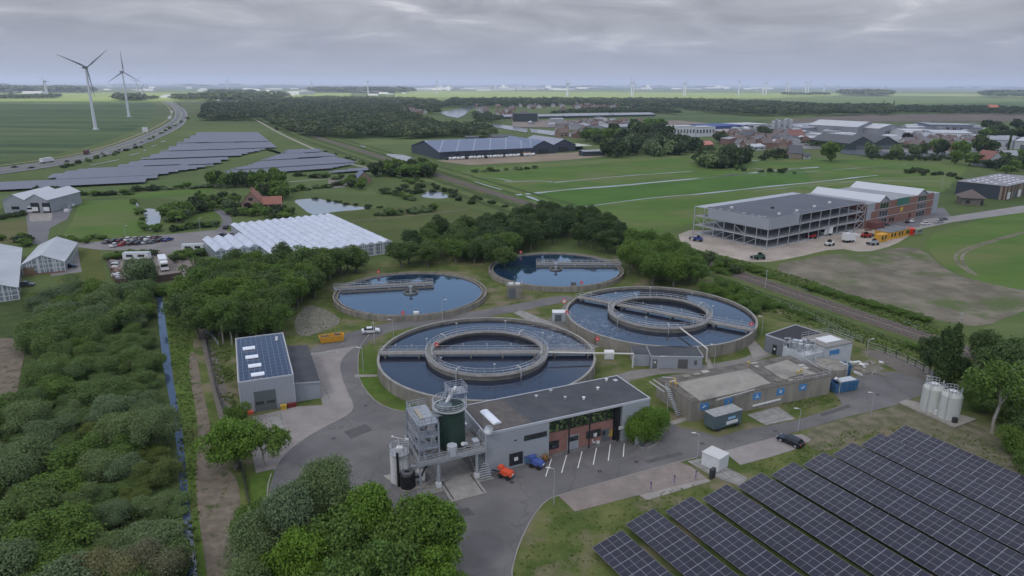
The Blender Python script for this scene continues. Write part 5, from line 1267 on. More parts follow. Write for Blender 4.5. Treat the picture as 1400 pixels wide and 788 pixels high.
# --- trailer cabin in front of the basin
q0, q1 = G(977, 592), G(1016, 581)
f = Fr(q0, q1 - q0); tl = (q1 - q0).length
tr = thing('site_trailer', 'dark green box trailer parked against the concrete basin', 'trailer', f.p(0, 0))
tl = 6.4
fbox(f, -0.4, -0.1, 0.75, tl, 2.6, 3.3, 'body', mat('trailer_green', (0.075, 0.105, 0.115), 0.5, (0.09, 0.122, 0.13), 0.7), tr)
fbox(f, -0.45, -0.15, 3.3, tl + 0.05, 2.65, 3.42, 'roof', mat('trailer_roof', (0.30, 0.31, 0.30), 0.8, (0.22, 0.22, 0.21), 1.2), tr)
fbox(f, 2.6, -0.14, 1.1, 5.4, -0.105, 1.75, 'banner', m_wht, tr); fbox(f, 2.9, -0.14, 2.1, 4.7, -0.105, 2.55, 'sign', mat('sign_blue', (0.25, 0.42, 0.58), 0.6), tr)
for x in (0.8, tl - 1.2): fbox(f, x, 0.0, 0.25, x + 0.8, 2.5, 0.74, 'chassis', m_dark, tr)
for x in (1.1, tl - 0.9):
    for y in (0.05, 2.45): MB().cyl(f.p(x, y - 0.1, 0.42), f.p(x, y + 0.1, 0.42), 0.36, n=14).build('wheel', m_dark, tr)

# --- white kiosk
q0, q1, q2 = G(964.5, 632), G(981.6, 646.5), G(995, 638)
f = Fr(q1, q2 - q1)
kw = (q2 - q1).length; kd = f.loc(q0)[1]
ki = thing('transformer_kiosk', 'white transformer kiosk between the clay paving and the solar rows', 'kiosk', f.p(0, 0))
fbox(f, 0, 0, 0.1, kw, max(3.0, kd), 2.4, 'body', m_wht, ki); fbox(f, -0.08, -0.08, 2.4, kw + 0.08, max(3.0, kd) + 0.08, 2.52, 'roof', mat('kiosk_roof', (0.48, 0.48, 0.46), 0.7), ki)
fbox(f, kw * 0.55, -0.04, 0.2, kw - 0.2, -0.003, 2.2, 'door', mat('kiosk_door', (0.50, 0.50, 0.49), 0.6), ki); fbox(f, 0.15, -0.04, 0.2, kw * 0.5, -0.003, 2.2, 'door', MATS['kiosk_door'], ki)
p = G(975, 655)
e = thing('control_cabinet', 'black control cabinet beside the white kiosk', 'cabinet', p)
fbox(f, f.loc(p)[0] - 0.5, f.loc(p)[1], 0.09, f.loc(p)[0] + 0.6, f.loc(p)[1] + 0.5, 1.7, 'body', m_dark, e); fbox(f, f.loc(p)[0] - 0.55, f.loc(p)[1] - 0.05, 1.7, f.loc(p)[0] + 0.65, f.loc(p)[1] + 0.55, 1.78, 'lid', m_dark, e)
for px, py, top_, lb in ((889.5, 671, 658, 'purple charging post on the clay paving, left one'), (921.5, 662, 650, 'dark charging post on the clay paving, middle one'), (951, 655, 640, 'slim post at the right end of the clay paving')):
    p = G(px, py); e = thing('charging_post', lb, 'post', p)
    MB().box(p.x - 0.10, p.y - 0.08, 0.08, p.x + 0.10, p.y + 0.08, 1.7).build('body', mat('post_purple', (0.20, 0.18, 0.26), 0.5), e); MB().box(p.x - .3, p.y - .3, .08, p.x + .3, p.y + .3, .16).build('foot', m_conc, e)
    MB().box(p.x - 0.08, p.y - 0.10, 1.3, p.x + 0.08, p.y - 0.08, 1.55).build('screen', m_glass, e)

# --- dark flat building and white tank building behind the basin
HD = 4.2
f, W, D = frame3((1114, 475.5), (1130, 477), (1047, 457.5), HD)
A_, B_, C_ = G(1047, 458, HD), G(1098, 475, HD), G(1097, 447.5, HD)
f = Fr(A_, B_ - A_); W = (B_ - A_).length; D = f.loc(C_)[1]
dk = thing('service_building', 'low dark grey flat-roofed service building behind the concrete basin', 'building', f.p(0, 0))
fbox(f, 0, 0, 0, W, D, HD - 0.1, 'wall', mat('slate_cladding', (0.16, 0.17, 0.185), 0.6), dk)
fbox(f, 0, 0, HD - 0.098, W, D, HD + 0.03, 'roof', mat('dark_roof', (0.036, 0.036, 0.040), 0.9), dk)
parapet(f, W, D, HD - 0.12, HD + 0.16, 0.14, m_trim, dk)
for x in (2.2, 6.6, 9.8):
    if x + 1 < W:
        d_ = fbox(f, x, -0.05, 0.1, x + 1.1, 0.0, 2.5, 'door', m_frame, dk); fbox(f, x + 0.35, -0.08, 1.2, x + 0.8, -0.052, 1.7, 'door_window', m_wht, d_)
HW = 5.0
A_, B_, C_ = G(1118, 487, HW), G(1174, 463, HW), G(1108, 470, HW)
A_ = G(1137, 483, HW); B_ = G(1167, 466.5, HW); 
f = Fr(A_, B_ - A_)
A_ = G(1103, 481, HW); B_ = G(1166, 468, HW); C_ = G(1133, 454, HW); f = Fr(A_, B_ - A_); W = (B_ - A_).length; D = f.loc(C_)[1]
wb = thing('sludge_tank_building', 'white concrete tank building crowded with pipework behind the concrete basin', 'building', f.p(0, 0))
m_wc = mat('whitewashed_concrete', (0.40, 0.42, 0.43), 0.8, (0.50, 0.52, 0.53), 0.5, detail=8)
fbox(f, W * 0.42, 0, 0, W, D, HW - 0.2, 'wall', m_wc, wb); fbox(f, W * 0.42 - 0.1, -0.1, HW - 0.198, W + 0.1, D + 0.1, HW, 'deck', m_deck, wb)
fbox(f, 0.0, 0.5, 0, W * 0.42 - 0.11, D - 0.5, HW - 1.2, 'low_wall', m_wc, wb); fbox(f, W * 0.55, D * 0.25, HW + 0.005, W * 0.9, D * 0.7, HW + 0.25, 'cover_slab', m_wht, wb)
fbox(f, W * 0.5, -0.05, HW - 2.2, W * 0.72, -0.003, HW - 1.0, 'emblem', m_blue, wb)
for z_ in (0,):
    mb = MB(); railing(mb, [f.p(W * 0.42, 0, HW), f.p(W, 0, HW), f.p(W, D, HW), f.p(W * 0.42, D, HW)]); mb.build('railing', m_rail, wb)
g_ = random.Random(9)
for i in range(26):
    x, y = g_.uniform(0.3, W * 0.45), g_.uniform(0.6, D - 0.6); z0 = HW - 1.2; h_ = g_.uniform(0.8, 2.2)
    if i % 3 == 0:
        MB().cyl(f.p(x, y, z0), f.p(x, y, z0 + h_), g_.uniform(0.3, 0.7), n=12).build('vessel', m_steel, wb)
    elif i % 3 == 1:
        MB().tube([f.p(x, y, z0), f.p(x, y, z0 + h_), f.p(x + g_.uniform(-1.5, 1.5), y + 0.6, z0 + h_), f.p(x + 0.5, y + 1.0, z0 + 0.1)], 0.12, 7).build('pipe', m_rail, wb)
    else:
        fbox(f, x, y, z0, x + g_.uniform(0.5, 1.2), y + g_.uniform(0.5, 1.0), z0 + h_ * 0.7, 'equipment_box', g_.choice([m_steel, m_dark, m_wht]), wb)
mb = MB(); railing(mb, [f.p(0, 0.5, HW - 1.2), f.p(W * 0.41, 0.5, HW - 1.2)]); railing(mb, [f.p(0, D - 0.5, HW - 1.2), f.p(0, 0.5, HW - 1.2)]); mb.build('railing', m_rail, wb)
# round tank with a flat lid beside it
p = G(1141, 512); p = G(1136, 497, 3.6)
rt = thing('round_tank', 'round grey tank with ladder cage at the end of the basin', 'tank', (p.x, p.y, 0))
MB().lathe((p.x, p.y), [(3.4, 0), (3.4, 3.4), (0.01, 3.9), (0.01, 0)], 40).build('shell', m_tank, rt)
mb = MB(); railing(mb, circ((p.x, p.y), 3.3, 3.4, 16)); mb.build('railing', m_rail, rt)
MB().tube([(p.x + 2.6, p.y - 2.2, 0.1), (p.x + 2.6, p.y - 2.2, 4.2), (p.x + 1.2, p.y - 1.2, 4.5)], 0.16, 8).build('pipe', m_rail, rt)

# blue skips
def skip(A, B, w_, h_, m, label, nm='skip', lid=True, z0=0.07):
    f = Fr(A, B - A); l_ = (B - A).length
    e = thing(nm, label, 'skip', f.p(0, 0))
    mb = MB(); t_ = 0.12
    i0 = 0.35; v = [f.p(i0, 0.1, z0 + .1), f.p(l_ - i0, 0.1, z0 + .1), f.p(l_ - i0, w_ - 0.1, z0 + .1), f.p(i0, w_ - 0.1, z0 + .1), f.p(0, 0, h_), f.p(l_, 0, h_), f.p(l_, w_, h_), f.p(0, w_, h_)]
    u = [f.p(i0 + t_, 0.1 + t_, z0 + .25), f.p(l_ - i0 - t_, 0.1 + t_, z0 + .25), f.p(l_ - i0 - t_, w_ - 0.1 - t_, z0 + .25), f.p(i0 + t_, w_ - 0.1 - t_, z0 + .25), f.p(t_, t_, h_), f.p(l_ - t_, t_, h_), f.p(l_ - t_, w_ - t_, h_), f.p(t_, w_ - t_, h_)]
    F = [(3, 2, 1, 0), (8, 9, 10, 11)]
    for i in range(4):
        j = (i + 1) % 4; F += [(i, j, 4 + j, 4 + i), (8 + j, 8 + i, 12 + i, 12 + j), (4 + i, 4 + j, 12 + j, 12 + i)]
    mb.add([tuple(q) for q in v + u], F); mb.build('shell', m, e)
    for k in range(1, 5):
        x = l_ * k / 5; fbox(f, x - 0.06, -0.06, z0 + 0.3, x + 0.06, 0.06, h_ - 0.05, 'rib', m, e)
    for x in (0.6, l_ - 1.0):
        fbox(f, x, 0.2, z0, x + 0.3, w_ - 0.2, z0 + 0.1, 'skid', m_dark, e)
    return e, f, l_
m_bskip = mat('skip_blue', (0.035, 0.105, 0.20), 0.55, (0.05, 0.135, 0.25), 1.0)
e, f, l_ = skip(G(1141, 539.5), G(1173, 534), 2.4, 2.3, m_bskip, 'large blue skip with grey lid beside the round grey tank')
fbox(f, 1.4, 0.3, 2.31, l_ - 0.4, 2.2, 2.45, 'lid', mat('lid_grey', (0.40, 0.43, 0.46), 0.6), e)
skip(G(1153, 518), G(1163, 517), 2.4, 3.0, m_bskip, 'upright blue container behind the large blue skip', 'container')
p = G(1143, 517, 4.0); q = G(1149, 523, 2.6)
e = thing('screw_conveyor', 'pale slanting screw conveyor leading down into the blue skip', 'conveyor', (q.x, q.y, 0))
MB().cyl(p, q, 0.28, n=10).build('tube', m_wht, e); MB().bar((q.x, q.y, 0.06), q, 0.14).build('support', m_rail, e)
# yellow skip behind the shed
m_yel = mat('skip_yellow', (0.52, 0.26, 0.03), 0.55, (0.60, 0.31, 0.04), 1.2)
e, f, l_ = skip(G(437.5, 471.5), G(471.5, 467), 2.3, 1.75, m_yel, 'orange-yellow skip loaded with scrap behind the solar-roofed shed')
g_ = random.Random(4); mb = MB()
for i in range(16):
    x, y = g_.uniform(0.5, l_ - 0.8), g_.uniform(0.5, 1.8); a = f.p(x, y, 1.2 + g_.uniform(0, .4)); mb.bar(a, a + Vector((g_.uniform(-.8, .8), g_.uniform(-.6, .6), g_.uniform(0.1, .5))), g_.uniform(.15, .5), g_.uniform(.1, .4))
o = mb.build('scrap_heap', mat('scrap', (0.10, 0.085, 0.07), 0.9, (0.2, 0.18, 0.15), 2), None); tag(o, 'brown scrap heaped inside the orange-yellow skip', 'scrap', kind='stuff')

# small things around the tanks
def boxy(px, py, w_, d_, h_, m, nm, label, cat, ang=0.0, z0=0.06, roof=None):
    p = G(px, py); f = Fr(p, (math.cos(ang), math.sin(ang))); e = thing(nm, label, cat, p)
    fbox(f, -w_ / 2, 0, z0, w_ / 2, d_, z0 + h_ - 0.1, 'body', m, e); fbox(f, -w_ / 2 - .06, -.06, z0 + h_ - 0.1, w_ / 2 + .06, d_ + .06, z0 + h_, 'lid', roof or m, e)
    fbox(f, -w_ / 2 + w_ * .15, -.05, z0 + .15, -w_ / 2 + w_ * .6, -.003, z0 + h_ * .8, 'door', m_door if roof else m, e); return e
boxy(569, 437, 1.4, 1.0, 2.0, m_wht, 'control_cabinet', 'white control cabinet at the front rim of the left settling tank', 'cabinet')
boxy(765.5, 440.5, 4.0, 2.6, 2.6, mat('cabin_grey', (0.36, 0.39, 0.41), 0.6), 'control_cabin', 'pale grey control cabin between the two aeration tanks', 'cabin', roof=m_wht)
boxy(784, 397, 1.6, 1.0, 2.2, m_tankd, 'control_cabinet', 'concrete coloured cabinet at the front rim of the far settling tank', 'cabinet', roof=m_dark)
e = boxy(703, 409, 4.6, 3.6, 4.0, m_tankd, 'pump_pit', 'square concrete pump pit with two hatches before the far settling tank', 'pit', roof=m_tankd)
p = G(703, 409)
for s in (-1.0, 1.0): MB().box(p.x + s - 0.7, p.y + 1.0, 4.07, p.x + s + 0.7, p.y + 2.4, 4.5).build('hatch', m_wht, e)
mb = MB(); railing(mb, [(p.x - 2.3, p.y, 4.07), (p.x + 2.3, p.y, 4.07), (p.x + 2.3, p.y + 3.6, 4.07)]); mb.build('railing', m_rail, e)
boxy(833, 492, 2.2, 1.6, 1.8, m_wht, 'control_cabinet', 'white cabinet in the grass between the two aeration tanks', 'cabinet')
p = G(771, 424); e = thing('round_sign', 'round red and white sign on a post left of the right aeration tank', 'sign', p)
MB().cyl(p, p + Vector((0, 0, 2.2)), 0.05, n=6).build('post', m_rail, e)
c_ = p + Vector((0, -0.05, 2.7)); MB().cyl(c_, c_ + Vector((0, -0.05, 0)), 0.75, n=20).build('face', m_wht, e); MB().tube([c_ + Vector((0.66 * math.cos(q), -0.06, 0.66 * math.sin(q))) for q in np.linspace(0, 2 * math.pi, 17)], 0.1, 6).build('rim', m_red, e)
# access steps and gratings at the rim of the right aeration tank
p0, p1 = G(778, 441, 0), G(775, 430, 3.0)
st = thing('access_stair', 'steel access stair at the left rim of the right aeration tank', 'stair', p0)
mb = MB()
for i in range(10): a = G(790, 446, 0).lerp(G(776, 430, 3.0), i / 9); mb.bar(a - Vector((0.5, 0, 0)), a + Vector((0.5, 0, 0)), 0.28, 0.05)
mb.build('tread', m_rail, st); mb = MB(); railing(mb, [G(790, 446, 0) + Vector((.5, 0, 0)), G(776, 430, 3.0) + Vector((.5, 0, 0))]); mb.build('railing', m_rail, st)
# pickup beside the road
# ------------------------------------------------------------------ sludge silo with its steel tower
m_twr = mat('tower_steel', (0.25, 0.27, 0.30), 0.5, (0.34, 0.36, 0.39), 1.5, metal=0.2)
m_green = mat('silo_green', (0.022, 0.046, 0.034), 0.45, (0.030, 0.058, 0.044), 0.6, spec=0.4)
base = G(618, 650); Z5 = 5.0
sc = G(618.5, 618, Z5 + 0.1)              # foot of the green silo on its platform, seen front
cR = 2.4
cen = Vector((sc.x - 0.5, sc.y + cR, 0))
tw = thing('sludge_silo', 'dark green sludge silo on a steel platform with stair tower beside the office building', 'silo', cen)
MB().lathe(cen, [(cR, Z5 + 0.2), (cR, 12.2), (0.01, 12.6), (0.01, Z5 + 0.2)], 48).build('silo_shell', m_green, tw)
mb = MB()
for i in range(24):
    q = 2 * math.pi * i / 24; p = cen + Vector((math.cos(q), math.sin(q), 0)) * (cR + 0.01); mb.bar(p + Vector((0, 0, Z5 + 0.3)), p + Vector((0, 0, 12.1)), 0.05, 0.03)
mb.build('seam', m_green, tw)
MB().lathe(cen, [(cR + 0.45, 12.0), (cR + 0.45, 12.12), (cR + 0.02, 12.12), (cR + 0.02, 12.0)], 40).build('top_walkway', m_rail, tw)
mb = MB(); railing(mb, circ(cen, cR + 0.41, 12.12, 20), step=1.0, r=0.045, rails=(0.4, 0.75, 1.15)); mb.build('railing', m_rail, tw)
fang = off_ang
f = Fr(cen, (math.cos(fang), math.sin(fang)))
# platform deck and girders
px0, px1, py0, py1 = -6.6, 4.6, -3.9, 3.9
fbox(f, px0, py0, Z5, px1, py1, Z5 + 0.18, 'platform', m_deck, tw)
for y in (py0 + 0.15, -1.2, 1.2, py1 - 0.15): fbox(f, px0, y - 0.1, Z5 - 0.45, px1, y + 0.1, Z5 - 0.005, 'girder', m_steel, tw)
for x in (px0 + 0.15, px1 - 0.15): fbox(f, x - 0.1, py0 + .26, Z5 - 0.43, x + 0.1, py1 - .26, Z5 - 0.01, 'girder', m_steel, tw)
mb = MB(); railing(mb, [f.p(px0, py1, Z5 + .18), f.p(px0, py0, Z5 + .18), f.p(px1, py0, Z5 + .18), f.p(px1, py1, Z5 + .18)], step=1.3, r=0.045, rails=(0.4, 0.75, 1.15)); mb.build('railing', m_rail, tw)
mb = MB()
f.box(mb, px0, py0 - 0.04, Z5 - 0.05, px1, py0 - 0.005, Z5 + 0.5); mb.build('toe_board', m_rail, tw)
for x in (-3.4, 3.2):
    for y in (-3.5, 3.5):
        lg = fbox(f, x - 0.18, y - 0.18, 0.0, x + 0.18, y + 0.18, Z5 - 0.46, 'leg', m_steel, tw)
        fbox(f, x - 0.4, y - 0.4, 0.05, x + 0.4, y + 0.4, 0.9, 'footing', m_wht, lg)
    MB().bar(f.p(x, -3.4, 0.5), f.p(x, 3.4, Z5 - 0.5), 0.14).build('brace', m_steel, tw); MB().bar(f.p(x, 3.4, 0.5), f.p(x, -3.4, Z5 - 0.5), 0.14).build('brace', m_steel, tw)
# stair tower: four posts, landings, braces, flights
tx0, tx1, ty0, ty1 = -6.3, -3.1, -3.4, 3.2; TT = 11.4
for x in (tx0, tx1):
    for y in (ty0, ty1): fbox(f, x - 0.13, y - 0.13, 0.05, x + 0.13, y + 0.13, TT + 0.1, 'tower_post', m_twr, tw)
for z_ in (7.2, 9.3, TT):
    fbox(f, tx0 - .1, ty0 - .1, z_, tx1 + .1, ty1 + .1 if z_ == TT else ty0 + 1.3, z_ + 0.1, 'landing', m_twr, tw)
    mb = MB()
    for a, b in (((tx0, ty0), (tx1, ty0)), ((tx0, ty0), (tx0, ty1)), ((tx1, ty0), (tx1, ty1)), ((tx0, ty1), (tx1, ty1))): mb.bar(f.p(*a, z_ - 0.08), f.p(*b, z_ - 0.08), 0.16)
    mb.build('cross_beam', m_twr, tw)
levels = [Z5 + .2, 7.2, 9.3, TT]
for z0, z1 in zip(levels, levels[1:]):
    mb = MB()
    for a, b in (((tx0, ty0), (tx1, ty0)), ((tx0, ty0), (tx0, ty1)), ((tx1, ty1), (tx0, ty1))):
        mb.bar(f.p(*a, z0), f.p(*b, z1), 0.09).bar(f.p(*b, z0), f.p(*a, z1), 0.09)
    mb.build('cross_brace', m_twr, tw)
    mb = MB(); n_ = 12
    for i in range(n_): y = ty0 + 1.3 + (ty1 - ty0 - 1.6) * i / n_; zq = z0 + (z1 - z0) * i / n_; f.box(mb, tx0 + 0.5, y, zq, tx0 + 1.6, y + 0.3, zq + 0.05)
    mb.build('stair_flight', m_twr, tw)
    mb = MB(); railing(mb, [f.p(tx0 + 0.45, ty0 + 1.3, z0), f.p(tx0 + 0.45, ty1 - 0.3, z1)], step=1.2, r=0.04); railing(mb, [f.p(tx0, ty0, z1), f.p(tx1, ty0, z1)], step=1, r=0.04); mb.build('stair_railing', m_twr, tw)
mb = MB(); railing(mb, [f.p(tx1, ty1, TT + .1), f.p(tx0, ty1, TT + .1), f.p(tx0, ty0, TT + .1), f.p(tx1, ty0, TT + .1)], step=1.1, r=0.045, rails=(0.4, 0.75, 1.15)); mb.build('tower_railing', m_twr, tw)
fbox(f, tx1, -1.6, TT, -1.6, 0.6, TT + 0.1, 'gangway', m_twr, tw)
fbox(f, tx0 + 0.8, -1.9, TT + 0.11, tx0 + 1.5, 1.8, TT + 0.35, 'cable_tray', mat('tray', (0.30, 0.28, 0.22), 0.7), tw)
# raised head platform with slanting conveyor at the back right
hp = 13.7
fbox(f, 0.2, 0.2, hp, 3.2, 2.9, hp + 0.1, 'head_platform', m_twr, tw)
mb = MB(); railing(mb, [f.p(0.2, 0.2, hp + .1), f.p(3.2, 0.2, hp + .1), f.p(3.2, 2.9, hp + .1), f.p(0.2, 2.9, hp + .1), f.p(0.2, 0.2, hp + .1)], step=1.0, r=0.045, rails=(0.4, 0.75, 1.15)); mb.build('head_railing', m_twr, tw)
for x in (0.4, 3.0):
    for y in (0.4, 2.7): MB().bar(f.p(x, y, 12.1), f.p(x, y, hp), 0.12).build('head_post', m_twr, tw)
MB().bar(f.p(-1.2, -0.8, 12.5), f.p(1.6, 1.3, 14.6), 0.5, 0.3).build('head_conveyor', m_wht, tw)
mb = MB(); railing(mb, [f.p(-1.9, -0.4, 12.2), f.p(0.2, 1.4, hp)], r=0.04, rails=(0.4, 0.75, 1.1)); railing(mb, [f.p(-1.2, -1.4, 12.2), f.p(0.8, 0.2, hp)], r=0.04, rails=(0.4, 0.75, 1.1)); mb.build('ramp_railing', m_twr, tw)
MB().lathe(f.p(-1.0, -0.6), [(1.2, 12.4), (1.2, 12.8), (0.01, 13.2), (0.01, 12.4)], 24).build('dome', mat('dome_blue', (0.13, 0.165, 0.18), 0.35), tw)
# equipment on the platform
mb = MB(); c_ = f.p(-0.9, -3.3); q = [(c_.x + 0.85 * math.cos(R(a) + fang), c_.y + 0.85 * math.sin(R(a) + fang)) for a in range(22, 382, 45)]
mb.prism(q, Z5 + 0.2, Z5 + 1.9); mb.build('equipment_housing', mat('housing', (0.44, 0.46, 0.48), 0.5), tw)
MB().cyl(f.p(1.0, -3.0, Z5 + 1.5), f.p(1.8, -2.4, Z5 + 1.0), 0.32, n=12).build('motor', m_wht, tw); MB().bar(f.p(1.6, -3.2, Z5 + .8), f.p(2.6, -2.6, Z5 + .5), 0.25).build('motor_base', m_dark, tw)
fbox(f, 3.0, -2.9, Z5 + .2, 4.0, -1.6, Z5 + 1.3, 'switch_box', m_steel, tw); fbox(f, 2.4, 2.0, Z5 + .2, 3.8, 3.4, Z5 + 2.0, 'switch_box', m_rail, tw)
g_ = random.Random(21)
for i in range(7):
    x, y = g_.uniform(-6, -3.4), g_.uniform(-3, 2.5); h_ = g_.uniform(0.6, 1.9)
    MB().cyl(f.p(x, y, Z5 + .2), f.p(x, y, Z5 + .2 + h_), g_.uniform(.12, .3), n=8).build('pipe', g_.choice([m_steel, m_dark, m_rail]), tw)
mb = MB(); n_ = 16

for i in range(n_): x = px1 - 0.1 + 0.0; y = -3.9 - 3.4 * (1 - i / n_) ; f.box(mb, px1 - 1.1, -1.0 - 3.6 * (1 - i / n_) , 0.3 + (Z5 - 0.3) * i / n_, px1 - 0.1 + .9, -0.7 - 3.6 * (1 - i / n_), 0.36 + (Z5 - 0.3) * i / n_)
mb.build('ladder_stair', m_rail, tw)
# loading floor below
o = MB(); f.box(o, -3.0, -8.4, 0.05, 3.0, 3.0, 0.20); tag(o.build('loading_floor', mat('loading_concrete', (0.22, 0.205, 0.185), 0.9, (0.30, 0.28, 0.255), 0.7, detail=8)), kind='structure')
o = MB(); f.box(o, -7.0, -5.0, 0.04, 5.6, 3.6, 0.13); tag(o.build('loading_apron', m_deck), kind='structure')
for x in (-2.5, 2.4):
    o = MB(); f.box(o, x, -8.0, 0.2, x + 0.14, -2.5, 0.26); o.build('guide_rail', m_dark, tw)

# --- white silo, black scrubber drum and blower on a slab
p0 = G(541, 662)
o = pxslab = MB().prism([tuple(G(*q))[:2] for q in ((524, 652), (556, 645), (588, 667), (552, 673))], 0.05, 0.22); tag(o.build('machine_slab', mat('machine_slab', (0.26, 0.24, 0.20), 0.9, (0.32, 0.30, 0.26), 0.8)), kind='structure')
c_ = G(540, 664, 0.2) + Vector((0, 1.1, 0)); c_.x = G(547, 664, .2).x
ws = thing('lime_silo', 'slim white silo with railed top and antenna on the concrete slab', 'silo', (c_.x, c_.y, 0))
for k, dx in enumerate((-0.75, 0.7)):
    MB().lathe((c_.x + dx, c_.y + 0.2 * k), [(0.85, 0.22), (0.85, 5.4), (0.01, 5.65), (0.01, 0.22)], 24).build('vessel', m_wht, ws)
MB().lathe((c_.x, c_.y), [(1.6, 5.6), (1.6, 5.7), (0.05, 5.7), (0.05, 5.6)], 24).build('top_grating', m_rail, ws)
mb = MB(); railing(mb, circ(c_, 1.55, 5.7, 14), step=1.0, r=0.045, rails=(0.4, 0.75, 1.15)); mb.build('railing', m_rail, ws)
MB().box(c_.x - .5, c_.y - .4, 5.72, c_.x + .5, c_.y + .5, 6.5).build('filter_box', m_wht, ws)
MB().tube([(c_.x, c_.y, 6.5), (c_.x - .2, c_.y, 8.1)], 0.05).tube([(c_.x - .9, c_.y, 8.3), (c_.x + 1.0, c_.y, 7.9)], 0.05).build('antenna', m_wht, ws)
MB().cyl((c_.x + 1.0, c_.y, 7.9), (c_.x + 1.5, c_.y, 7.85), 0.2, n=8).cyl((c_.x - .9, c_.y, 8.3), (c_.x - 1.2, c_.y, 8.4), 0.18, n=8).build('antenna_head', m_wht, ws)
d_ = G(556, 671, 0.2) + Vector((0, 1.3, 0))
dr = thing('scrubber_drum', 'black round scrubber drum with tall black pipe in front of the slim white silo', 'drum', (d_.x, d_.y, 0))
MB().lathe((d_.x, d_.y), [(1.25, 0.22), (1.25, 2.5), (1.05, 2.7), (0.01, 2.7), (0.01, 0.22)], 28).build('drum_shell', mat('black_plastic', (0.018, 0.018, 0.020), 0.5), dr)
MB().lathe((d_.x, d_.y), [(1.0, 2.7), (1.0, 2.86), (0.45, 2.9), (0.45, 2.7)], 28).build('drum_lid', mat('drum_lid', (0.13, 0.135, 0.14), 0.5), dr)
MB().tube([(d_.x - 1.4, d_.y - 0.3, 0.3), (d_.x - 1.4, d_.y - 0.3, 6.3)], 0.2, 10).build('vent_pipe', MATS['black_plastic'], dr)
MB().tube([(d_.x + 1.2, d_.y, 1.8), (d_.x + 2.2, d_.y + .3, 1.8), (d_.x + 2.7, d_.y + .9, 2.9), (d_.x + 3.4, d_.y + 1.4, 3.7)], 0.17, 8).build('duct', MATS['black_plastic'], dr)
b_ = G(575, 660)
bl = thing('blower_unit', 'white blower cabinet beside the black scrubber drum', 'machine', b_)
MB().box(b_.x - .9, b_.y, .22, b_.x + .7, b_.y + 1.3, 1.7).build('body', m_wht, bl); MB().box(b_.x - 1.7, b_.y + 1.2, 1.3, b_.x - .2, b_.y + 2.0, 2.1).build('intake', m_wht, bl); MB().cyl((b_.x - 1.5, b_.y + 1.5, .22), (b_.x - 1.5, b_.y + 1.5, 1.3), .3).build('intake_stand', m_steel, bl)

# --- two pale tanks on a long slab at the right
o = MB().prism([tuple(G(*q))[:2] for q in ((1228, 552), (1240, 548), (1335, 575), (1305, 586))], 0.05, 0.30); tag(o.build('tank_slab', mat('tank_slab', (0.22, 0.20, 0.17), 0.9, (0.29, 0.27, 0.23), 0.8)), kind='structure')
m_poly = mat('pale_plastic', (0.43, 0.44, 0.40), 0.5, (0.49, 0.50, 0.46), 0.5, stretch=(1, 1, .2))
for i, (px, py, lb) in enumerate(((1278, 567, 'pale upright plastic tank with railed top, left of two'), (1303, 578, 'pale upright plastic tank with railed top, right of two'))):
    q = G(px, py); c_ = Vector((q.x, q.y + 1.75, 0)); r_ = 1.85
    e = thing('chemical_tank', lb, 'tank', c_, 'pale tanks at the right end of the works')
    MB().lathe(c_, [(r_, 0.3), (r_, 5.0), (r_ * 0.86, 5.45), (r_ * 0.5, 5.62), (0.01, 5.66), (0.01, 0.3)], 40).build('shell', m_poly, e, smooth=False)
    MB().lathe(c_, [(0.75, 5.6), (0.75, 5.95), (0.01, 6.0), (0.01, 5.6)], 20).build('manhole', m_wht, e)
    mb = MB(); railing(mb, circ(c_, 1.5, 5.55, 14, 0.5, 6.1), step=1.3, r=0.045, rails=(0.55, 1.1)); mb.build('railing', m_rail, e)
    mb = MB()
    for s in (-0.2, 0.2): mb.bar((c_.x - r_ * .75 + s, c_.y - r_ * .72, .3), (c_.x - r_ * .75 + s, c_.y - r_ * .72, 6.4), 0.06)
    for k in range(20): mb.bar((c_.x - r_ * .75 - .2, c_.y - r_ * .72, .5 + k * .3), (c_.x - r_ * .75 + .2, c_.y - r_ * .72, .5 + k * .3), 0.04)
    mb.build('ladder', m_rail, e)
    MB().box(c_.x - .5, c_.y - r_ - .7, .3, c_.x + .3, c_.y - r_ - .1, 1.3).build('pump_box', m_wht if i == 0 else m_dark, e)
# rubble heap
g_ = random.Random(31)
for i in range(16):
    p = G(1165 + g_.uniform(0, 40), 505 + g_.uniform(-10, 8)); s = g_.uniform(0.5, 1.4); a = g_.uniform(0, 3); f2 = Fr(p, (math.cos(a), math.sin(a)))
    o = MB(); o.hexa([f2.p(-s, -.3, .05), f2.p(s, -.35, .05), f2.p(s * .9, .4, .05), f2.p(-s, .3, .05), f2.p(-s * .8, -.2, .35), f2.p(s, -.3, .3 + g_.uniform(0, .4)), f2.p(s * .8, .3, .4), f2.p(-s * .9, .3, .5)])
    tag(o.build('concrete_block', m_wht if i % 3 == 0 else m_tank), 'broken concrete piece lying in the rubble behind the blue skips', 'rubble', 'rubble behind the blue skips')

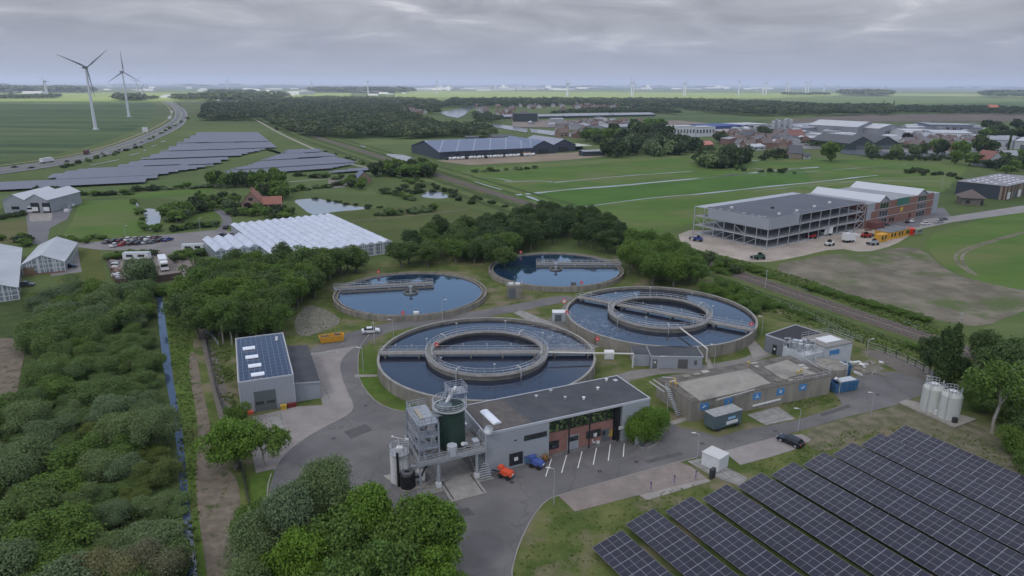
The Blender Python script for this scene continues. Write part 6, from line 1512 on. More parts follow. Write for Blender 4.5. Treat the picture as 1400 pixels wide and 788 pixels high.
# ------------------------------------------------------------------ solar rows in the foreground
def pvmat():
    m = bpy.data.materials.new('solar_cells'); m.use_nodes = True; t = m.node_tree; b = t.nodes['Principled BSDF']
    tcn = N(t, 'ShaderNodeTexCoord'); s = N(t, 'ShaderNodeSeparateXYZ'); L(t, tcn.outputs['Object'], s.inputs[0])
    x, y = s.outputs[0], s.outputs[1]
    def edge(v, a, lw): return M_(t, 'LESS_THAN', M_(t, 'SUBTRACT', a, M_(t, 'ABSOLUTE', v)), lw)
    e = M_(t, 'MAXIMUM', edge(x, 0.65, 0.026), edge(y, 1.19, 0.042))
    mid = M_(t, 'LESS_THAN', M_(t, 'ABSOLUTE', y), 0.022)
    fx = M_(t, 'FRACT', M_(t, 'MULTIPLY', x, 5.5)); fy = M_(t, 'FRACT', M_(t, 'MULTIPLY', y, 5.5))
    cell = M_(t, 'MAXIMUM', M_(t, 'LESS_THAN', fx, 0.06), M_(t, 'LESS_THAN', fy, 0.06))
    oi = N(t, 'ShaderNodeObjectInfo')
    base = ramp(t, oi.outputs['Random'], [(0.0, (0.009, 0.010, 0.022)), (1.0, (0.014, 0.015, 0.030))])
    c = mixc(t, M_(t, 'MULTIPLY', cell, 0.12), base, (0.07, 0.075, 0.10))
    c = mixc(t, M_(t, 'MULTIPLY', mid, 0.55), c, (0.26, 0.27, 0.29))
    c = mixc(t, e, c, (0.22, 0.23, 0.25))
    L(t, c, b.inputs['Base Color']); b.inputs['Roughness'].default_value = 0.22; b.inputs['IOR'].default_value = 1.38; b.inputs['Specular IOR Level'].default_value = 0.5
    return m
m_pv = pvmat()
mme = MB().box(-0.647, -1.187, -0.02, 0.647, 1.187, 0.02); mo = mme.build('solar_panel', m_pv, None, origin=False)
pan_me = mo.data; bpy.data.objects.remove(mo)
m_blackm = m_dark
rows_px = [((809, 749), (848.5, 727.6)), ((855, 717.4), (891.6, 698)), ((909.4, 699.7), (943.7, 680.6)), ((960, 682), (993, 664.6)), ((1008.4, 665.4), (1038.8, 648.4)), ((1054, 650), (1083, 634.6)), ((1097.7, 635.8), (1125.8, 620)), ((1138, 622), (1164, 607)), ((1177, 608.6), (1203, 593.8)), ((1213.4, 597), (1236.6, 583))]
rdir = (G(1400, 654, 1.7) - G(1236.6, 583, 1.7)).normalized()
rperp = Vector((-rdir.y, rdir.x, 0))       # towards the upper right
ord_ = ['nearest', 'second', 'third', 'fourth', 'fifth', 'sixth', 'seventh', 'eighth', 'ninth', 'farthest']
for i, (l, r) in enumerate(rows_px):
    P0 = G(*l, 1.0)
    e = thing('solar_row', f'long ground-mounted solar row in the lower right, {ord_[i]} from the asphalt yard' if i < 9 else 'long ground-mounted solar row nearest the two pale tanks', 'solar array', (P0.x, P0.y, 0), 'solar rows in the lower right')
    wid = 5.2; zlo, zhi = 1.0, 2.0; ncol = 20 if i > 1 else 9
    ux = rperp.normalized() if rperp.x > 0 else -rperp.normalized()
    sl = Vector((ux.x * wid, ux.y * wid, zhi - zlo)).normalized()
    nrm = sl.cross(-rdir); nrm = nrm if nrm.z > 0 else -nrm
    yv = nrm.cross(sl)
    rot = Matrix((sl, yv, nrm)).transposed().to_4x4()
    for c in range(ncol):
        for k in range(4):
            o = bpy.data.objects.new('solar_panel', pan_me); COL.objects.link(o); o.parent = e
            ctr = sl * (0.65 + k * 1.3) + rdir * (1.19 + c * 2.385) + Vector((0, 0, zlo))
            o.matrix_local = Matrix.Translation(ctr) @ rot
    for c in range(0, ncol + 1, 3):
        for yy, zz_ in ((0.9, zlo + 0.05), (4.1, zhi - 0.27)):
            b0 = P0 + ux * yy + rdir * (0.3 + c * 2.38); b0.z = 0
            MB().bar(b0, b0 + Vector((0, 0, zz_)), 0.1).build('leg', m_rail, e)
    for yy, zz_ in ((0.9, zlo + 0.06), (4.1, zhi - 0.25)):
        a0 = P0 + ux * yy; a0.z = zz_; MB().bar(a0 + rdir * 0.1, a0 + rdir * (ncol * 2.385 - .1), 0.08).build('rail', m_rail, e)
# ------------------------------------------------------------------ vehicles
m_tyre = mat('tyre', (0.02, 0.02, 0.02), 0.8)
m_cglass = mat('car_glass', (0.012, 0.014, 0.016), 0.08, spec=0.5)
m_lamp = mat('headlight', (0.6, 0.6, 0.62), 0.2); m_tail = mat('tail_light', (0.35, 0.02, 0.02), 0.3)
def paint(name, c): return mat('paint_' + name, c, 0.25, spec=0.5)
CARCOL = {'black': (0.014, 0.012, 0.016), 'silver': (0.34, 0.35, 0.36), 'white': (0.62, 0.62, 0.61), 'red': (0.36, 0.03, 0.025), 'blue': (0.03, 0.05, 0.20), 'grey': (0.10, 0.105, 0.11), 'darkred': (0.10, 0.02, 0.025), 'green': (0.03, 0.08, 0.05)}
CARP = {}
def prof_body(L_, W_, prof, z_in=0.0):
    """Loft a side outline (x, z) across the width; narrower towards the top."""
    mb = MB(); n = len(prof)
    zs = [z for _, z in prof]; zt = max(zs)
    v = []
    for s in (-1, 1):
        for x, z in prof:
            k = 1.0 - 0.0 * z
            v.append((x, s * W_ / 2 * k, z))
    mb.add(v, [tuple(range(n)), tuple(range(2 * n - 1, n - 1, -1))] + [(i, n + i, n + (i + 1) % n, (i + 1) % n) for i in range(n)])
    return mb
def make_car(col, estate=False):
    key = (col, estate)
    if key in CARP: return CARP[key]
    e = thing('parked_car', 'car', 'car', (0, 0, -500))
    off = Vector((0, 0, -500))
    def sh(mb): mb.v = [(a, b, c - 500) for a, b, c in mb.v]; return mb
    L_, W_ = 4.6, 1.82
    body = [(-2.3, 0.32), (2.25, 0.30), (2.32, 0.55), (2.2, 0.78), (1.1, 0.95), (-2.1, 1.0), (-2.3, 0.85)]
    b = sh(prof_body(L_, W_, body)).build('body', paint(col, CARCOL[col]), e)
    mb = MB(); xr = -2.05 if estate else -1.75; xt = -1.7 if estate else -1.0
    mb.hexa([(xr, -0.86, 0.97), (1.15, -0.86, 0.93), (1.15, 0.86, 0.93), (xr, 0.86, 0.97), (xt, -0.66, 1.45), (0.35, -0.66, 1.45), (0.35, 0.66, 1.45), (xt, 0.66, 1.45)])
    sh(mb).build('window', m_cglass, e)
    sh(MB().hexa([(xt - .04, -0.67, 1.445), (0.40, -0.67, 1.445), (0.40, 0.67, 1.445), (xt - .04, 0.67, 1.445), (xt + .05, -0.6, 1.49), (0.28, -0.6, 1.49), (0.28, 0.6, 1.49), (xt + .05, 0.6, 1.49)])).build('roof', paint(col, CARCOL[col]), e)
    for x in (-1.4, 1.42):
        for s in (-1, 1):
            w_ = sh(MB().cyl((x, s * 0.72, 0.33), (x, s * 0.93, 0.33), 0.33, n=14)).build('wheel', m_tyre, e)
            sh(MB().cyl((x, s * 0.925, 0.33), (x, s * 0.94, 0.33), 0.2, n=10)).build('rim', m_steel, w_)
    for s in (-1, 1):
        sh(MB().box(2.2, s * 0.72 - 0.18, 0.58, 2.32, s * 0.72 + 0.18, 0.74)).build('headlight', m_lamp, e)
        sh(MB().box(-2.33, s * 0.72 - 0.15, 0.7, -2.25, s * 0.72 + 0.15, 0.88)).build('tail_light', m_tail, e)
    remember(e); CARP[key] = e
    return e
used_protos = set()
def place(proto, loc, rz, label, group=None, name=None, sc=None):
    if proto.name not in used_protos:
        used_protos.add(proto.name); proto.location = loc; proto.rotation_euler = (0, 0, rz); proto['label'] = label
        if group: proto['group'] = group
        if sc: proto.scale = (sc,) * 3
        return proto
    c = copy_tree(proto, loc, rz, sc, label, group)
    if not group and 'group' in c: del c['group']
    return c
def heading(a, b):
    d = b - a; return math.atan2(d.y, d.x)
def on(px, py, z=0.07): return G(px, py, z)
p = on(1080.5, 606.5); place(make_car('black', True), p, heading(on(1096, 610), on(1068, 598)), 'black estate car parked on the concrete lot near the solar rows')
# the row of parked cars on the left
cars = [(147, 332.5, 'grey', 'dark grey car, first at the left end of the parked row'), (158, 337, 'white', 'white car in front at the left end of the parked row'), (157, 331.5, 'black', 'dark car behind the front white car of the row'), (169, 335.5, 'red', 'bright red car in the parked row'),
        (166, 330.5, 'darkred', 'dark red car behind the bright red one'), (176, 329, 'white', 'white car right of the red cars'), (181, 334.5, 'black', 'black car in the front line right of the red car'), (186, 328.8, 'silver', 'silver car in the back line of the row'),
        (191, 334, 'black', 'black car in the front line, middle of the row'), (195.5, 328.2, 'grey', 'grey car in the back line, middle of the row'), (200.5, 333, 'silver', 'silver car in the front line of the row'), (204.5, 328, 'white', 'white car in the back line near the right end'),
        (210, 332.3, 'grey', 'grey car in the front line near the right end'), (213.5, 327, 'darkred', 'dark car in the back line near the right end'), (221, 330, 'black', 'dark tall car beside the blue one'), (230, 329.3, 'blue', 'blue car at the right end of the parked row')]
for px, py, col, lb in cars: place(make_car(col), on(px, py), R(75 + trng.uniform(-6, 6)), lb, 'cars parked in a row left of the greenhouse')
for px, py, col, lb, a in ((95, 366, 'black', 'dark car at the corner of the glass sheds', 20), (33 + 3, 391, 'grey', 'grey car between the two glass sheds', 10), (305, 323, 'black', 'black car in front of the large greenhouse', 160), (318, 323, 'grey', 'grey car close to the greenhouse wall', 165), (309, 312.5, 'black', 'black car on the lane behind the greenhouse corner', 100),
        (1289.5, 301 , 'grey', 'small dark car on the pale road at the right', 25), (1240, 304.5, 'black', 'black car beside the white car before the brick building', 60), (1247, 303.5, 'white', 'white car before the brick building', 50), (1265, 307.5, 'white', 'white car at the edge of the grass by the pale road', 20), (1283, 305, 'silver', 'silver car on the verge of the pale road', 20),
        (1208, 308.5, 'black', 'black car next to the brick stairwell', 10), (1204, 306, 'silver', 'silver car behind the black one at the brick stairwell', 10), (507 , 455, 'white', 'white pickup-like car on the asphalt left of the front aeration tank', 15),
        (245, 353 + 2, 'grey', 'dark car at the white caravan', 20), (236 + 3, 352, 'silver', 'silver car parked at the hedge beside the white caravan', 80), (313 + 5, 332, 'white', 'white car in the garden of the brick farmhouse', 0)):
    place(make_car(col), on(px, py, 0.1), R(a), lb)
def hw_point(px, py):
    return G(px, py, 0.32)
def hw_dir(p):
    best = min(range(len(U_) - 1), key=lambda i: (U_[i].lerp(D_[i], .5) - p).length); return heading(U_[best], U_[best + 1])
for px, py, col in ((20, 229.5, 'black'), (43, 230.3, 'black'), (92, 221.5, 'black'), (140, 210.8, 'grey'), (147.5, 210.2, 'white'), (163.5, 206, 'black'), (184.5, 198.8, 'black'), (194, 195.3, 'grey'), (226.5, 174.6, 'silver'), (224, 182, 'white'), (239, 174, 'white'), (234.5, 168.5, 'silver'), (246.5, 168.8, 'black'), (254, 161.3, 'white'), (249, 150.5, 'silver'), (241, 152, 'white')):
    p = hw_point(px, py); place(make_car(col), p, hw_dir(p), 'car driving on the motorway in the distance', 'cars driving on the motorway', 'car')
def make_truck(col, Lb, label, px, py, rz=None, z=0.32, cab=None, group=None, sc=1.0):
    p = G(px, py, z); rz = hw_dir(p) if rz is None else rz
    e = thing('truck', label, 'truck', (0, 0, 0), group)
    MB().box(-Lb / 2, -1.25, 1.0, Lb / 2 - 2.6, 1.25, 3.9).build('cargo_box', paint(col, CARCOL[col]), e)
    MB().hexa([(Lb / 2 - 2.4, -1.2, 0.6), (Lb / 2, -1.2, 0.6), (Lb / 2, 1.2, 0.6), (Lb / 2 - 2.4, 1.2, 0.6), (Lb / 2 - 2.4, -1.15, 3.4), (Lb / 2 - .4, -1.15, 3.1), (Lb / 2 - .4, 1.15, 3.1), (Lb / 2 - 2.4, 1.15, 3.4)]).build('cab', paint(cab or col, CARCOL[cab or col]), e)
    MB().box(Lb / 2 - .32, -1.1, 1.7, Lb / 2 - .05, 1.1, 2.6).build('windscreen', m_cglass, e)
    MB().box(-Lb / 2, -0.6, 0.6, Lb / 2 - 2.4, 0.6, 0.99).build('chassis', m_dark, e)
    for x in (-Lb / 2 + 1.0, -Lb / 2 + 2.3, Lb / 2 - 1.5):
        for s in (-1, 1): MB().cyl((x, s * 0.85, 0.5), (x, s * 1.2, 0.5), 0.5, n=12).build('wheel', m_tyre, e)
    e.location = p; e.rotation_euler = (0, 0, rz); e.scale = (sc,) * 3
    return e
make_truck('white', 15, 'white articulated lorry on the motorway', 65, 222.5)
make_truck('darkred', 12, 'dark red lorry on the motorway', 119.5, 211, cab='white')
make_truck('blue', 14, 'blue lorry on the motorway at the far bend', 245, 143.5)
make_truck('white', 10.5, 'white box truck in the fenced storage yard behind the grove', 224, 367, rz=heading(G(219, 352), G(228, 374)) , z=0.07)
make_truck('white', 14, 'long white trailer truck parked before the big barns', 758, 207, rz=R(8), z=0.2)
make_truck('white', 5.5, 'white van on the building site', 1160, 331, rz=R(25), z=0.08)
make_truck('white', 4.5, 'small white van near the steel frame building', 1129, 322, rz=R(200), z=0.08)

# --- small machines by the office
def machine(px, py, rz, main, label, nm='hoist_trailer'):
    p = G(px, py, 0.06); e = thing(nm, label, 'machine', (0, 0, 0), None)
    MB().hexa([(-1.3, -0.7, 0.55), (1.0, -0.7, 0.55), (1.0, 0.7, 0.55), (-1.3, 0.7, 0.55), (-1.1, -0.6, 1.15), (0.6, -0.6, 1.35), (0.6, 0.6, 1.35), (-1.1, 0.6, 1.15)]).build('body', main, e)
    MB().box(0.55, -0.5, 1.3, 1.3, 0.5, 1.75).build('cowl', main, e); MB().bar((1.0, 0, 0.6), (2.6, 0, 0.5), 0.14).build('drawbar', m_dark, e)
    MB().box(-1.25, -0.72, 0.35, 0.9, 0.72, 0.55).build('chassis', m_dark, e)
    for x in (-0.8, 0.6):
        for s in (-1, 1): MB().cyl((x, s * 0.7, 0.4), (x, s * 0.95, 0.4), 0.4, n=12).build('wheel', m_tyre, e)
    MB().box(-1.36, -0.3, 0.6, -1.29, 0.3, 0.9).build('number_plate', m_wht, e)
    e.location = p; e.rotation_euler = (0, 0, rz); return e
m_or = mat('machine_red', (0.62, 0.085, 0.035), 0.4)
machine(691.5, 652, R(150), m_or, 'bright orange-red wheeled machine before the grey cladding wall')
machine(733.5, 638, R(150), mat('machine_blue', (0.06, 0.10, 0.30), 0.4), 'blue wheeled machine beside the parking bays', 'utility_tractor')
p = G(724.5, 633, 0.06); e = thing('waste_container', 'blue-grey wheeled waste container behind the blue machine', 'container', p)
MB().hexa([(p.x - .9, p.y - .6, .3), (p.x + .9, p.y - .6, .3), (p.x + .9, p.y + .6, .3), (p.x - .9, p.y + .6, .3), (p.x - 1.05, p.y - .7, 1.5), (p.x + 1.05, p.y - .7, 1.5), (p.x + 1.05, p.y + .7, 1.5), (p.x - 1.05, p.y + .7, 1.5)]).build('body', mat('bin_blue', (0.08, 0.15, 0.25), 0.5), e)
MB().box(p.x - 1.1, p.y - .75, 1.5, p.x + 1.1, p.y + .75, 1.68).build('lid', mat('bin_lid', (0.07, 0.10, 0.20), 0.5), e)
for x in (-.7, .7): MB().cyl((p.x + x, p.y - .5, .18), (p.x + x, p.y - .4, .18), .17, n=8).build('wheel', m_tyre, e)
p = G(745.5, 630, 0.1); e = thing('flower_tub', 'wooden tub with orange flowers at the corner of the brick front', 'plant tub', p)
MB().lathe((p.x, p.y), [(.45, .06), (.55, .7), (.01, .7), (.01, .06)], 14).build('tub', mat('tub_wood', (0.16, 0.09, 0.05), 0.8), e)
g_ = random.Random(2); mb = MB()
for i in range(70):
    q = Vector((p.x + g_.gauss(0, .4), p.y + g_.gauss(0, .4), 0.75 + abs(g_.gauss(0, .3)))); mb.bar(q, q + Vector((.1, .08, .12)), .12, .04)
mb.build('flowers', mat('orange_bloom', (0.45, 0.16, 0.06), 0.8, (0.10, 0.13, 0.03), 3.0), e)

# ------------------------------------------------------------------ wind turbines
m_turb = mat('turbine_white', (0.56, 0.58, 0.60), 0.5)
m_blade = mat('blade_grey', (0.17, 0.185, 0.21), 0.5)
def turbine(x, y, hub, yaw, a0, label, group=None, bl=42.0, full=True, r=1.0):
    """yaw: the direction the rotor faces; a0: angle of the first blade above the horizontal."""
    e = thing('wind_turbine', label, 'wind turbine', (x, y, 0), group)
    mb = MB(); n = 6
    for i in range(n): mb.cyl((x, y, hub * i / n), (x, y, hub * (i + 1) / n), r * (2.3 - 1.15 * i / n), r * (2.3 - 1.15 * (i + 1) / n), 20, cap=False)
    mb.build('tower', m_turb if full else mat('hazed_turbine', (0.40, 0.42, 0.45)), e, smooth=True)  # far towers get a greyer colour that paints in the haze
    d = Vector((math.cos(yaw), math.sin(yaw), 0)); h = Vector((-d.y, d.x, 0)); c = Vector((x, y, hub + 1.2))
    if full: MB().lathe((x, y), [(4.2, 0.1), (4.2, 1.0), (0.1, 1.3), (0.1, 0.1)], 24).build('base', m_wht, e)
    MB().cyl(c - d * 6.5, c - d * 4, 1.2, 2.0, 10).cyl(c - d * 4, c + d * 2, 2.0, 1.8, 10).build('nacelle', m_blade, e)
    hb = c + d * 3.0
    MB().cyl(c + d * 2.0, hb + d * 0.6, 1.7, 1.5, 12).cyl(hb + d * 0.6, hb + d * 2.2, 1.5, 0.3, 12).build('hub', m_blade, e)
    for k in range(3):
        a = a0 + k * 2 * math.pi / 3; u = h * math.cos(a) + Vector((0, 0, 1)) * math.sin(a); tdir = u.cross(d)
        mb = MB(); st = [(0, 0.9, 0.9), (0.10, 0.95, 0.8), (0.2, 1.35, 0.36), (0.45, 0.95, 0.24), (0.75, 0.55, 0.14), (0.97, 0.25, 0.07), (1.0, 0.1, 0.04)]
        v = []
        for s, cw, th in st:
            q = hb + u * (1.0 + s * (bl - 1.0)); tw_ = (tdir * math.cos(0.35 * (1 - s)) + d * math.sin(0.35 * (1 - s)))
            tn = u.cross(tw_)
            v += [q - tw_ * cw * 0.6, q - tn * th, q + tw_ * cw, q + tn * th]
        F = []
        for i in range(len(st) - 1):
            for j in range(4): F.append((i * 4 + j, i * 4 + (j + 1) % 4, i * 4 + 4 + (j + 1) % 4, i * 4 + 4 + j))
        mb.add([tuple(q) for q in v], F + [(3, 2, 1, 0), tuple(range(len(v) - 4, len(v)))]); mb.build('blade', m_blade, e)
    return e
p = G(131, 177.5); turbine(p.x, p.y, 79.5, R(-30), R(37), 'nearest white wind turbine, left of the motorway bend', None, 39)
p = G(176.5, 160); turbine(p.x, p.y, 79, R(-28), R(90), 'second white wind turbine behind the nearest one', None, 38)
far_t = [(66, 131.5, 112.5), (63.5, 130, 112), (188.5, 129, 112), (195.5, 135.5, 122), (312, 123, 111), (427, 124, 114), (503.5, 127, 112.5), (597.5, 128, 113), (775, 131, 116), (776.5, 131, 115.5), (863, 131, 113.5), (865.5, 131, 115), (934.5, 130, 116), (937, 130, 116), (1009.5, 129, 113), (1043, 128.5, 115), (1047, 128.5, 114), (1074.5, 127, 115), (1078, 127, 116), (1101, 127, 114), (1104.5, 127.5, 115), (1126, 126, 117), (1145, 126, 119), (1209, 128, 120)]
for i, (px, yb, yt) in enumerate(far_t):
    p = G(px, yb + 1.5); s = (yb + 1.5 - yt) * p.y / FPX
    sc_ = 0.9
    turbine(p.x, p.y, max(18, s * 0.95), R(-100 + 17 * i), R(20 * i), 'tiny white wind turbine on the horizon', 'wind turbines along the horizon', max(14, s * 0.45), False, r=max(1.0, 0.00045 * p.y * 0.9))

# ------------------------------------------------------------------ solar fields beyond
m_farpv = mat('far_solar', (0.046, 0.052, 0.080), 0.34, (0.058, 0.064, 0.094), 0.1, spec=0.5, ior=1.7)
strips = [
 ('first solar strip from the back in the larger solar field', [(276, 181), (347, 181), (361, 193), (250, 195)]),
 ('second solar strip from the back in the larger solar field', [(248, 196.6), (362, 194.4), (376, 201.3), (229, 206)]),
 ('third solar strip from the back in the larger solar field', [(226, 207.6), (360, 203.3), (320, 212.6), (200, 217)]),
 ('fourth solar strip from the back in the larger solar field', [(199, 218.6), (312, 214.6), (288, 223.6), (165, 227)]),
 ('solar strip beside the motorway bank, fifth from the back', [(123, 230.2), (164, 228.4), (287, 225.2), (212, 238.6), (82, 244.6), (75, 239.2)]),
 ('long solar strip nearest the grey double barn', [(-60, 252.5), (76, 246.2), (211, 240.4), (186, 249.2), (-60, 262)]),
 ('far strip of the smaller solar field by the railway', [(398, 204.5), (429, 204), (437, 207.3), (391, 209.4)]),
 ('second strip of the smaller solar field by the railway', [(386, 210.6), (439, 208.6), (453, 212.8), (362, 218.8)]),
 ('broad strip in the middle of the smaller solar field', [(360, 220.2), (455, 214.4), (478, 222), (324, 231.4)]),
 ('strip of the smaller solar field just behind the tree hedge', [(322, 233), (477, 223.4), (455, 229), (290, 243), (300, 238.4)]),
 ('short solar strip beside the pale path', [(448, 235.2), (490, 230.2), (512, 229), (510, 231.8), (452, 235.4)])]
for lb, px in strips:
    e = None; pts = [G(*q, 1.6) for q in px]
    c0 = sum(pts, Vector()) / len(pts)
    e = thing('solar_array', lb, 'solar array', (c0.x, c0.y, 0), 'solar strips of the distant solar fields')
    P2 = [(q.x, q.y) for q in pts]
    # tables run along the strip; stepped ends like the photograph's
    u = (pts[1] - pts[0]); u.z = 0; u = u.normalized() if len(px) < 6 or lb.startswith('solar strip beside') is False else (pts[2] - pts[0]).normalized()
    u = (G(347, 181) - G(276, 181)).normalized() if c0.x < G(400, 220).x * 0 + G(322, 240).x and 'smaller' not in lb else (G(477, 223.4) - G(322, 233)).normalized()
    if 'short' in lb or 'smaller' in lb: u = (G(455, 214.3) - G(362, 219.6)).normalized()
    else: u = (G(360, 203.3) - G(226, 207.6)).normalized()
    v = Vector((-u.y, u.x, 0))
    ys = [Vector((a, b, 0)).dot(v) for a, b in P2]; y = min(ys); mb = MB(); fr = MB(); pitch = 4.6
    while y < max(ys):
        ym = y + pitch / 2; xs_ = []
        for i in range(len(P2)):
            a, b = Vector((*P2[i], 0)), Vector((*P2[(i + 1) % len(P2)], 0)); ya, yb = a.dot(v), b.dot(v)
            if (ya > ym) != (yb > ym): t_ = (ym - ya) / (yb - ya); xs_.append(a.lerp(b, t_).dot(u))
        if len(xs_) >= 2:
            x0, x1 = math.floor(min(xs_) / 6) * 6, math.ceil(max(xs_) / 6) * 6
            w_ = pitch * 0.97
            P = lambda a, b, z_: tuple(u * a + v * b + Vector((0, 0, z_)))
            mb.hexa([P(x0, y, 1.3), P(x1, y, 1.3), P(x1, y + w_ / 2, 1.85), P(x0, y + w_ / 2, 1.85), P(x0, y, 1.38), P(x1, y, 1.38), P(x1, y + w_ / 2, 1.93), P(x0, y + w_ / 2, 1.93)])
            mb.hexa([P(x0, y + w_ / 2, 1.85), P(x1, y + w_ / 2, 1.85), P(x1, y + w_, 1.3), P(x0, y + w_, 1.3), P(x0, y + w_ / 2, 1.93), P(x1, y + w_ / 2, 1.93), P(x1, y + w_, 1.38), P(x0, y + w_, 1.38)])
            k = x0 + 3
            while k < x1: fr.box(*(min(P(k, y + w_ / 2, 0)[i], P(k, y + w_ / 2, 0)[i]) - (0.12 if i < 2 else 0) for i in range(3)), P(k, y + w_ / 2, 0)[0] + .12, P(k, y + w_ / 2, 0)[1] + .12, 1.84); k += 24
        y += pitch
    if mb.v:
        mb.build('panel_table', m_farpv, e); fr.build('support', m_dark, e)
# ------------------------------------------------------------------ buildings in the middle distance
def lightmat(name, c, c2=None, sc=0.3): return mat(name, c, 0.7, c2, sc)
m_gh = mat('white_glasshouse', (0.40, 0.425, 0.475), 0.4, (0.50, 0.525, 0.58), 0.25, spec=0.5)
m_ghwall = linemat('glasshouse_wall', (0.20, 0.225, 0.25), (0.50, 0.52, 0.54), (2.0, 2.0, 1.6), (0.12, 0.12, 0.08), 0.2, 0.5)
def gable_roof(f, x0, x1, y0, y1, ze, zr, along, m, parent, over=0.3, th=0.18, name='roof'):
    """Pitched roof over a local rectangle; ridge along 'x' or 'y'."""
    mb = MB()
    if along == 'y':
        xm = (x0 + x1) / 2; k = (zr - ze) / (xm - x0)
        pr = [(x0 - over, ze - over * k), (xm, zr), (x1 + over, ze - over * k)]
        a = [f.p(x, y0 - over, z) for x, z in pr] + [f.p(x, y0 - over, z + th) for x, z in pr]; b = [f.p(x, y1 + over, z) for x, z in pr] + [f.p(x, y1 + over, z + th) for x, z in pr]
    else:
        ym = (y0 + y1) / 2; k = (zr - ze) / (ym - y0)
        pr = [(y0 - over, ze - over * k), (ym, zr), (y1 + over, ze - over * k)]
        a = [f.p(x0 - over, y, z) for y, z in pr] + [f.p(x0 - over, y, z + th) for y, z in pr]; b = [f.p(x1 + over, y, z) for y, z in pr] + [f.p(x1 + over, y, z + th) for y, z in pr]
    v = [tuple(q) for q in a + b]
    mb.add(v, [(0, 1, 7, 6), (1, 2, 8, 7), (3, 9, 10, 4), (4, 10, 11, 5), (0, 3, 4, 1), (1, 4, 5, 2), (6, 7, 10, 9), (7, 8, 11, 10), (0, 6, 9, 3), (2, 5, 11, 8)])
    return mb.build(name, m, parent)
def gable_walls(f, x0, x1, y0, y1, ze, zr, along, m, parent, name='wall', z0=0):
    mb = MB()
    if along == 'y':
        xm = (x0 + x1) / 2; pr = [(x0, z0), (x1, z0), (x1, ze), (xm, zr), (x0, ze)]; a = [f.p(x, y0, z) for x, z in pr]; b = [f.p(x, y1, z) for x, z in pr]
    else:
        ym = (y0 + y1) / 2; pr = [(y0, z0), (y1, z0), (y1, ze), (ym, zr), (y0, ze)]; a = [f.p(x0, y, z) for y, z in pr]; b = [f.p(x1, y, z) for y, z in pr]
    mb.add([tuple(q) for q in a + b], [(0, 1, 2, 3, 4), (9, 8, 7, 6, 5)] + [(i, 5 + i, 5 + (i + 1) % 5, (i + 1) % 5) for i in range(5)])
    return mb.build(name, m, parent)

# --- steel frame building under construction
H = 12.0
B_, C_, A_ = G(1052.3, 300.4, H), G(1185, 277, H), G(951, 281.8, H)
f = Fr(B_, C_ - B_); W = (C_ - B_).length; D = f.loc(A_)[1]
sfb = thing('unfinished_building', 'unfinished steel frame building with grey cladding band at its corner and open floors', 'building', f.p(0, 0))
m_sb = mat('steel_beam', (0.33, 0.34, 0.355), 0.5)
m_cl2 = mat('band_cladding', (0.30, 0.315, 0.34), 0.5); m_in = mat('inner_wall', (0.30, 0.305, 0.31), 0.8); m_flr = mat('floor_slab', (0.36, 0.355, 0.35), 0.9)
rf = fbox(f, 0.3, 0.3, H - 0.3, W, D * 0.86, H - 0.05, 'roof', mat('slate_roof', (0.085, 0.090, 0.105), 0.8, (0.105, 0.11, 0.125), 0.1), sfb)
fbox(f, 0.25, D * 0.86 + .01, H - 0.3, W, D, H - 0.1, 'roof_frame', m_sb, sfb)
for z_ in (4.0, 8.0): fbox(f, 0.4, 0.4, z_ - 0.3, W - 0.2, D - 0.4, z_, 'floor', m_flr, sfb)
fbox(f, 0.2, 0.2, 0.05, W, D, 0.25, 'ground_slab', m_flr, sfb)
nx_, ny_ = 10, 7
for i in range(nx_ + 1):
    x = W * i / nx_; fbox(f, x - 0.12, -0.05, 0.2, x + 0.12, 0.19, H, 'column', m_sb, sfb)
    if i % 2 == 0 : fbox(f, x - 0.15, D - .3, 0.2, x + 0.15, D, H - .3, 'column', m_sb, sfb)
    if 0 < i < nx_:
        fbox(f, x - 0.13, 7.9, 0.26, x + 0.13, 8.16, 3.69, 'column', m_sb, sfb); fbox(f, x - 0.13, 7.9, 4.01, x + 0.13, 8.16, 7.69, 'column', m_sb, sfb)
for j in range(1, ny_ + 1):
    y = D * j / ny_; fbox(f, -0.05, y - 0.12, 0.2, 0.19, y + 0.12, H, 'column', m_sb, sfb)
for z_ in (4.0, 8.0, H):
    fbox(f, 0.0, -0.12, z_ - 0.26, W, -0.051, z_ + 0.02, 'edge_beam', m_sb, sfb); fbox(f, -0.12, -0.1, z_ - 0.26, -0.051, D, z_ + 0.02, 'edge_beam', m_sb, sfb)
fbox(f, 4, 14, 0.26, W - 2, 14.4, 3.69, 'core_wall', m_in, sfb); fbox(f, 4, 14, 4.01, W - 2, 14.4, 7.69, 'core_wall', m_in, sfb); fbox(f, 20, 12, 8.01, W - 2, 12.4, H - .31, 'core_wall', m_in, sfb)
x1 = f.loc(G(1097, 294, H))[0]; yl = f.loc(G(968, 285.5, H))[1]
fbox(f, -0.2, -0.22, 8.0, x1, -0.13, H + 0.35, 'cladding_band', m_cl2, sfb); fbox(f, -0.22, -0.22, 8.0, -0.13, yl, H + 0.35, 'cladding_band', m_cl2, sfb)
fbox(f, x1 + 0.01, -0.2, 8.0, x1 + 0.3, 3, H + 0.3, 'cladding_return', m_cl2, sfb)
for z0 in (0.3, 4.0):
    for j in ((1, 2, 3, 4) if z0 < 1 else (2, 4)):
        a = f.p(-0.06, D * j / ny_, z0 + (0.2 if z0 > 1 else 3.2)); b = f.p(-0.06, D * (j + 1) / ny_, z0 + (3.3 if z0 > 1 else 0.3)); MB().bar(a, b, 0.16).build('ramp_beam', m_sb, sfb)
for j in range(ny_):
    if j >= 5:
        MB().bar(f.p(-0.05, D * j / ny_, 4.1), f.p(-0.05, D * (j + 1) / ny_, 7.6), 0.14).build('brace', m_sb, sfb)
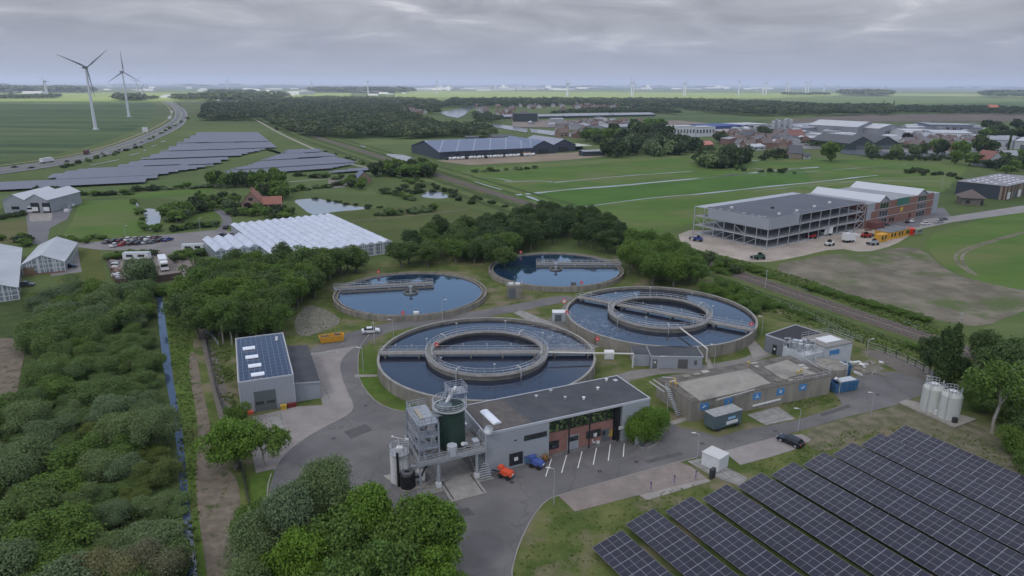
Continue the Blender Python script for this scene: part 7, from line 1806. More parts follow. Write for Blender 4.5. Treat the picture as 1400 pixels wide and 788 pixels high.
for k, z0 in enumerate((0.3, 4.0, 8.0)):
    MB().bar(f.p(W * 0.9, -0.05, z0), f.p(W, -0.05, z0 + 3.6), 0.2).build('brace', m_sb, sfb); MB().bar(f.p(W, -0.05, z0), f.p(W * 0.9, -0.05, z0 + 3.6), 0.2).build('brace', m_sb, sfb)
for x, y in ((8, 24), (22, 14), (24, 4), (12, 4), (55, 8), (40, 6)): fbox(f, x, y, H - 0.049, x + 1.2, y + 0.9, H + 0.7, 'roof_unit', m_wht if x != 22 else m_dark, rf)
g_ = random.Random(6)
mb = MB()
for i in range(22):
    y = g_.uniform(3, D * 0.8); f.box(mb, 1.0, y, H - 0.05, 1.5 + g_.random() * 1.2, y + g_.uniform(0.5, 1.5), H + g_.uniform(.2, .6))
mb.build('insulation_stack', mat('insulation', (0.45, 0.46, 0.47), 0.8, (0.08, 0.08, 0.09), 1.0), rf)
VD = f.v.copy(); UD = f.u.copy(); D_CON = D

# --- brick building beside it
H = 11.5
f = Fr(f.p(W + 1.2, 0), UD); W2 = f.loc(G(1287.8, 260.4, H))[0]
bk = thing('brick_building', 'three-storey red brick building with two white saddle roofs and a yellow star emblem', 'building', f.p(0, 0))
m_bk2 = linemat('orange_brick', (0.23, 0.115, 0.085), (0.19, 0.12, 0.10), (0.5, 0.5, 0.25), (0.02, 0.02, 0.02), 0.9, 0.2, base2=(0.27, 0.14, 0.105))
D2_ = D_CON * 0.92
fbox(f, 0, 0, 0, W2 * 0.9, D2_, H - 0.8, 'wall', m_bk2, bk); fbox(f, W2 * 0.9 + .01, 0.5, 0, W2, D2_ - 4, H - 1.2, 'end_block', m_cl2, bk)
rf = fbox(f, 0.2, 0.2, H - 0.79, W2 * 0.9, D2_, H - 0.5, 'roof', mat('light_roof', (0.23, 0.235, 0.245), 0.8, (0.28, 0.285, 0.295), 0.1), bk)
fbox(f, -0.2, -0.16, 4.6, W2 * 0.62, -0.06, 10.8, 'grey_panel', m_cl2, bk) if False else None
fbox(f, 0.0, -0.12, 7.2, 6.5, -0.01, H - 0.6, 'corner_cladding', m_cl2, bk); fbox(f, 0.0, -0.12, 3.6, 4.0, -0.01, 7.19, 'corner_cladding', m_cl2, bk)
m_wr = mat('white_metal_roof', (0.44, 0.455, 0.475), 0.5)
for xa, xb in ((10.5, 19.5), (W2 * 0.66, W2 * 0.66 + 10)):
    gable_walls(f, xa, xb, 0.4, D2_ - 0.4, H - 0.48, H + 1.9, 'y', m_cl2, bk, 'saddle_front', z0=H - 0.9); gable_roof(f, xa, xb, 0.4, D2_ - .4, H - 0.45, H + 1.95, 'y', m_wr, bk, over=0.5, th=0.25, name='saddle_roof')
    for z_ in (0.3, 4.0, 7.7):
        window(f, xa + 0.6, xb - 0.6, z_, z_ + 2.7, bk, nx=3, nz=1, t_=0.18, fm=m_cl2)
mgp = mat('green_panel', (0.05, 0.15, 0.11), 0.6)
fbox(f, 26.5, -0.15, 7.8, 38, -0.02, 11.2, 'green_panel', mgp, bk)
for z_ in (3.7, 7.45): fbox(f, 0, -0.17, z_, W2 * 0.9, -0.125, z_ + 0.22, 'floor_band', m_trim, bk)
star = MB(); c_ = (31.5, 5.8)
for i in range(5):
    a = R(90 + 72 * i); b1, b2 = R(54 + 72 * i), R(126 + 72 * i); ro, ri = 1.7, 0.65
    P = lambda r_, q, o_=-0.2: f.p(c_[0] + r_ * math.cos(q), o_, c_[1] + r_ * math.sin(q))
    star.add([tuple(P(ro, a)), tuple(P(ri, b1)), tuple(P(0, 0)), tuple(P(ri, b2)), tuple(P(ro, a, -.02)), tuple(P(ri, b1, -.02)), tuple(P(0, 0, -.02)), tuple(P(ri, b2, -.02))], [(0, 1, 2, 3), (7, 6, 5, 4), (0, 4, 5, 1), (0, 3, 7, 4)])
star.build('star_emblem', mat('star_yellow', (0.60, 0.42, 0.05), 0.6), bk)
fbox(f, 1.5, -4.5, 0, 9, -0.2, 3.0, 'stair_wing', mat('dark_brick', (0.14, 0.06, 0.05), 0.9), bk)
for x in (21.5, 24.0, 40.0): window(f, x, x + 1.6, 0.8, 2.6, bk, nx=2, nz=1)

# --- black hall with many skylights at the right edge, and the pyramid-roofed house
H = 8.0
A_, B_ = G(1308.6, 247.7, H), G(1377, 254.7, H); f = Fr(A_, B_ - A_); W = (B_ - A_).length
bh = thing('workshop_hall', 'black-walled flat workshop hall with many small white roof lights at the right edge', 'building', f.p(0, 0)); D = 62
fbox(f, 0, 0, 0, W - 3, D, H - 0.2, 'wall', mat('black_cladding', (0.045, 0.052, 0.065), 0.6), bh); fbox(f, W - 2.99, 0, 0, W, D, H - 0.2, 'end_wall', mat('cream_wall', (0.25, 0.215, 0.16), 0.8, (0.09, 0.05, 0.04), 0.35, contrast=(0.45, 0.5), stretch=(1, 1, 0.02)), bh)
rf = fbox(f, -0.2, -0.2, H - 0.19, W + .2, D, H, 'roof', mat('pinkish_roof', (0.20, 0.19, 0.20), 0.85, (0.25, 0.235, 0.24), 0.1), bh)
for i in range(5):
    for j in range(8):
        if (i + j) % 5 == 4: continue
        fbox(f, 4 + i * 4.6, 4 + j * 6.4, H + 0.005, 5.3 + i * 4.6, 5.5 + j * 6.4, H + 0.45, 'skylight', m_sky, rf)
for k in range(6): fbox(f, W + 0.005, 3 + k * 8, 0.2, W + .15, 7 + k * 8, 4.2, 'dock_door', m_door if k % 2 else m_wht, bh)
q0, q1 = G(1314, 280.5), G(1346, 282); f = Fr(q0, q1 - q0); W = (q1 - q0).length
ph = thing('pavilion', 'low brick pavilion with a brown pyramid roof before the black hall', 'house', f.p(0, 0))
fbox(f, 0.5, 0.5, 0, W - 0.5, 11, 3.9, 'wall', mat('dun_brick', (0.13, 0.115, 0.10), 0.9, (0.17, 0.15, 0.13), 0.6), ph)
mb = MB(); c_ = [f.p(-0.6, -0.6, 3.9), f.p(W + .6, -0.6, 3.9), f.p(W + .6, 12.1, 3.9), f.p(-.6, 12.1, 3.9), f.p(W / 2, 5.7, 8.0)]
mb.add([tuple(q) for q in c_], [(0, 1, 4), (1, 2, 4), (2, 3, 4), (3, 0, 4), (3, 2, 1, 0)]); mb.build('roof', mat('brown_tiles', (0.12, 0.098, 0.085), 0.9), ph)
window(f, 2, 4, 1, 2.6, ph, y=0.5, nx=2); window(f, 9, 10.2, 0.2, 2.6, ph, y=0.5)

# --- site cabins (yellow-orange) with grey roof, red cabin, machines
def cabin(px, py, L_, W_, h_, rz, m, label, cat='cabin', roof=None, nm='site_cabin', z=0.08):
    p = G(px, py, z); f = Fr(p, (math.cos(rz), math.sin(rz))); e = thing(nm, label, cat, p)
    fbox(f, -L_ / 2, 0, z, L_ / 2, W_, z + h_, 'body', m, e); fbox(f, -L_ / 2 - .05, -.05, z + h_ + .003, L_ / 2 + .05, W_ + .05, z + h_ + .15, 'roof', roof or m, e)
    for x in (-L_ * .3, L_ * .1): window(f, x, x + 1.1, z + 1.0, z + h_ - .5, e, nx=1)
    return e
m_oc = mat('cabin_orange', (0.52, 0.27, 0.03), 0.6); m_gr = mat('cabin_grey_roof', (0.15, 0.155, 0.165), 0.8)
ra = math.atan2(UD.y, UD.x)
for k, (px, py, L_, lb) in enumerate(((1208, 331, 6, 'orange site cabin at the front left of the cabin group'), (1221, 327, 6, 'orange site cabin with grey roof beside the first'), (1231, 325, 6, 'orange site cabin in the middle of the group'), (1240, 322.5, 4, 'orange site cabin next to the red one'))):
    cabin(px, py, L_, 2.6 if k == 0 else 6.5, 3.0, ra, m_oc, lb, roof=m_oc if k == 0 else m_gr)
cabin(1249, 321, 3.4, 4, 2.4, ra, m_red, 'red site cabin beside the orange cabins'); cabin(1257, 320.5, 5, 3, 2.2, ra, mat('olive_cabin', (0.22, 0.25, 0.19), 0.8), 'grey-green container at the end of the cabin group')
def telehandler(px, py, rz, m, label, boom=True):
    p = G(px, py, 0.08); e = thing('site_machine', label, 'machine', (0, 0, 0))
    MB().box(-1.9, -0.8, 0.7, 1.7, 0.8, 1.5).build('body', m, e); MB().hexa([(-.9, -.6, 1.5), (.5, -.6, 1.5), (.5, .6, 1.5), (-.9, .6, 1.5), (-.7, -.5, 2.5), (.3, -.5, 2.5), (.3, .5, 2.5), (-.7, .5, 2.5)]).build('cab', m_cglass, e)
    if boom: MB().bar((-1.6, .55, 1.9), (3.2, .55, 1.5), 0.3).build('boom', m, e); MB().box(3.1, -.5, .5, 3.5, .9, 1.4).build('fork', m_dark, e)
    for x in (-1.3, 1.2):
        for s in (-1, 1): MB().cyl((x, s * .75, .55), (x, s * 1.1, .55), .55, n=12).build('wheel', m_tyre, e)
    e.location = p; e.rotation_euler = (0, 0, rz); return e
telehandler(954, 330, R(150), paint('blue', CARCOL['blue']), 'blue machine at the left corner of the building site')
telehandler(1038, 354.5, R(190), mat('machine_green', (0.04, 0.10, 0.07), 0.5), 'dark green machine with long arm at the corner of the building site')
telehandler(1109, 326.5, R(20), mat('machine_dred', (0.32, 0.03, 0.025), 0.5), 'red machine in front of the open steel floors'); telehandler(1184, 325, R(10), mat('machine_dred', (0, 0, 0)), 'red machine left of the orange cabins')
telehandler(1194, 335, R(200), m_steel, 'grey machine before the orange cabins'); telehandler(1134, 336, R(30), m_wht, 'white machine beside the pile of building material', False)
g_ = random.Random(77)
for i in range(26):
    p = G(g_.choice([1145, 1165, 1180, 1215, 1100, 1190, 1130, 1030]) + g_.uniform(-12, 12), g_.uniform(313, 324), .08); x, y = f.loc(p)
    if inpoly(p.x, p.y, [tuple(G(*q))[:2] for q in ((960, 318), (1052, 341), (1183, 312), (1100, 290))]): continue
    s = g_.uniform(.5, 1.3); o = MB().box(p.x - s, p.y - s * .6, .08, p.x + s, p.y + s * .6, .3 + g_.random() * .9)
    tag(o.build('pallet', g_.choice([m_wht, m_slabt, MATS['tub_wood'], m_steel])), 'small stack of building material lying on the sandy site', 'pallet', 'stacks of material on the building site')

# --- large white greenhouse
H = 4.6
BL, BR, FR = G(316, 308, H), G(453, 293, H), G(536, 330, H)
f = Fr(FR, BR - FR)          # x: from the front corner back along the right wall; y: to the left
DD = (BR - FR).length; WW = abs(f.loc(BL)[1]) if False else f.loc(BL)[1]
gh = thing('greenhouse', 'large white multi-gabled greenhouse behind the grove', 'greenhouse', f.p(0, 0))
ng = 13; sp = WW / ng
mbw = MB(); f.box(mbw, 0.15, 0.15, 0, DD - .15, WW - .15, H - 0.1); mbw.build('glass_wall', m_ghwall, gh)
for k in range(ng):
    y0, y1 = k * sp, (k + 1) * sp
    mb = MB(); a = [f.p(0, y0, H), f.p(0, (y0 + y1) / 2, H + 0.72), f.p(0, y1, H)]; b = [f.p(DD, y0, H), f.p(DD, (y0 + y1) / 2, H + 0.72), f.p(DD, y1, H)]
    mb.add([tuple(q) for q in a + b], [(0, 3, 4, 1), (1, 4, 5, 2), (0, 1, 2), (5, 4, 3)]); g1_ = mb.build('roof_bay', m_gh, gh)
    mb = MB()
    for i in range(1, 9):
        x = DD * i / 9 + (k % 2) * 1.5; c0, c1 = f.p(x, y0 + sp * 0.30, H + 0.45), f.p(x + 1.6, y0 + sp * 0.30, H + .60); mb.bar(c0, c1, 0.5, 0.05)
    mb.build('vent_window', mat('vent_glass', (0.33, 0.36, 0.42), 0.4), g1_)
mb = MB()
for k in range(ng + 1): f.box(mb, -0.12, k * sp - .1, 0, 0, k * sp + .1, H)
for z_ in (0.1, H - .25): f.box(mb, -0.1, 0.12, z_, -0.02, WW - .12, z_ + 0.2)
mb.build('wall_frame', m_wht, gh)
mb = MB()
for k in range(16): f.box(mb, k * DD / 15 - .08, -0.12, 0, k * DD / 15 + .08, 0, H)
mb.build('side_frame', m_wht, gh)
# lower left wing
q = f.loc(G(279, 330, H)); x1_ = f.loc(G(335, 321, H))[0]; x0_ = x1_ - 24
nw = 4; y0w, y1w = WW + 0.05, q[1]; spw = (y1w - y0w) / nw
mbw = MB(); f.box(mbw, x0_, y0w, 0, x1_ - .2, y1w - .1, H - .1); mbw.build('wing_wall', m_ghwall, gh)
for k in range(nw):
    y0, y1 = y0w + k * spw, y0w + (k + 1) * spw
    mb = MB(); a = [f.p(x0_, y0, H), f.p(x0_, (y0 + y1) / 2, H + 1.2), f.p(x0_, y1, H)]; b = [f.p(x1_, y0, H), f.p(x1_, (y0 + y1) / 2, H + 1.2), f.p(x1_, y1, H)]
    mb.add([tuple(q) for q in a + b], [(0, 3, 4, 1), (1, 4, 5, 2), (0, 1, 2), (5, 4, 3)]); mb.build('wing_roof_bay', m_gh, gh)

# --- two glass sheds at the left edge
m_gsh = mat('dull_glass_roof', (0.33, 0.35, 0.36), 0.5, (0.43, 0.45, 0.455), 0.15, stretch=(1, 0.1, 1, .35))
H = 3.6
fl, frr, bk_ = G(29, 363, H), G(87.4, 358, H), G(31, 338, H)
f = Fr(fl, frr - fl); W = (frr - fl).length; D = f.loc(bk_)[1]
gs = thing('glass_shed', 'grey-roofed glass shed with a gridded glass front, right one of two', 'greenhouse', f.p(0, 0))
zr = 6.4
gable_walls(f, 0, W, 0, D, H, zr, 'y', m_ghwall, gs); gable_roof(f, 0, W, 0, D, H + .02, zr + .02, 'y', m_gsh, gs)
mb = MB()
for k in range(9):
    x = W * k / 8; zt = H + (zr - H) * (1 - abs(x - W / 2) / (W / 2)); f.box(mb, x - .1, -.15, 0, x + .1, -.02, zt)
for z_ in (0.1, 1.9, 3.5): f.box(mb, 0, -.12, z_, W, -.03, z_ + .15)
mb.build('front_frame', m_wht, gs); fbox(f, 0.2, -0.2, 0, W * .28, -.16, 2.6, 'board_wall', mat('tan_boards', (0.20, 0.14, 0.09), 0.9), gs); fbox(f, 0, -0.25, 0, W, -.16, .5, 'plinth', MATS['orange_brick'], gs)
H = 3.7; fr_, bk2 = G(23.7, 393.5, H), G(29.5, 338, H)
v = (bk2 - fr_).normalized(); f = Fr(fr_, (v.y, -v.x)); D = min((bk2 - fr_).length, 60); W = 17
gs = thing('glass_shed', 'long grey-roofed glass shed cut by the left edge, left one of two', 'greenhouse', f.p(0, 0))
gable_walls(f, -W, 0, 0, D, H, 6.8, 'y', m_ghwall, gs); gable_roof(f, -W, 0, 0, D, H + .02, 6.82, 'y', m_gsh, gs)
mb = MB()
for k in range(11):
    x = -W * k / 10; zt = H + 3.1 * (1 - abs(x + W / 2) / (W / 2)); f.box(mb, x - .09, -.15, 0, x + .09, -.02, zt)
for z_ in (0.1, 1.5, 2.7): f.box(mb, -W, -.12, z_, 0, -.03, z_ + .13)
mb.build('front_frame', m_wht, gs)

# --- grey double barn, upper left
H = 6.3; a, b, c = G(0, 271.6, H), G(33.4, 274, H), G(73, 271.6, H)
f = Fr(b, c - a); w1 = f.loc(c)[0]; 
db = thing('double_barn', 'grey twin-gabled barn with white roofs and two tall dock doors at the left edge', 'barn', f.p(0, 0))
mbc = mat('barn_cladding', (0.27, 0.285, 0.30), 0.7, (0.30, 0.315, 0.33), 0.3)
gable_walls(f, 0.005, w1, 0, 28, H, H + 2.9, 'y', mbc, db); gable_roof(f, 0.005, w1, 0, 28, H + .02, H + 2.92, 'y', m_wr, db)
gable_walls(f, -w1, -0.005, 0, 28, H, H + 2.7, 'y', mbc, db); gable_roof(f, -w1, -.005, 0, 28, H + .0, H + 2.7, 'y', m_wr, db)
for px0, px1_ in ((41, 51.5), (56.5, 67)):
    x0, x1 = f.loc(G(px0, 288, 1.5))[0], f.loc(G(px1_, 288, 1.5))[0]
    d_ = fbox(f, x0, -.35, .1, x1, -.02, 5.0, 'dock_door', m_frame, db); fbox(f, x0 + .4, -.6, 1.0, x1 - .4, -.36, 3.0, 'dock_shelter', m_wht, d_)
window(f, -w1 * .65, -w1 * .3, 1.8, 3.2, db, nx=3)
for px, py, lb in ((46.5, 290, 'white van backed to the left dock door of the double barn'), (61.5, 289.5, 'white van backed to the right dock door of the double barn')):
    make_truck('white', 5.5, lb, px, py, rz=f.ang() - math.pi / 2, z=0.08)
# junk beside the barn
g_ = random.Random(12)
for i in range(10):
    p = G(g_.uniform(84, 98), g_.uniform(274, 290)); cN = g_.choice([m_wht, m_steel, m_dark, mat('bin_blue', (0, 0, 0))]); s = g_.uniform(.6, 1.5)
    e = thing('machine_part', 'piece of farm junk in the heap beside the grey double barn', 'junk', p, 'junk beside the double barn')
    MB().box(p.x - s, p.y - s * .7, .05, p.x + s, p.y + s * .7, .05 + g_.uniform(.6, 2)).build('body', cN, e); MB().bar((p.x - s, p.y, .8), (p.x + s * 1.5, p.y, 1.6 + s), .2).build('arm', m_steel, e)

# --- brick farmhouse
m_tile = mat('red_tiles', (0.23, 0.105, 0.078), 0.9, (0.29, 0.135, 0.10), 0.8); m_fb = mat('farm_brick', (0.22, 0.145, 0.11), 0.9, (0.27, 0.185, 0.145), 0.8)
p = G(331, 289); f = Fr(p, (0.97, 0.22)); hs = thing('farmhouse', 'red-tiled brick farmhouse with a lower wing among trees', 'house', p)
gable_walls(f, 0, 9.5, 0, 13, 4.0, 9.6, 'y', m_fb, hs); r_ = gable_roof(f, 0, 9.5, 0, 13, 4.02, 9.62, 'y', m_tile, hs)
gable_walls(f, 9.55, 19, 1.0, 8, 3.0, 6.2, 'x', m_fb, hs, 'wing_wall'); gable_roof(f, 9.9, 19, 1, 8, 3.02, 6.22, 'x', m_tile, hs, name='wing_roof')
fbox(f, 3.8, 9, 8.4, 4.8, 10, 10.8, 'chimney', m_fb, r_)
for x in (1.5, 5.8): window(f, x, x + 1.6, 1, 2.6, hs, nx=2)
window(f, 3.6, 5.6, 5.2, 6.6, hs, nx=2); 
for x in (11, 13.5, 16): window(f, x, x + 1.3, 1, 2.3, hs, y=1.0)
# --- small barn near the pale path
p = G(489, 251); f = Fr(p, (0.88, 0.42)); hs = thing('small_barn', 'small brick barn with blue-grey roof beside a tree', 'barn', p)
gable_walls(f, 0, 9, 0, 11, 3.2, 7.0, 'y', m_fb, hs); gable_roof(f, 0, 9, 0, 11, 3.22, 7.02, 'y', mat('slate_blue', (0.12, 0.14, 0.19), 0.6), hs); fbox(f, 3, -.1, 0, 5.6, -.01, 2.8, 'barn_door', m_wht, hs)

# --- storage yard things
m_van = m_wht
def caravan(px, py, rz, label, L_=6.5, m=None):
    p = G(px, py); f = Fr(p, (math.cos(rz), math.sin(rz))); e = thing('caravan', label, 'caravan', p)
    fbox(f, -L_ / 2, 0, .5, L_ / 2, 2.4, 2.9, 'body', m or m_wht, e); fbox(f, -L_ / 2, 0, 2.903, L_ / 2, 2.4, 3.0, 'roof', m_trim, e)
    window(f, -L_ * .35, -L_ * .1, 1.5, 2.3, e); window(f, L_ * .1, L_ * .35, 1.5, 2.3, e)
    for x in (-1, 1): MB().cyl(f.p(x, 0, .35), f.p(x, .3, .35), .35, n=10).build('wheel', m_tyre, e)
caravan(264, 345, R(8), 'white caravan behind a hedge left of the greenhouse wing', 8)
caravan(186, 357, R(4), 'white caravan half hidden behind the round silvery willow', 9)
g_ = random.Random(15)
for i in range(46):
    if i < 22: px, py = 150 + g_.uniform(0, 9) + i * .3, 353 + i * 1.4
    else: px, py = g_.uniform(158, 215), g_.uniform(350, 356) if i < 34 else g_.uniform(349, 353)
    p = G(px, py, .07); s = g_.uniform(.6, 1.3); e = thing('stored_pallet', 'low stack of stored goods in the fenced yard beside the willow', 'pallet', p, 'stored goods in the fenced yard')
    a = g_.uniform(-.3, .3); f2 = Fr(p, (math.cos(a), math.sin(a)))
    fbox(f2, -s, -.5, .08, s, .5, .22, 'base', MATS['tub_wood'], e); fbox(f2, -s * .9, -.45, .223, s * .9, .45, .4 + g_.random() * .7, 'load', g_.choice([m_wht, m_dark, MATS['farm_brick'], m_steel, MATS['cabin_green'] if 'cabin_green' in MATS else m_conc]), e)
# board fence and hedge round the yard
def fence_px(pts, h, m, label, nm='fence', post=2.5, t_=0.08, slats=False):
    P = [G(*q) for q in pts]; e = thing(nm, label, 'fence', P[0]); 
    for a, b in zip(P, P[1:]):
        mb = MB()
        if slats:
            for z_ in (h * .3, h * .6, h * .95): mb.bar(a + Vector((0, 0, z_)), b + Vector((0, 0, z_)), t_, t_)
        else: mb.bar(a + Vector((0, 0, h / 2)), b + Vector((0, 0, h / 2)), t_, h)
        mb.build('panel', m, e)
        n_ = max(1, int((b - a).length / post))
        for i in range(n_ + 1): q = a.lerp(b, i / n_); MB().bar(q, q + Vector((0, 0, h + .1)), .12).build('post', m_dark if slats else m, e)
    return e
m_board = mat('fence_boards', (0.085, 0.062, 0.048), 0.9, (0.11, 0.085, 0.065), 2.0)
fence_px([(159, 391), (205, 388), (250, 381)], 2.2, m_board, 'dark brown board fence closing the storage yard', post=6); fence_px([(145, 354), (152, 374), (159, 391)], 1.2, m_board, 'low board fence along the left side of the storage yard', post=6)
fence_px([(281, 462), (289, 502), (297, 537), (306, 563), (316, 590), (330, 640), (341, 692)], 0.7, m_dark, 'long straight dark fence between the gravel track and the shed', post=4, t_=0.14)
fence_px([(280, 455), (290, 462), (300, 475)], 1.2, m_rail, 'short wire fence at the back corner of the shed', slats=True)
fence_px([(1184, 476), (1210, 484), (1240, 496), (1262, 508), (1275, 520)], 1.8, m_rail, 'open wire fence behind the rubble and the pale tanks', slats=True, t_=0.05)
fence_px([(985, 388), (1040, 408), (1100, 432), (1180, 470)], 1.6, m_rail, 'long open wire fence along the back of the works', slats=True, t_=0.04, post=4)

# --- the long solar-roofed barn and its neighbours
H = 6.0
A_, B_, C_ = G(600.5, 208.4, H), G(728, 202.6, H), G(563, 199.7, H); f = Fr(A_, B_ - A_); W = (B_ - A_).length; D = f.loc(C_)[1]
m_blk = mat('barn_black', (0.055, 0.065, 0.085), 0.7); m_bpv = linemat('barn_solar_roof', (0.10, 0.115, 0.17), (0.30, 0.32, 0.36), (14, 60), (0.35, 0.3), 0.3, 0.5)
lb = thing('long_barn', 'long dark barn with a solar-covered roof beyond the railway', 'barn', f.p(0, 0))
gable_walls(f, 0, W, 0, D, H, H + 7, 'x', m_blk, lb); o = gable_roof(f, 0, W, 0, D, H + .05, H + 7.05, 'x', m_bpv, lb, over=.8, th=.4); 
for k in range(9): fbox(f, 6 + k * 9, -0.3, 0, 10 + k * 9, -.05, 4, 'open_bay', m_dark, lb)
xb = W + 1
for k, lbl in enumerate(('dark gabled barn with blue-grey roof right of the long barn', 'second dark gabled barn with pale roof further right')):
    e = thing('gabled_barn', lbl, 'barn', f.p(xb + k * 27, 5))
    gable_walls(f, xb + k * 27, xb + 26.5 + k * 27, 4 + k * 8, 70, H, H + 5.5, 'y', m_blk, e); gable_roof(f, xb + k * 27, xb + 26.5 + k * 27, 4 + k * 8, 70, H + .05, H + 5.55, 'y', m_bpv if k == 0 else mat('grey_lilac_roof', (0.24, 0.25, 0.29), 0.6), e, over=.6, th=.35)
    fbox(f, xb + 8 + k * 27, 3.6 + k * 8, 0, xb + 18 + k * 27, 3.95 + k * 8, 4.5, 'barn_door', m_dark, e)
e = thing('open_shelter', 'low pale-roofed shelter at the end of the barns', 'shelter', f.p(xb + 58, 15)); fbox(f, xb + 56, 14, 4, xb + 74, 40, 4.4, 'roof', mat('pale_yellow_roof', (0.40, 0.42, 0.34), .7), e); fbox(f, xb + 56, 30, 0, xb + 74, 39, 3.99, 'wall', m_blk, e)
g_ = random.Random(41)
for i in range(34):     # wrapped bales and crates in front
    x = 2 + i * 2.55; z_ = 0.2; r_ = 1.3
    e = MB().cyl(f.p(x, -9 - (i % 3), 1.4), f.p(x + 1.9, -9 - (i % 3), 1.4), 1.2, n=12); tag(e.build('wrapped_bale', m_wht if i % 7 else m_dark), 'white wrapped bale in the row before the long dark barn', 'bale', 'wrapped bales before the long barn')
for i in range(7):
    p = f.p(76 + i * 1.6, -8 + g_.uniform(-1, 1)); MBx = MB().box(p.x - 1, p.y - 1, .15, p.x + 1, p.y + 1, 1.5 + g_.random() * 2.5); tag(MBx.build('crate_stack', mat('crate_wood', (0.30, 0.19, 0.10), .9)), 'stack of wooden crates at the right end of the white bales', 'crate', 'wooden crates before the long barn')

# --- generic halls: (front-left px, front-right px, depth m, eave, ridge, ridge direction, wall, roof, label)
def hall(nm, lbl, a, b, D, ze, zr, along, mw, mr, base=True, win=0, cat='hall', z0=0.0, doors=0):
    q0, q1 = G(*a), G(*b); f = Fr(q0, q1 - q0); W = (q1 - q0).length; e = thing(nm, lbl, cat, f.p(0, 0))
    if zr <= ze + .05: fbox(f, 0, 0, 0, W, D, ze - .3, 'wall', mw, e); r = fbox(f, -.3, -.3, ze - .29, W + .3, D + .3, ze, 'roof', mr, e)
    else: gable_walls(f, 0, W, 0, D, ze, zr, along, mw, e); r = gable_roof(f, 0, W, 0, D, ze + .03, zr + .03, along, mr, e, over=.5, th=.3)
    for k in range(win):
        x = W * (k + .2) / win; window(f, x, x + W / win * .55, ze * .35, ze * .72, e, nx=2, nz=1, t_=.18, fm=m_wht)
    for k in range(doors):
        x = W * (k + .3) / doors; fbox(f, x, -.15, .1, x + W / doors * .45, -.01, min(4.5, ze * .7), 'door', m_door, e)
    return e
W_ = lambda n, c, c2=None: mat('w_' + n, c, .8, c2, .2)
g1c, g2c, wc_, dk_, bl_ = W_('grey', (0.25, 0.26, 0.275)), W_('lgrey', (0.36, 0.37, 0.38)), W_('white', (0.52, 0.53, 0.54)), W_('dark', (0.045, 0.058, 0.06)), W_('blue', (0.05, 0.08, 0.22))
r1, r2, r3, rr_ = W_('roofgrey', (0.24, 0.25, 0.27), (0.29, 0.30, 0.32)), W_('rooflight', (0.38, 0.39, 0.40), (0.44, 0.45, 0.46)), W_('roofdark', (0.09, 0.095, 0.10)), W_('roofred', (0.22, 0.10, 0.08))
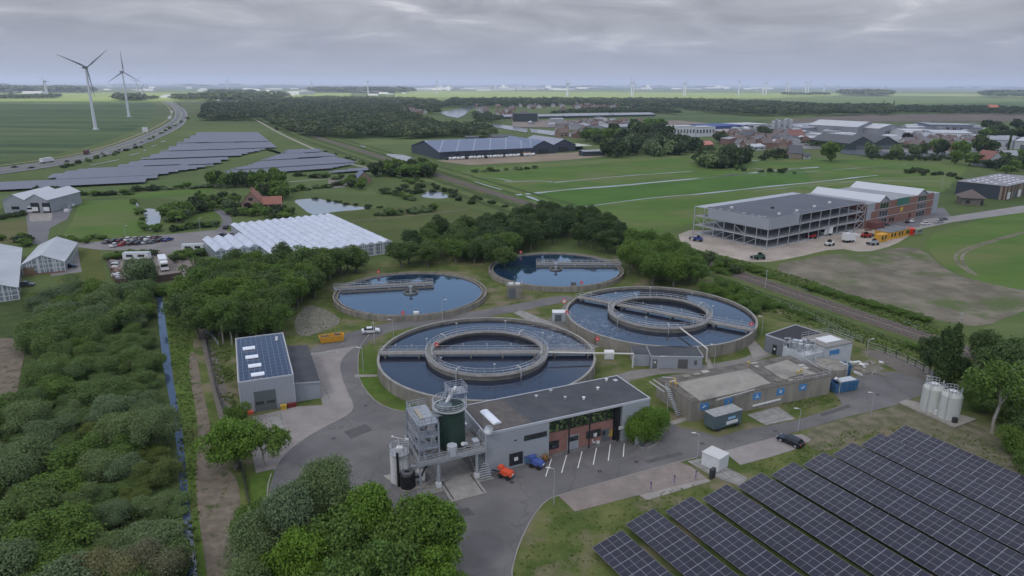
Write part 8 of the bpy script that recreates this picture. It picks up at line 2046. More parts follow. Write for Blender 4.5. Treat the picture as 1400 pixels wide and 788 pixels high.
halls = [
 ('barn', 'long low grey barn in the fields before the village, left part', (690, 163), (770, 162), 30, 4, 7, 'x', dk_, r1, 0, 0), ('barn', 'long low grey barn in the fields before the village, middle part', (772, 162), (838, 160.5), 36, 4, 7.5, 'x', dk_, r1, 0, 0), ('barn', 'long low grey barn in the fields before the village, right part', (840, 160.5), (896, 159.5), 36, 4, 7, 'x', dk_, r1, 0, 0),
 ('barn', 'dark square barn beside the long grey barns', (703, 167), (735, 167), 40, 13, 14, 'x', dk_, dk_, 0, 0),
 ('warehouse', 'grey warehouse with a shallow roof behind the big round trees', (829, 182), (878, 180), 40, 7, 9, 'x', g1c, r1, 5, 0), ('office_block', 'white three-storey block with tall dark windows', (912, 188), (950, 187.5), 22, 13, 13, 'x', wc_, r2, 9, 0), ('office_block', 'white block with a brown centre beside the taller white one', (951, 187.5), (977, 186.5), 20, 12, 12, 'x', wc_, r2, 6, 0),
 ('warehouse', 'blue warehouse with white roof behind the white blocks', (980, 180), (1022, 178), 50, 7, 7, 'x', bl_, bl_, 0, 2), ('warehouse', 'low white warehouse beside the blue one', (1000, 177), (1050, 175), 40, 6, 6, 'x', wc_, r2, 0, 3), ('greenhouse', 'pinkish low halls before the cluster of grey silos', (1002, 188), (1040, 186), 60, 5, 6, 'x', W_('pink', (0.30, 0.25, 0.24)), W_('pinkroof', (0.28, 0.24, 0.24)), 0, 2),
 ('house', 'cream house with many windows near the round tree', (1013, 195.5), (1037, 193), 12, 7, 11, 'x', W_('cream', (0.42, 0.39, 0.32)), r3, 4, 0), ('house', 'white house with a red roof right of the cream house', (1080, 193.5), (1100, 192), 12, 6, 12, 'x', wc_, rr_, 3, 0),
 ('hall', 'grey hall with arched roof at the edge of the business park', (1100, 182), (1136, 178.5), 60, 6, 9, 'x', g1c, r1, 0, 0), ('hall', 'dark flat hall behind the grey ones', (1142, 178), (1172, 178), 50, 9, 9, 'x', W_('slate', (0.13, 0.135, 0.14)), r3, 0, 0), ('hall', 'tall grey gabled hall at the back of the business park', (1171, 184), (1200, 182), 70, 9, 15, 'y', g1c, r2, 0, 1), ('hall', 'second tall grey gabled hall at the back', (1200, 185), (1232, 184), 70, 8, 13, 'y', g1c, r2, 0, 1),
 ('hall', 'long white-fronted hall with many windows', (1136, 195), (1185, 192), 45, 6, 7.5, 'x', wc_, r2, 8, 0), ('hall', 'dark green hall with a steep gable, left of a pair', (1160, 206), (1194, 205), 55, 6.5, 13, 'y', dk_, r3, 0, 1), ('hall', 'dark green hall with a steep gable, right of a pair', (1194.5, 205), (1227, 205), 55, 6.5, 13, 'y', dk_, r3, 0, 1),
 ('hall', 'white sheds in a row behind the brown tree', (1236, 187), (1275, 187), 40, 7, 8, 'x', wc_, r2, 5, 0), ('hall', 'long pale roof hall behind the dark halls', (1276, 190), (1329, 191), 60, 7, 8.5, 'x', wc_, r2, 7, 0), ('hall', 'cluttered blue-grey works behind the long pale roof hall', (1270, 181), (1329, 182), 50, 10, 10.5, 'x', W_('steelblue', (0.17, 0.19, 0.23)), r1, 6, 0), ('hall', 'white hall beside the thin dark tree', (1243, 203), (1290, 204), 22, 6, 7, 'x', g2c, r2, 6, 0),
 ('hall', 'white two-storey hall in front of the long pale roof', (1290, 200), (1330, 200), 30, 6, 6.5, 'x', g2c, r1, 5, 0), ('hall', 'grey-green hall with a striped roof at the right', (1342, 200), (1384, 202), 70, 7, 9, 'x', g2c, r1, 0, 3), ('hall', 'pale hall at the far right edge', (1386, 204), (1440, 207), 70, 8, 10, 'x', g2c, r2, 0, 2),
 ('farmhouse', 'red brick farmhouse in the meadow beside the tall round tree', (1078, 217.5), (1096, 218), 14, 5, 11, 'x', MATS['farm_brick'], r3, 3, 0), ('shed', 'small white shed beside the meadow farmhouse', (1098, 218), (1108, 218), 8, 3.5, 5, 'x', g2c, r3, 1, 0),
 ('farmhouse', 'red-roofed farmhouse half hidden by trees at the right', (1329, 226), (1349, 229), 14, 5, 12, 'x', g2c, rr_, 3, 0), ('house', 'grey-roofed house behind the red-roofed farmhouse', (1362, 223), (1390, 224), 14, 5, 10, 'x', MATS['farm_brick'], r1, 3, 0), ('shed', 'pink-red low shed at the edge of the tree belt', (961, 204), (975, 203), 10, 4, 7, 'x', MATS['red_tiles'], W_('pinkred', (0.42, 0.17, 0.14)), 1, 0),
 ('shed', 'white shed with a pale roof near the yellow tree', (1029, 207), (1046, 206), 14, 4, 6, 'x', g2c, r2, 2, 0), ('shed', 'small green shed in the meadow before the woods', (636, 193), (654, 193), 12, 4, 5, 'x', W_('shedgreen', (0.10, 0.14, 0.13)), r3, 0, 0), ('shed', 'brown low shed before the woods', (674, 193), (702, 192), 16, 4, 6, 'x', W_('shedbrown', (0.13, 0.11, 0.10)), r3, 0, 1),
 ('barn', 'low green-grey shelter before the big trees', (797, 214), (827, 213), 9, 4, 5, 'x', dk_, r1, 0, 0), ('shed', 'tiny blue-grey sheds at the tree belt', (848, 209), (864, 208), 8, 3.5, 5, 'x', g1c, r1, 0, 0),
 ('barn', 'white long building in the sunlit fields left of the turbines', (30, 129), (57, 129), 60, 10, 14, 'x', wc_, r2, 0, 0), ('barn', 'white farm building at the motorway bridge', (229, 134), (243, 133.5), 30, 8, 12, 'x', wc_, r2, 0, 0), ('hall', 'large white hall beyond the woods', (409, 130), (430, 129), 80, 18, 18, 'x', wc_, r2, 0, 0), ('hall', 'white hall at the edge of the town behind the woods', (318, 138), (340, 137), 60, 12, 12, 'x', wc_, r2, 0, 0),
 ('hall', 'cream hall in the sunlit town strip, left one', (372, 133.5), (398, 133), 60, 16, 18, 'x', W_('creamw', (0.5, 0.46, 0.38)), r2, 0, 0), ('building', 'pale farm at the right before the ploughed field', (1354, 151.5), (1366, 151.5), 20, 7, 14, 'x', W_('farmred', (0.42, 0.20, 0.12)), W_('farmredroof', (0.42, 0.15, 0.08)), 0, 0)]
for nm, lbl, a, b, D, ze, zr, al, mw, mr, wn, dn in halls: hall(nm, lbl, a, b, D, ze, zr, al, mw, mr, win=wn, doors=dn)
# cluster of grey silos
for i in range(8):
    px = 1052 + i * 4.0; p = G(px, 180 + (i % 2)); e = thing('grain_silo', 'grey cylindrical silo in the cluster beside the business park', 'silo', p, 'cluster of grey silos'); hh_ = [9, 14, 16, 15, 12, 17, 17, 16][i]
    MB().lathe((p.x, p.y), [(2.3, 0), (2.3, hh_), (.01, hh_ + 1.6), (.01, 0)], 16).build('shell', g2c if i % 2 else g1c, e)
# small houses of the village
m_hw = [W_('hbrick', (0.20, 0.12, 0.095)), W_('hbrick2', (0.24, 0.17, 0.13)), W_('hwhite', (0.46, 0.45, 0.43))]
m_hr = [W_('hroof', (0.14, 0.115, 0.105)), W_('hroof2', (0.15, 0.15, 0.155)), W_('hroof3', (0.15, 0.11, 0.095))]
protos = []
for i in range(6):
    f = Fr((0, 0), (1, 0)); e = thing('village_house', 'house', 'house', (0, 0, 0), 'houses of the distant village')
    gable_walls(f, -5, 5, -4.5, 4.5, 4.6, 8.6, 'x', m_hw[i % 3], e); r = gable_roof(f, -5, 5, -4.5, 4.5, 4.63, 8.63, 'x', m_hr[(i * 2) % 3], e); fbox(f, 2, -.5, 7.5, 3, .5, 9.6, 'chimney', m_hw[0], r)
    for x in (-3.5, .8): window(f, x, x + 2.0, 1, 2.8, e, y=-4.5, fm=m_wht); window(f, x, x + 2.0, 3.6, 4.9, e, y=-4.5, fm=m_wht)
    remember(e); protos.append(e)
first = set()
zones = [([(380, 162), (520, 160), (592, 164), (596, 148), (480, 138), (380, 138)], 60, 'house among the trees north of the railway woods'), ([(535, 156), (598, 158), (600, 145), (540, 140)], 34, 'house among the trees of the village beyond the woods'), ([(655, 164), (735, 166), (700, 150), (650, 145)], 22, 'house of the village between the river and the long grey barns'), ([(780, 150), (880, 152), (870, 144), (780, 143)], 30, 'reddish house in the village row behind the long barns'),
         ([(690, 150), (770, 150), (770, 145), (690, 143)], 22, 'house of the village row near the river'), ([(880, 178), (912, 184), (905, 172), (820, 170), (770, 170), (775, 176), (820, 176)], 30, 'house of the settlement between barns and white blocks'), ([(990, 206), (1076, 204), (1082, 186), (1000, 186)], 30, 'house near the silos and the cream house'), ([(985, 196), (1010, 196), (1008, 188), (985, 190)], 6, 'house beside the white blocks'),
         ([(760, 188), (810, 190), (806, 180), (760, 178)], 10, 'house behind the gabled barns'), ([(1236, 204), (1330, 208), (1334, 196), (1236, 196)], 26, 'small house behind the avenue of trees at the right')]
for zp, n_, lb in zones:
    for x, y in scatter(zp, n_, 13, trng):
        pr = trng.choice(protos)
        if pr.name not in first: first.add(pr.name); pr.location = (x, y, 0); pr.rotation_euler = (0, 0, R(trng.choice([15, 105, 195, 285]) + trng.uniform(-8, 8))); pr['label'] = lb; o = pr
        else: o = copy_tree(pr, (x, y, 0), R(trng.choice([15, 105, 195, 285]) + trng.uniform(-8, 8)), trng.uniform(.85, 1.25), lb)
        o['group'] = 'houses of the distant village'
g_ = random.Random(61)
for zp, n_ in (([(1000, 200), (1150, 200), (1150, 180), (1010, 178)], 34), ([(1230, 196), (1420, 200), (1420, 180), (1240, 178)], 34), ([(700, 176), (900, 182), (905, 168), (760, 166)], 26), ([(1080, 184), (1330, 184), (1330, 175), (1100, 174)], 26)):
    for x, y in scatter(zp, n_, 20, g_):
        a = R(g_.choice([12, 102]) + g_.uniform(-6, 6)); f = Fr((x, y), (math.cos(a), math.sin(a))); e = thing('industrial_shed', 'small shed among the dense buildings of the distant business park', 'shed', (x, y, 0), 'small sheds of the business park')
        w2, d2, h2 = g_.uniform(10, 26), g_.uniform(8, 18), g_.uniform(3.5, 7); gable_walls(f, 0, w2, 0, d2, h2, h2 + 1.6, 'x', g_.choice([g1c, g2c, wc_, m_hw[0], g1c]), e); gable_roof(f, 0, w2, 0, d2, h2 + .03, h2 + 1.63, 'x', g_.choice([r1, r2, r3, r1, m_hr[1]]), e)
# far town blocks along the horizon
g_ = random.Random(99); hb_ = [wc_, g2c, W_('sunwhite', (0.65, 0.64, 0.6))]
for i in range(110):
    if i < 46: px, py = g_.uniform(560, 790), g_.uniform(121, 124.5)
    elif i < 74: px, py = g_.uniform(330, 560), g_.uniform(122, 131)
    elif i < 92: px, py = g_.uniform(790, 1100), g_.uniform(120.5, 123)
    else: px, py = g_.uniform(10, 330), g_.uniform(119, 128)
    p = G(px, py); s = p.y / 6000; w2 = g_.uniform(18, 60) * s; h2 = g_.uniform(6, 18) * s
    if g_.random() < .12: h2 *= 2.2; w2 *= .4
    o = MB().box(p.x - w2, p.y, 0, p.x + w2, p.y + 30 * s, h2); tag(o.build('distant_block', g_.choice(hb_)), 'tiny pale building of the far town under the horizon', 'building', 'buildings of the far town')
# gantry signs and posts by the motorway
for px, py, w2, h2, lb in ((199, 183.5, 7, 6, 'large white board beside the motorway bend'), (232.5, 165, 6, 5, 'white board beside the motorway, further off'), (235.5, 156, 5, 4, 'small white board far along the motorway')):
    p = G(px, py); e = thing('road_sign', lb, 'sign', p)
    MB().box(p.x - w2 / 2, p.y - .15, 2.5, p.x + w2 / 2, p.y + .15, 2.5 + h2).build('board', wc_, e)
    for s in (-.35, .35): MB().cyl((p.x + s * w2, p.y + .3, 0), (p.x + s * w2, p.y + .3, 2.5 + h2), .15, n=6).build('post', m_rail, e)
for px, py, ph_, lb in ((1301, 500 - 2, 9, 'rail mast behind the pale tanks'), (1308, 462, 7, 'thin mast beside the railway at the right'), (1046, 394, 6, 'thin pole between the railway and the building site'), (1288, 258, 9, 'pole at the left of the black hall'), (512, 471, 6, 'pole in the grass left of the front aeration tank')):
    p = G(px, py); e = thing('mast', lb, 'mast', p); MB().cyl(p, p + Vector((0, 0, ph_)), .12, .08, 8).build('pole', m_rail, e); MB().bar(p + Vector((-.5, 0, ph_ - .4)), p + Vector((.5, 0, ph_ - .4)), .1).build('cross_arm', m_rail, e)
# culvert blocks and white banks between motorway and solar field
for pts in (((123, 227), (163, 219)), ((177, 213.5), (190, 210)), ((196, 207), (200, 205.5)), ((207, 201), (214, 199)), ((220, 195), (226, 193))):
    tag(ribbon([G(*pts[0]), G(*pts[1])], 2.2, .3).build('ditch', m_wfar, origin=False), kind='structure')
# ------------------------------------------------------------------ trees in the middle and far distance
def lots(px, n, dmin, kinds, rr, hh_, label, group, name='tree', cat=None):
    for x, y in scatter(px, n, dmin, trng):
        r = trng.uniform(*rr); tree(trng.choice(kinds), x, y, r, label, group, name, h=trng.uniform(*hh_), cat=cat)
lots([(288, 259), (388, 256), (391, 252), (384, 248), (290, 252)], 26, 4.5, ['flush', 'fmid'], (3, 4.4), (7.5, 10), 'dark green tree in the straight hedge behind the farmhouse', 'tree hedge behind the farmhouse')
lots([(222, 303), (250, 306), (262, 300), (255, 288), (230, 290)], 12, 3.5, ['fwil', 'flush'], (3, 4.6), (4, 7.5), 'rounded green willow on the right bank of the small pond', 'willows by the small pond')
lots([(196, 316), (212, 318), (222, 316), (216, 312)], 4, 3, ['flush'], (1.8, 2.6), (2, 3), 'low bush at the lower end of the small pond', 'bushes at the small pond', 'bush')
lots([(262, 292), (325, 288), (326, 278), (270, 276), (262, 284)], 20, 4, ['flush', 'fmid', 'fwil'], (2.5, 4.2), (4, 7), 'green garden bush left of the brick farmhouse', 'garden bushes of the farmhouse', 'bush')
lots([(310, 296), (400, 300), (402, 292), (372, 284), (370, 276), (345, 292), (312, 290)], 22, 3.6, ['flush', 'fbush'], (2.2, 3.6), (2.4, 4.5), 'low hedge shrub around the brick farmhouse', 'shrubs around the farmhouse', 'shrub')
lots([(352, 272), (392, 274), (396, 264), (356, 262)], 10, 5, ['flush', 'fmid'], (3.2, 4.6), (5, 8), 'tree between the farmhouse and the larger pond', 'trees between farmhouse and pond')
tree_px('dome', 190, 371, 4.4, 5.6, 'large round silvery-green willow in the storage yard')
tree_px('copper', 338, 283, 2.8, 2.2, 'small dark conifer before the farmhouse gable', name='tree')
lots([(145, 352), (216, 346), (216, 349), (146, 357)], 22, 2.4, ['flush', 'fbush'], (1.5, 2.4), (1.8, 2.8), 'clipped green hedge plant along the storage yard', 'hedge of the storage yard', 'hedge_plant', cat='hedge plant')
lots([(236, 353), (275, 344), (279, 350), (240, 360)], 12, 2.4, ['flush', 'fmid'], (1.5, 2.4), (1.8, 3.2), 'hedge plant around the white caravan', 'hedge by the white caravan', 'hedge_plant', cat='hedge plant')
lots([(90, 402), (240, 396), (250, 386), (255, 392), (240, 404), (100, 412)], 44, 2.8, ['flush', 'greenbush'], (2, 3), (1.8, 2.8), 'bright green hedge plant below the board fence', 'hedge below the storage yard', 'hedge_plant', cat='hedge plant')
lots([(0, 296), (34, 292), (34, 298), (0, 302)], 8, 3, ['fmid'], (1.5, 2.5), (1.5, 2.5), 'dark hedge plant before the grey double barn', 'hedge before the double barn', 'shrub')
lots([(76, 280), (100, 278), (104, 272), (78, 272)], 6, 4, ['fmid'], (3, 4.5), (4, 5.5), 'dark tree right of the grey double barn', 'trees right of the double barn')
lots([(0, 330), (40, 338), (38, 328), (10, 324)], 7, 3, ['fmid', 'flush'], (2, 3), (2, 3.5), 'bush in the garden before the glass sheds', 'bushes before the glass sheds', 'bush')
lots([(70, 331), (84, 338), (140, 330), (140, 325), (90, 327)], 10, 4, ['flush'], (1.6, 2.6), (1.4, 2.2), 'low bank shrub along the pasture', 'shrubs on the pasture bank', 'shrub')
lots([(176, 262), (186, 300), (196, 316), (200, 300), (190, 284)], 10, 3, ['flush'], (1.4, 2.2), (1.2, 2), 'reed-like shrub on the left bank of the small pond', 'shrubs at the pond bank', 'shrub')
lots([(476, 258), (500, 262), (500, 252), (480, 250)], 6, 3.5, ['fmid', 'flush'], (3, 4), (4, 7), 'dark tree beside the small brick barn', 'trees beside the small barn')
lots([(508, 242), (590, 244), (588, 234), (520, 236)], 24, 6, ['fmid', 'flush'], (4, 6), (7, 10), 'green tree in the row by the end of the pale path', 'trees at the end of the pale path')
lots([(520, 262), (560, 256), (600, 258), (640, 270), (660, 280), (640, 282), (600, 262), (560, 266), (520, 270)], 18, 6, ['fmid', 'fbush'], (2.2, 3.4), (1.6, 3), 'dark shrub around the pond near the railway', 'shrubs around the triangular pond', 'shrub')
lots([(400, 268), (480, 276), (520, 284), (516, 288), (470, 284), (420, 270)], 8, 6, ['fbush'], (1.6, 2.4), (1, 1.6), 'low shrub on the bank of the larger pond', 'shrubs at the larger pond', 'shrub')
lots([(560, 350), (640, 352), (740, 332), (760, 320), (700, 318), (640, 325), (560, 340)], 26, 7, ['grove', 'darkg'], (4, 5.5), (8, 11), 'dark green tree in the wood left of the railway', 'wood left of the railway')
lots([(872, 335), (960, 350), (1010, 372), (1000, 378), (940, 362), (870, 344)], 24, 4, ['fbush', 'greenbush'], (2.4, 3.6), (2, 3.6), 'green shrub beside the railway curve', 'shrubs beside the railway curve', 'shrub')
# clumps in the meadow and the belt in front of the business park
lots([(955, 230), (1018, 230), (1020, 222), (955, 222)], 14, 8, ['fwil', 'fwil', 'fbush'], (8, 11), (13, 17), 'big rounded willow clump in the meadow', 'willow clump in the meadow')
lots([(826, 218), (950, 212), (952, 200), (900, 198), (830, 206)], 36, 8, ['fmid', 'fmid', 'fwil'], (7, 10), (11, 16), 'grey-green tree in the belt behind the meadow', 'tree belt behind the meadow')
lots([(800, 200), (850, 198), (850, 186), (800, 186)], 12, 9, ['fmid', 'flush'], (7, 10), (12, 17), 'round tree behind the gabled barns', 'trees behind the gabled barns')
lots([(860, 190), (910, 190), (905, 182), (862, 184)], 10, 12, ['flush', 'fmid'], (9, 12), (16, 20), 'large round green tree right of the grey warehouse', 'large trees right of the warehouse')
for px, py, z_, r, kd, lb in ((1137, 206, 9, 8.5, 'flush', 'tall round dark tree beside the meadow farmhouse'), (1192, 204, 7, 7, 'fwil', 'pale green tree before the left dark hall'), (1224, 206, 7, 6.5, 'fwil', 'pale green tree before the right dark hall'), (1240, 190, 8, 7, 'copper', 'dark copper-coloured tree at the white sheds'), (1250, 204, 7, 6, 'fwil', 'pale round tree left in the canal avenue'), (1262, 203, 7, 6.5, 'fmid', 'dark round tree in the canal avenue'),
    (1283, 200, 8, 7.5, 'flush', 'broad green tree in the canal avenue'), (1290, 201, 8, 6.5, 'fmid', 'dark tree beside the broad green one in the canal avenue'), (1314, 203, 8, 8, 'flush', 'broad light green tree right in the canal avenue'), (1341, 196, 10, 9, 'fmid', 'big dark tree before the pale hall'), (1353, 199, 10, 9, 'fmid', 'second big dark tree before the pale hall'), (1380, 198, 10, 7, 'fcol', 'tall dark tree before the striped roof hall'), (1012, 208, 4, 7, 'yellow', 'yellow-leaved round tree behind the willow clump'), (1004, 206, 5, 6, 'fmid', 'dark tree left of the yellow-leaved one'),
    (985, 186, 8, 9, 'fmid', 'big dark tree right of the white blocks'), (1044, 182, 9, 9, 'fmid', 'big dark tree left of the grey silos'), (1368, 180, 9, 12, 'fmid', 'large dark tree behind the business park at the right'), (1352, 183, 8, 11, 'flush', 'large green tree behind the business park at the right'), (1390, 182, 9, 12, 'fmid', 'large dark tree at the right edge behind the halls'), (1222, 143, 12, 8, 'fcol', 'twin poplar standing up from the far tree line'), (1208, 143, 12, 8, 'fcol', 'slim poplar standing up from the far tree line')):
    tree_px(kd, px, py, z_, r, lb)
lots([(1190, 218), (1300, 222), (1300, 216), (1190, 214)], 26, 4.5, ['fmid'], (2.6, 3.6), (3, 4.5), 'clipped dark hedge plant along the canal', 'hedge along the canal', 'shrub')
lots([(1290, 224), (1340, 232), (1400, 242), (1440, 240), (1440, 222), (1390, 216), (1330, 222), (1310, 216)], 36, 7, ['fmid', 'flush'], (5, 7.5), (6, 11), 'green tree in the thick growth behind the black hall', 'trees behind the black hall')
lots([(1240, 232), (1300, 238), (1330, 248), (1300, 244), (1240, 238)], 12, 6, ['fbush'], (2, 3.5), (2, 4), 'single shrub in the rough meadow left of the black hall', 'shrubs in the rough meadow', 'shrub')
lots([(1040, 220), (1075, 218), (1075, 210), (1040, 212)], 9, 6, ['fmid', 'fbush'], (3.5, 5), (4, 7), 'dark bush left of the meadow farmhouse', 'bushes by the meadow farmhouse', 'bush')
lots([(1290, 190), (1420, 196), (1420, 172), (1350, 172), (1340, 186)], 14, 12, ['fmid'], (8, 11), (12, 17), 'large dark tree among the halls at the right', 'trees among the halls at the right')

for a, b, n_ in (((180, 262), (300, 256), 16), ((400, 262), (480, 252), 12), ((395, 240), (470, 246), 9), ((520, 262), (570, 276), 8), ((510, 296), (600, 288), 12), ((600, 318), (690, 340), 12), ((100, 268), (178, 266), 10), ((30, 262), (90, 262), 5), ((230, 318), (300, 308), 8), ((365, 150), (380, 182), 8), ((205, 192), (262, 160), 12), ((80, 232), (200, 200), 14), ((640, 236), (740, 230), 9), ((1000, 232), (1100, 240), 6), ((490, 222), (580, 258), 14)):
    for i in range(n_):
        f_ = (i + trng.random()) / n_; p = G(a[0] + (b[0] - a[0]) * f_, a[1] + (b[1] - a[1]) * f_ + trng.uniform(-1, 1)); tree(trng.choice(['fbush', 'flush', 'fwil']), p.x, p.y, trng.uniform(1.8, 3.6), 'bushy plant in one of the loose hedges between the fields', 'loose hedges between the fields', 'hedge_plant', h=trng.uniform(1.6, 4.0), cat='hedge plant')
for px, py in ((486, 352), (474, 350), (460, 352)): tree_px('brightgrove', px, py, 5, 3.6, 'green tree at the front of the large greenhouse', 'trees before the large greenhouse')
# ------------------------------------------------------------------ far woods: one mass each
def wood_mass(name, zones, label, m, q=48, seed=1):
    g = np.random.default_rng(seed); allV = []
    rg = random.Random(seed)
    tmpl = []
    for k in range(5):
        d = g.normal(size=(q, 3)); d /= np.linalg.norm(d, axis=1)[:, None]; d[:, 2] = np.abs(d[:, 2]) * 1.0 - 0.25
        bump = 1 + 0.22 * np.sin(4 * d[:, 0] + k) * np.cos(5 * d[:, 1] + k)
        P = d * (g.uniform(0.72, 1.03, (q, 1)) * bump[:, None]); nr = d + g.normal(size=(q, 3)) * 0.35; nr /= np.linalg.norm(nr, axis=1)[:, None]
        a = np.cross(nr, g.normal(size=(q, 3))); a /= np.linalg.norm(a, axis=1)[:, None]; b = np.cross(nr, a); s = (0.34 if q < 50 else 0.21) * g.uniform(.6, 1.3, (q, 1))
        tmpl.append(np.stack([P - a * s, P - b * s * .75, P + a * s, P + b * s * .75], 1).reshape(-1, 3))
    for zp, n_, dm, (r0, r1), (h0, h1) in zones:
        Pz = [tuple(G(*p))[:2] for p in zp]
        for x, y in scatter(zp, n_, dm, rg):
            r = rg.uniform(r0, r1); h = rg.uniform(h0, h1); T = tmpl[rg.randrange(5)]; c, s = math.cos(rg.uniform(0, 6)), math.sin(rg.uniform(0, 6)); nn = math.hypot(c, s) or 1; c, s = c / nn, s / nn
            V = np.empty_like(T); V[:, 0] = (T[:, 0] * c - T[:, 1] * s) * r + x; V[:, 1] = (T[:, 0] * s + T[:, 1] * c) * r + y; V[:, 2] = np.maximum(0.1, T[:, 2] * h * .42 + h * .45)
            allV.append(V)
    V = np.concatenate(allV); n = len(V) // 4
    me = bpy.data.meshes.new(name); me.vertices.add(4 * n); me.vertices.foreach_set('co', V.astype(np.float32).ravel()); me.loops.add(4 * n); me.loops.foreach_set('vertex_index', np.arange(4 * n, dtype=np.int32))
    me.polygons.add(n); me.polygons.foreach_set('loop_start', np.arange(0, 4 * n, 4, dtype=np.int32)); me.polygons.foreach_set('loop_total', np.full(n, 4, dtype=np.int32)); me.materials.append(m); me.update()
    o = bpy.data.objects.new(name, me); COL.objects.link(o); tag(o, label, None, None, 'stuff'); return o
wood_mass('woodland', [
    ([(365, 168), (420, 188), (480, 190), (560, 190), (640, 188), (672, 190), (672, 182), (640, 176), (600, 175), (540, 152), (470, 150), (400, 148), (350, 152)], 820, 10, (8, 13), (10, 16)),
    ([(340, 152), (540, 152), (600, 158), (604, 142), (560, 137), (440, 135), (330, 140)], 400, 18, (11, 16), (13, 18)),
    ([(650, 172), (680, 168), (680, 162), (650, 156)], 30, 9, (8, 11), (9, 12)),
    ([(604, 148), (690, 148), (760, 146), (760, 138), (620, 138)], 320, 14, (11, 15), (14, 20)),
    ([(279, 166), (345, 166), (352, 154), (340, 146), (283, 146)], 230, 11, (9, 13), (13, 19)),
    ([(690, 147), (780, 145), (930, 150), (1000, 158), (1050, 160), (1225, 158), (1215, 148), (1100, 146), (1000, 140), (880, 138), (760, 138)], 1100, 15, (10, 14), (12, 19)),
    ([(1225, 156), (1420, 158), (1500, 160), (1500, 152), (1330, 149), (1225, 149)], 260, 13, (9, 13), (10, 17)),
    ([(740, 160), (800, 152), (900, 153), (930, 158), (900, 156), (790, 157)], 120, 11, (8, 11), (10, 14)),
    ([(800, 190), (900, 192), (895, 186), (810, 184)], 26, 13, (7, 10), (9, 13)),
    ([(1000, 190), (1080, 190), (1080, 184), (1000, 184)], 22, 14, (6, 8), (7, 10)), ([(1100, 204), (1150, 204), (1150, 188), (1100, 186)], 18, 14, (5, 8), (6, 9)), ([(1230, 206), (1330, 208), (1330, 204), (1230, 202)], 14, 14, (5, 8), (6, 9))],
    'broad mass of dark woods between the meadows and the town', leafmat('leaf_farwood', (0.040, 0.066, 0.034), 0.35), 110, 5)
wood_mass('woodland', [
    ([(365, 168), (420, 188), (480, 190), (560, 190), (640, 188), (672, 190), (672, 182), (640, 176), (600, 175), (540, 152), (470, 150), (400, 148), (350, 152)], 420, 8, (8, 13), (11, 16)),
    ([(340, 152), (540, 152), (600, 158), (604, 142), (560, 137), (440, 135), (330, 140)], 260, 13, (11, 16), (13, 19)),
    ([(690, 147), (780, 145), (930, 150), (1000, 158), (1050, 160), (1225, 158), (1215, 148), (1100, 146), (1000, 140), (880, 138), (760, 138)], 420, 13, (10, 15), (14, 21)),
    ([(279, 166), (345, 166), (352, 154), (340, 146), (283, 146)], 60, 11, (9, 13), (13, 18))],
    'lighter green crowns scattered through the broad woods', leafmat('leaf_farlight', (0.085, 0.115, 0.052), 0.4), 110, 15)
wood_mass('far_tree_line', [
    ([(275, 140), (340, 140), (345, 128), (290, 128)], 130, 30, (22, 32), (24, 34)), ([(340, 138), (390, 136), (390, 130), (345, 130)], 90, 30, (20, 28), (20, 28)),
    ([(160, 138.5), (192, 138.5), (192, 134), (162, 134)], 70, 18, (20, 28), (22, 28)), ([(240, 138), (287, 138), (287, 133), (240, 133)], 70, 20, (16, 24), (18, 24)), ([(195, 137), (212, 137), (212, 135), (195, 135)], 16, 18, (12, 18), (14, 18)),
    ([(0, 136), (76, 135), (80, 132), (0, 133)], 120, 22, (14, 20), (14, 18)), ([(0, 128), (120, 127.5), (120, 124), (0, 124)], 200, 70, (50, 80), (34, 50)),
    ([(430, 127), (560, 128), (560, 124), (430, 124)], 120, 60, (50, 80), (30, 45)), ([(1150, 131), (1216, 132), (1216, 128), (1150, 128)], 60, 50, (40, 60), (30, 44)), ([(1348, 134), (1420, 135), (1420, 129), (1348, 129)], 60, 45, (35, 60), (30, 44)), ([(1074, 131.6), (1130, 131.6), (1130, 130.8), (1074, 130.8)], 16, 50, (24, 34), (22, 28))],
    'lighter tree lines in the sunlit fields below the horizon', leafmat('leaf_farline', (0.05, 0.075, 0.03), 0.4), 40, 6)
wood_mass('distant_wood', [
    ([(-300, 122.5), (1700, 124), (1700, 118.2), (-300, 116.2)], 900, 260, (170, 330), (26, 60))],
    'dark distant band of woods and towns right under the horizon', leafmat('leaf_distant', (0.030, 0.045, 0.026), 0.3), 34, 8)

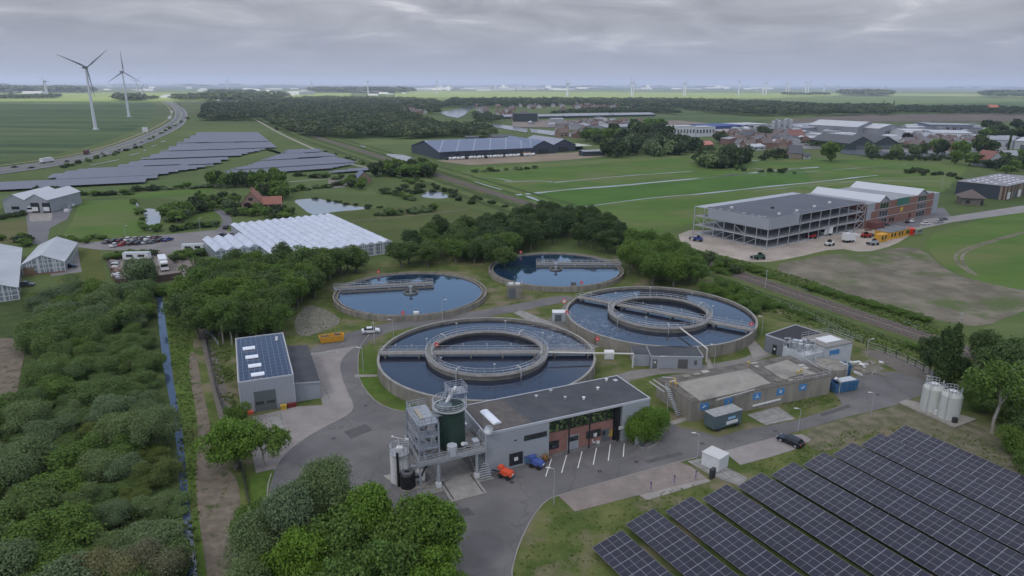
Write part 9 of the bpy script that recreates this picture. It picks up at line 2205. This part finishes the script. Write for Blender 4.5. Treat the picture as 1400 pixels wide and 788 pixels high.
# ------------------------------------------------------------------ rough growth on the verges: tufts and weeds
def tufts(name, zones, label, m, seed):
    rg = np.random.default_rng(seed); r2 = random.Random(seed); A = []
    for zp, n_, (h0, h1), blot in zones:
        P = [tuple(G(*p))[:2] for p in zp]; x0, x1 = min(p[0] for p in P), max(p[0] for p in P); y0, y1 = min(p[1] for p in P), max(p[1] for p in P)
        k = 0; t_ = 0
        while k < n_ and t_ < n_ * 30:
            t_ += 1; x, y = r2.uniform(x0, x1), r2.uniform(y0, y1)
            if not inpoly(x, y, P): continue
            if blot and math.sin(x * .55 + 1.3 * math.sin(y * .31)) + math.sin(y * .6 + x * .2) < blot - 1 + r2.random() * .8: continue
            k += 1; h = r2.uniform(h0, h1)
            for j in range(5):
                a = r2.uniform(0, 6.28); l = h * r2.uniform(.5, 1); dx, dy = math.cos(a), math.sin(a); w_ = h * .35
                ox, oy = x + r2.uniform(-h, h) * .5, y + r2.uniform(-h, h) * .5
                A.append([(ox - dy * w_, oy + dx * w_, .05), (ox + dy * w_, oy - dx * w_, .05), (ox + dy * w_ * .5 + dx * l * .6, oy - dx * w_ * .5 + dy * l * .6, .06 + l * .7), (ox - dy * w_ * .5 + dx * l * .6, oy + dx * w_ * .5 + dy * l * .6, .06 + l * .7)])
    V = np.array(A, dtype=np.float32).reshape(-1, 3); n = len(V) // 4
    me = bpy.data.meshes.new(name); me.vertices.add(4 * n); me.vertices.foreach_set('co', V.ravel()); me.loops.add(4 * n); me.loops.foreach_set('vertex_index', np.arange(4 * n, dtype=np.int32))
    me.polygons.add(n); me.polygons.foreach_set('loop_start', np.arange(0, 4 * n, 4, dtype=np.int32)); me.polygons.foreach_set('loop_total', np.full(n, 4, dtype=np.int32)); me.materials.append(m); me.update()
    o = bpy.data.objects.new(name, me); COL.objects.link(o); tag(o, label, None, None, 'stuff')
tufts('weeds', [([(702, 780), (760, 690), (786, 702), (874, 680), (972, 660), (1010, 668), (1040, 650), (830, 760), (800, 800), (700, 800)], 350, (.12, .3), 0),
    ([(1010, 640), (1098, 616), (1160, 590), (1230, 585), (1300, 600), (1200, 594), (1120, 622), (1040, 648)], 260, (.12, .3), 0), ([(1240, 583), (1300, 590), (1340, 600), (1420, 640), (1420, 670), (1330, 625)], 160, (.15, .35), 0),
    ([(224, 400), (262, 400), (258, 480), (266, 560), (268, 640), (275, 800), (262, 800), (250, 690), (238, 520)], 1300, (.2, .5), 0), ([(1100, 560), (1150, 548), (1128, 540), (1060, 552)], 300, (.1, .25), 0),
    ([(960, 400), (1040, 425), (1180, 470), (1290, 510), (1300, 490), (1150, 440), (1000, 385)], 1800, (.3, .7), 0), ([(960, 352), (1100, 395), (1290, 465), (1296, 455), (1110, 385), (965, 343)], 2200, (.3, .8), 0),
    ([(400, 470), (480, 452), (460, 425), (420, 412), (400, 440)], 300, (.1, .3), 0), ([(282, 450), (312, 455), (324, 565), (300, 540)], 700, (.15, .5), .5)],
    'rough tufts of grass and weeds on the verges', leafmat('leaf_weed', (0.105, 0.158, 0.048), 0.35), 3)
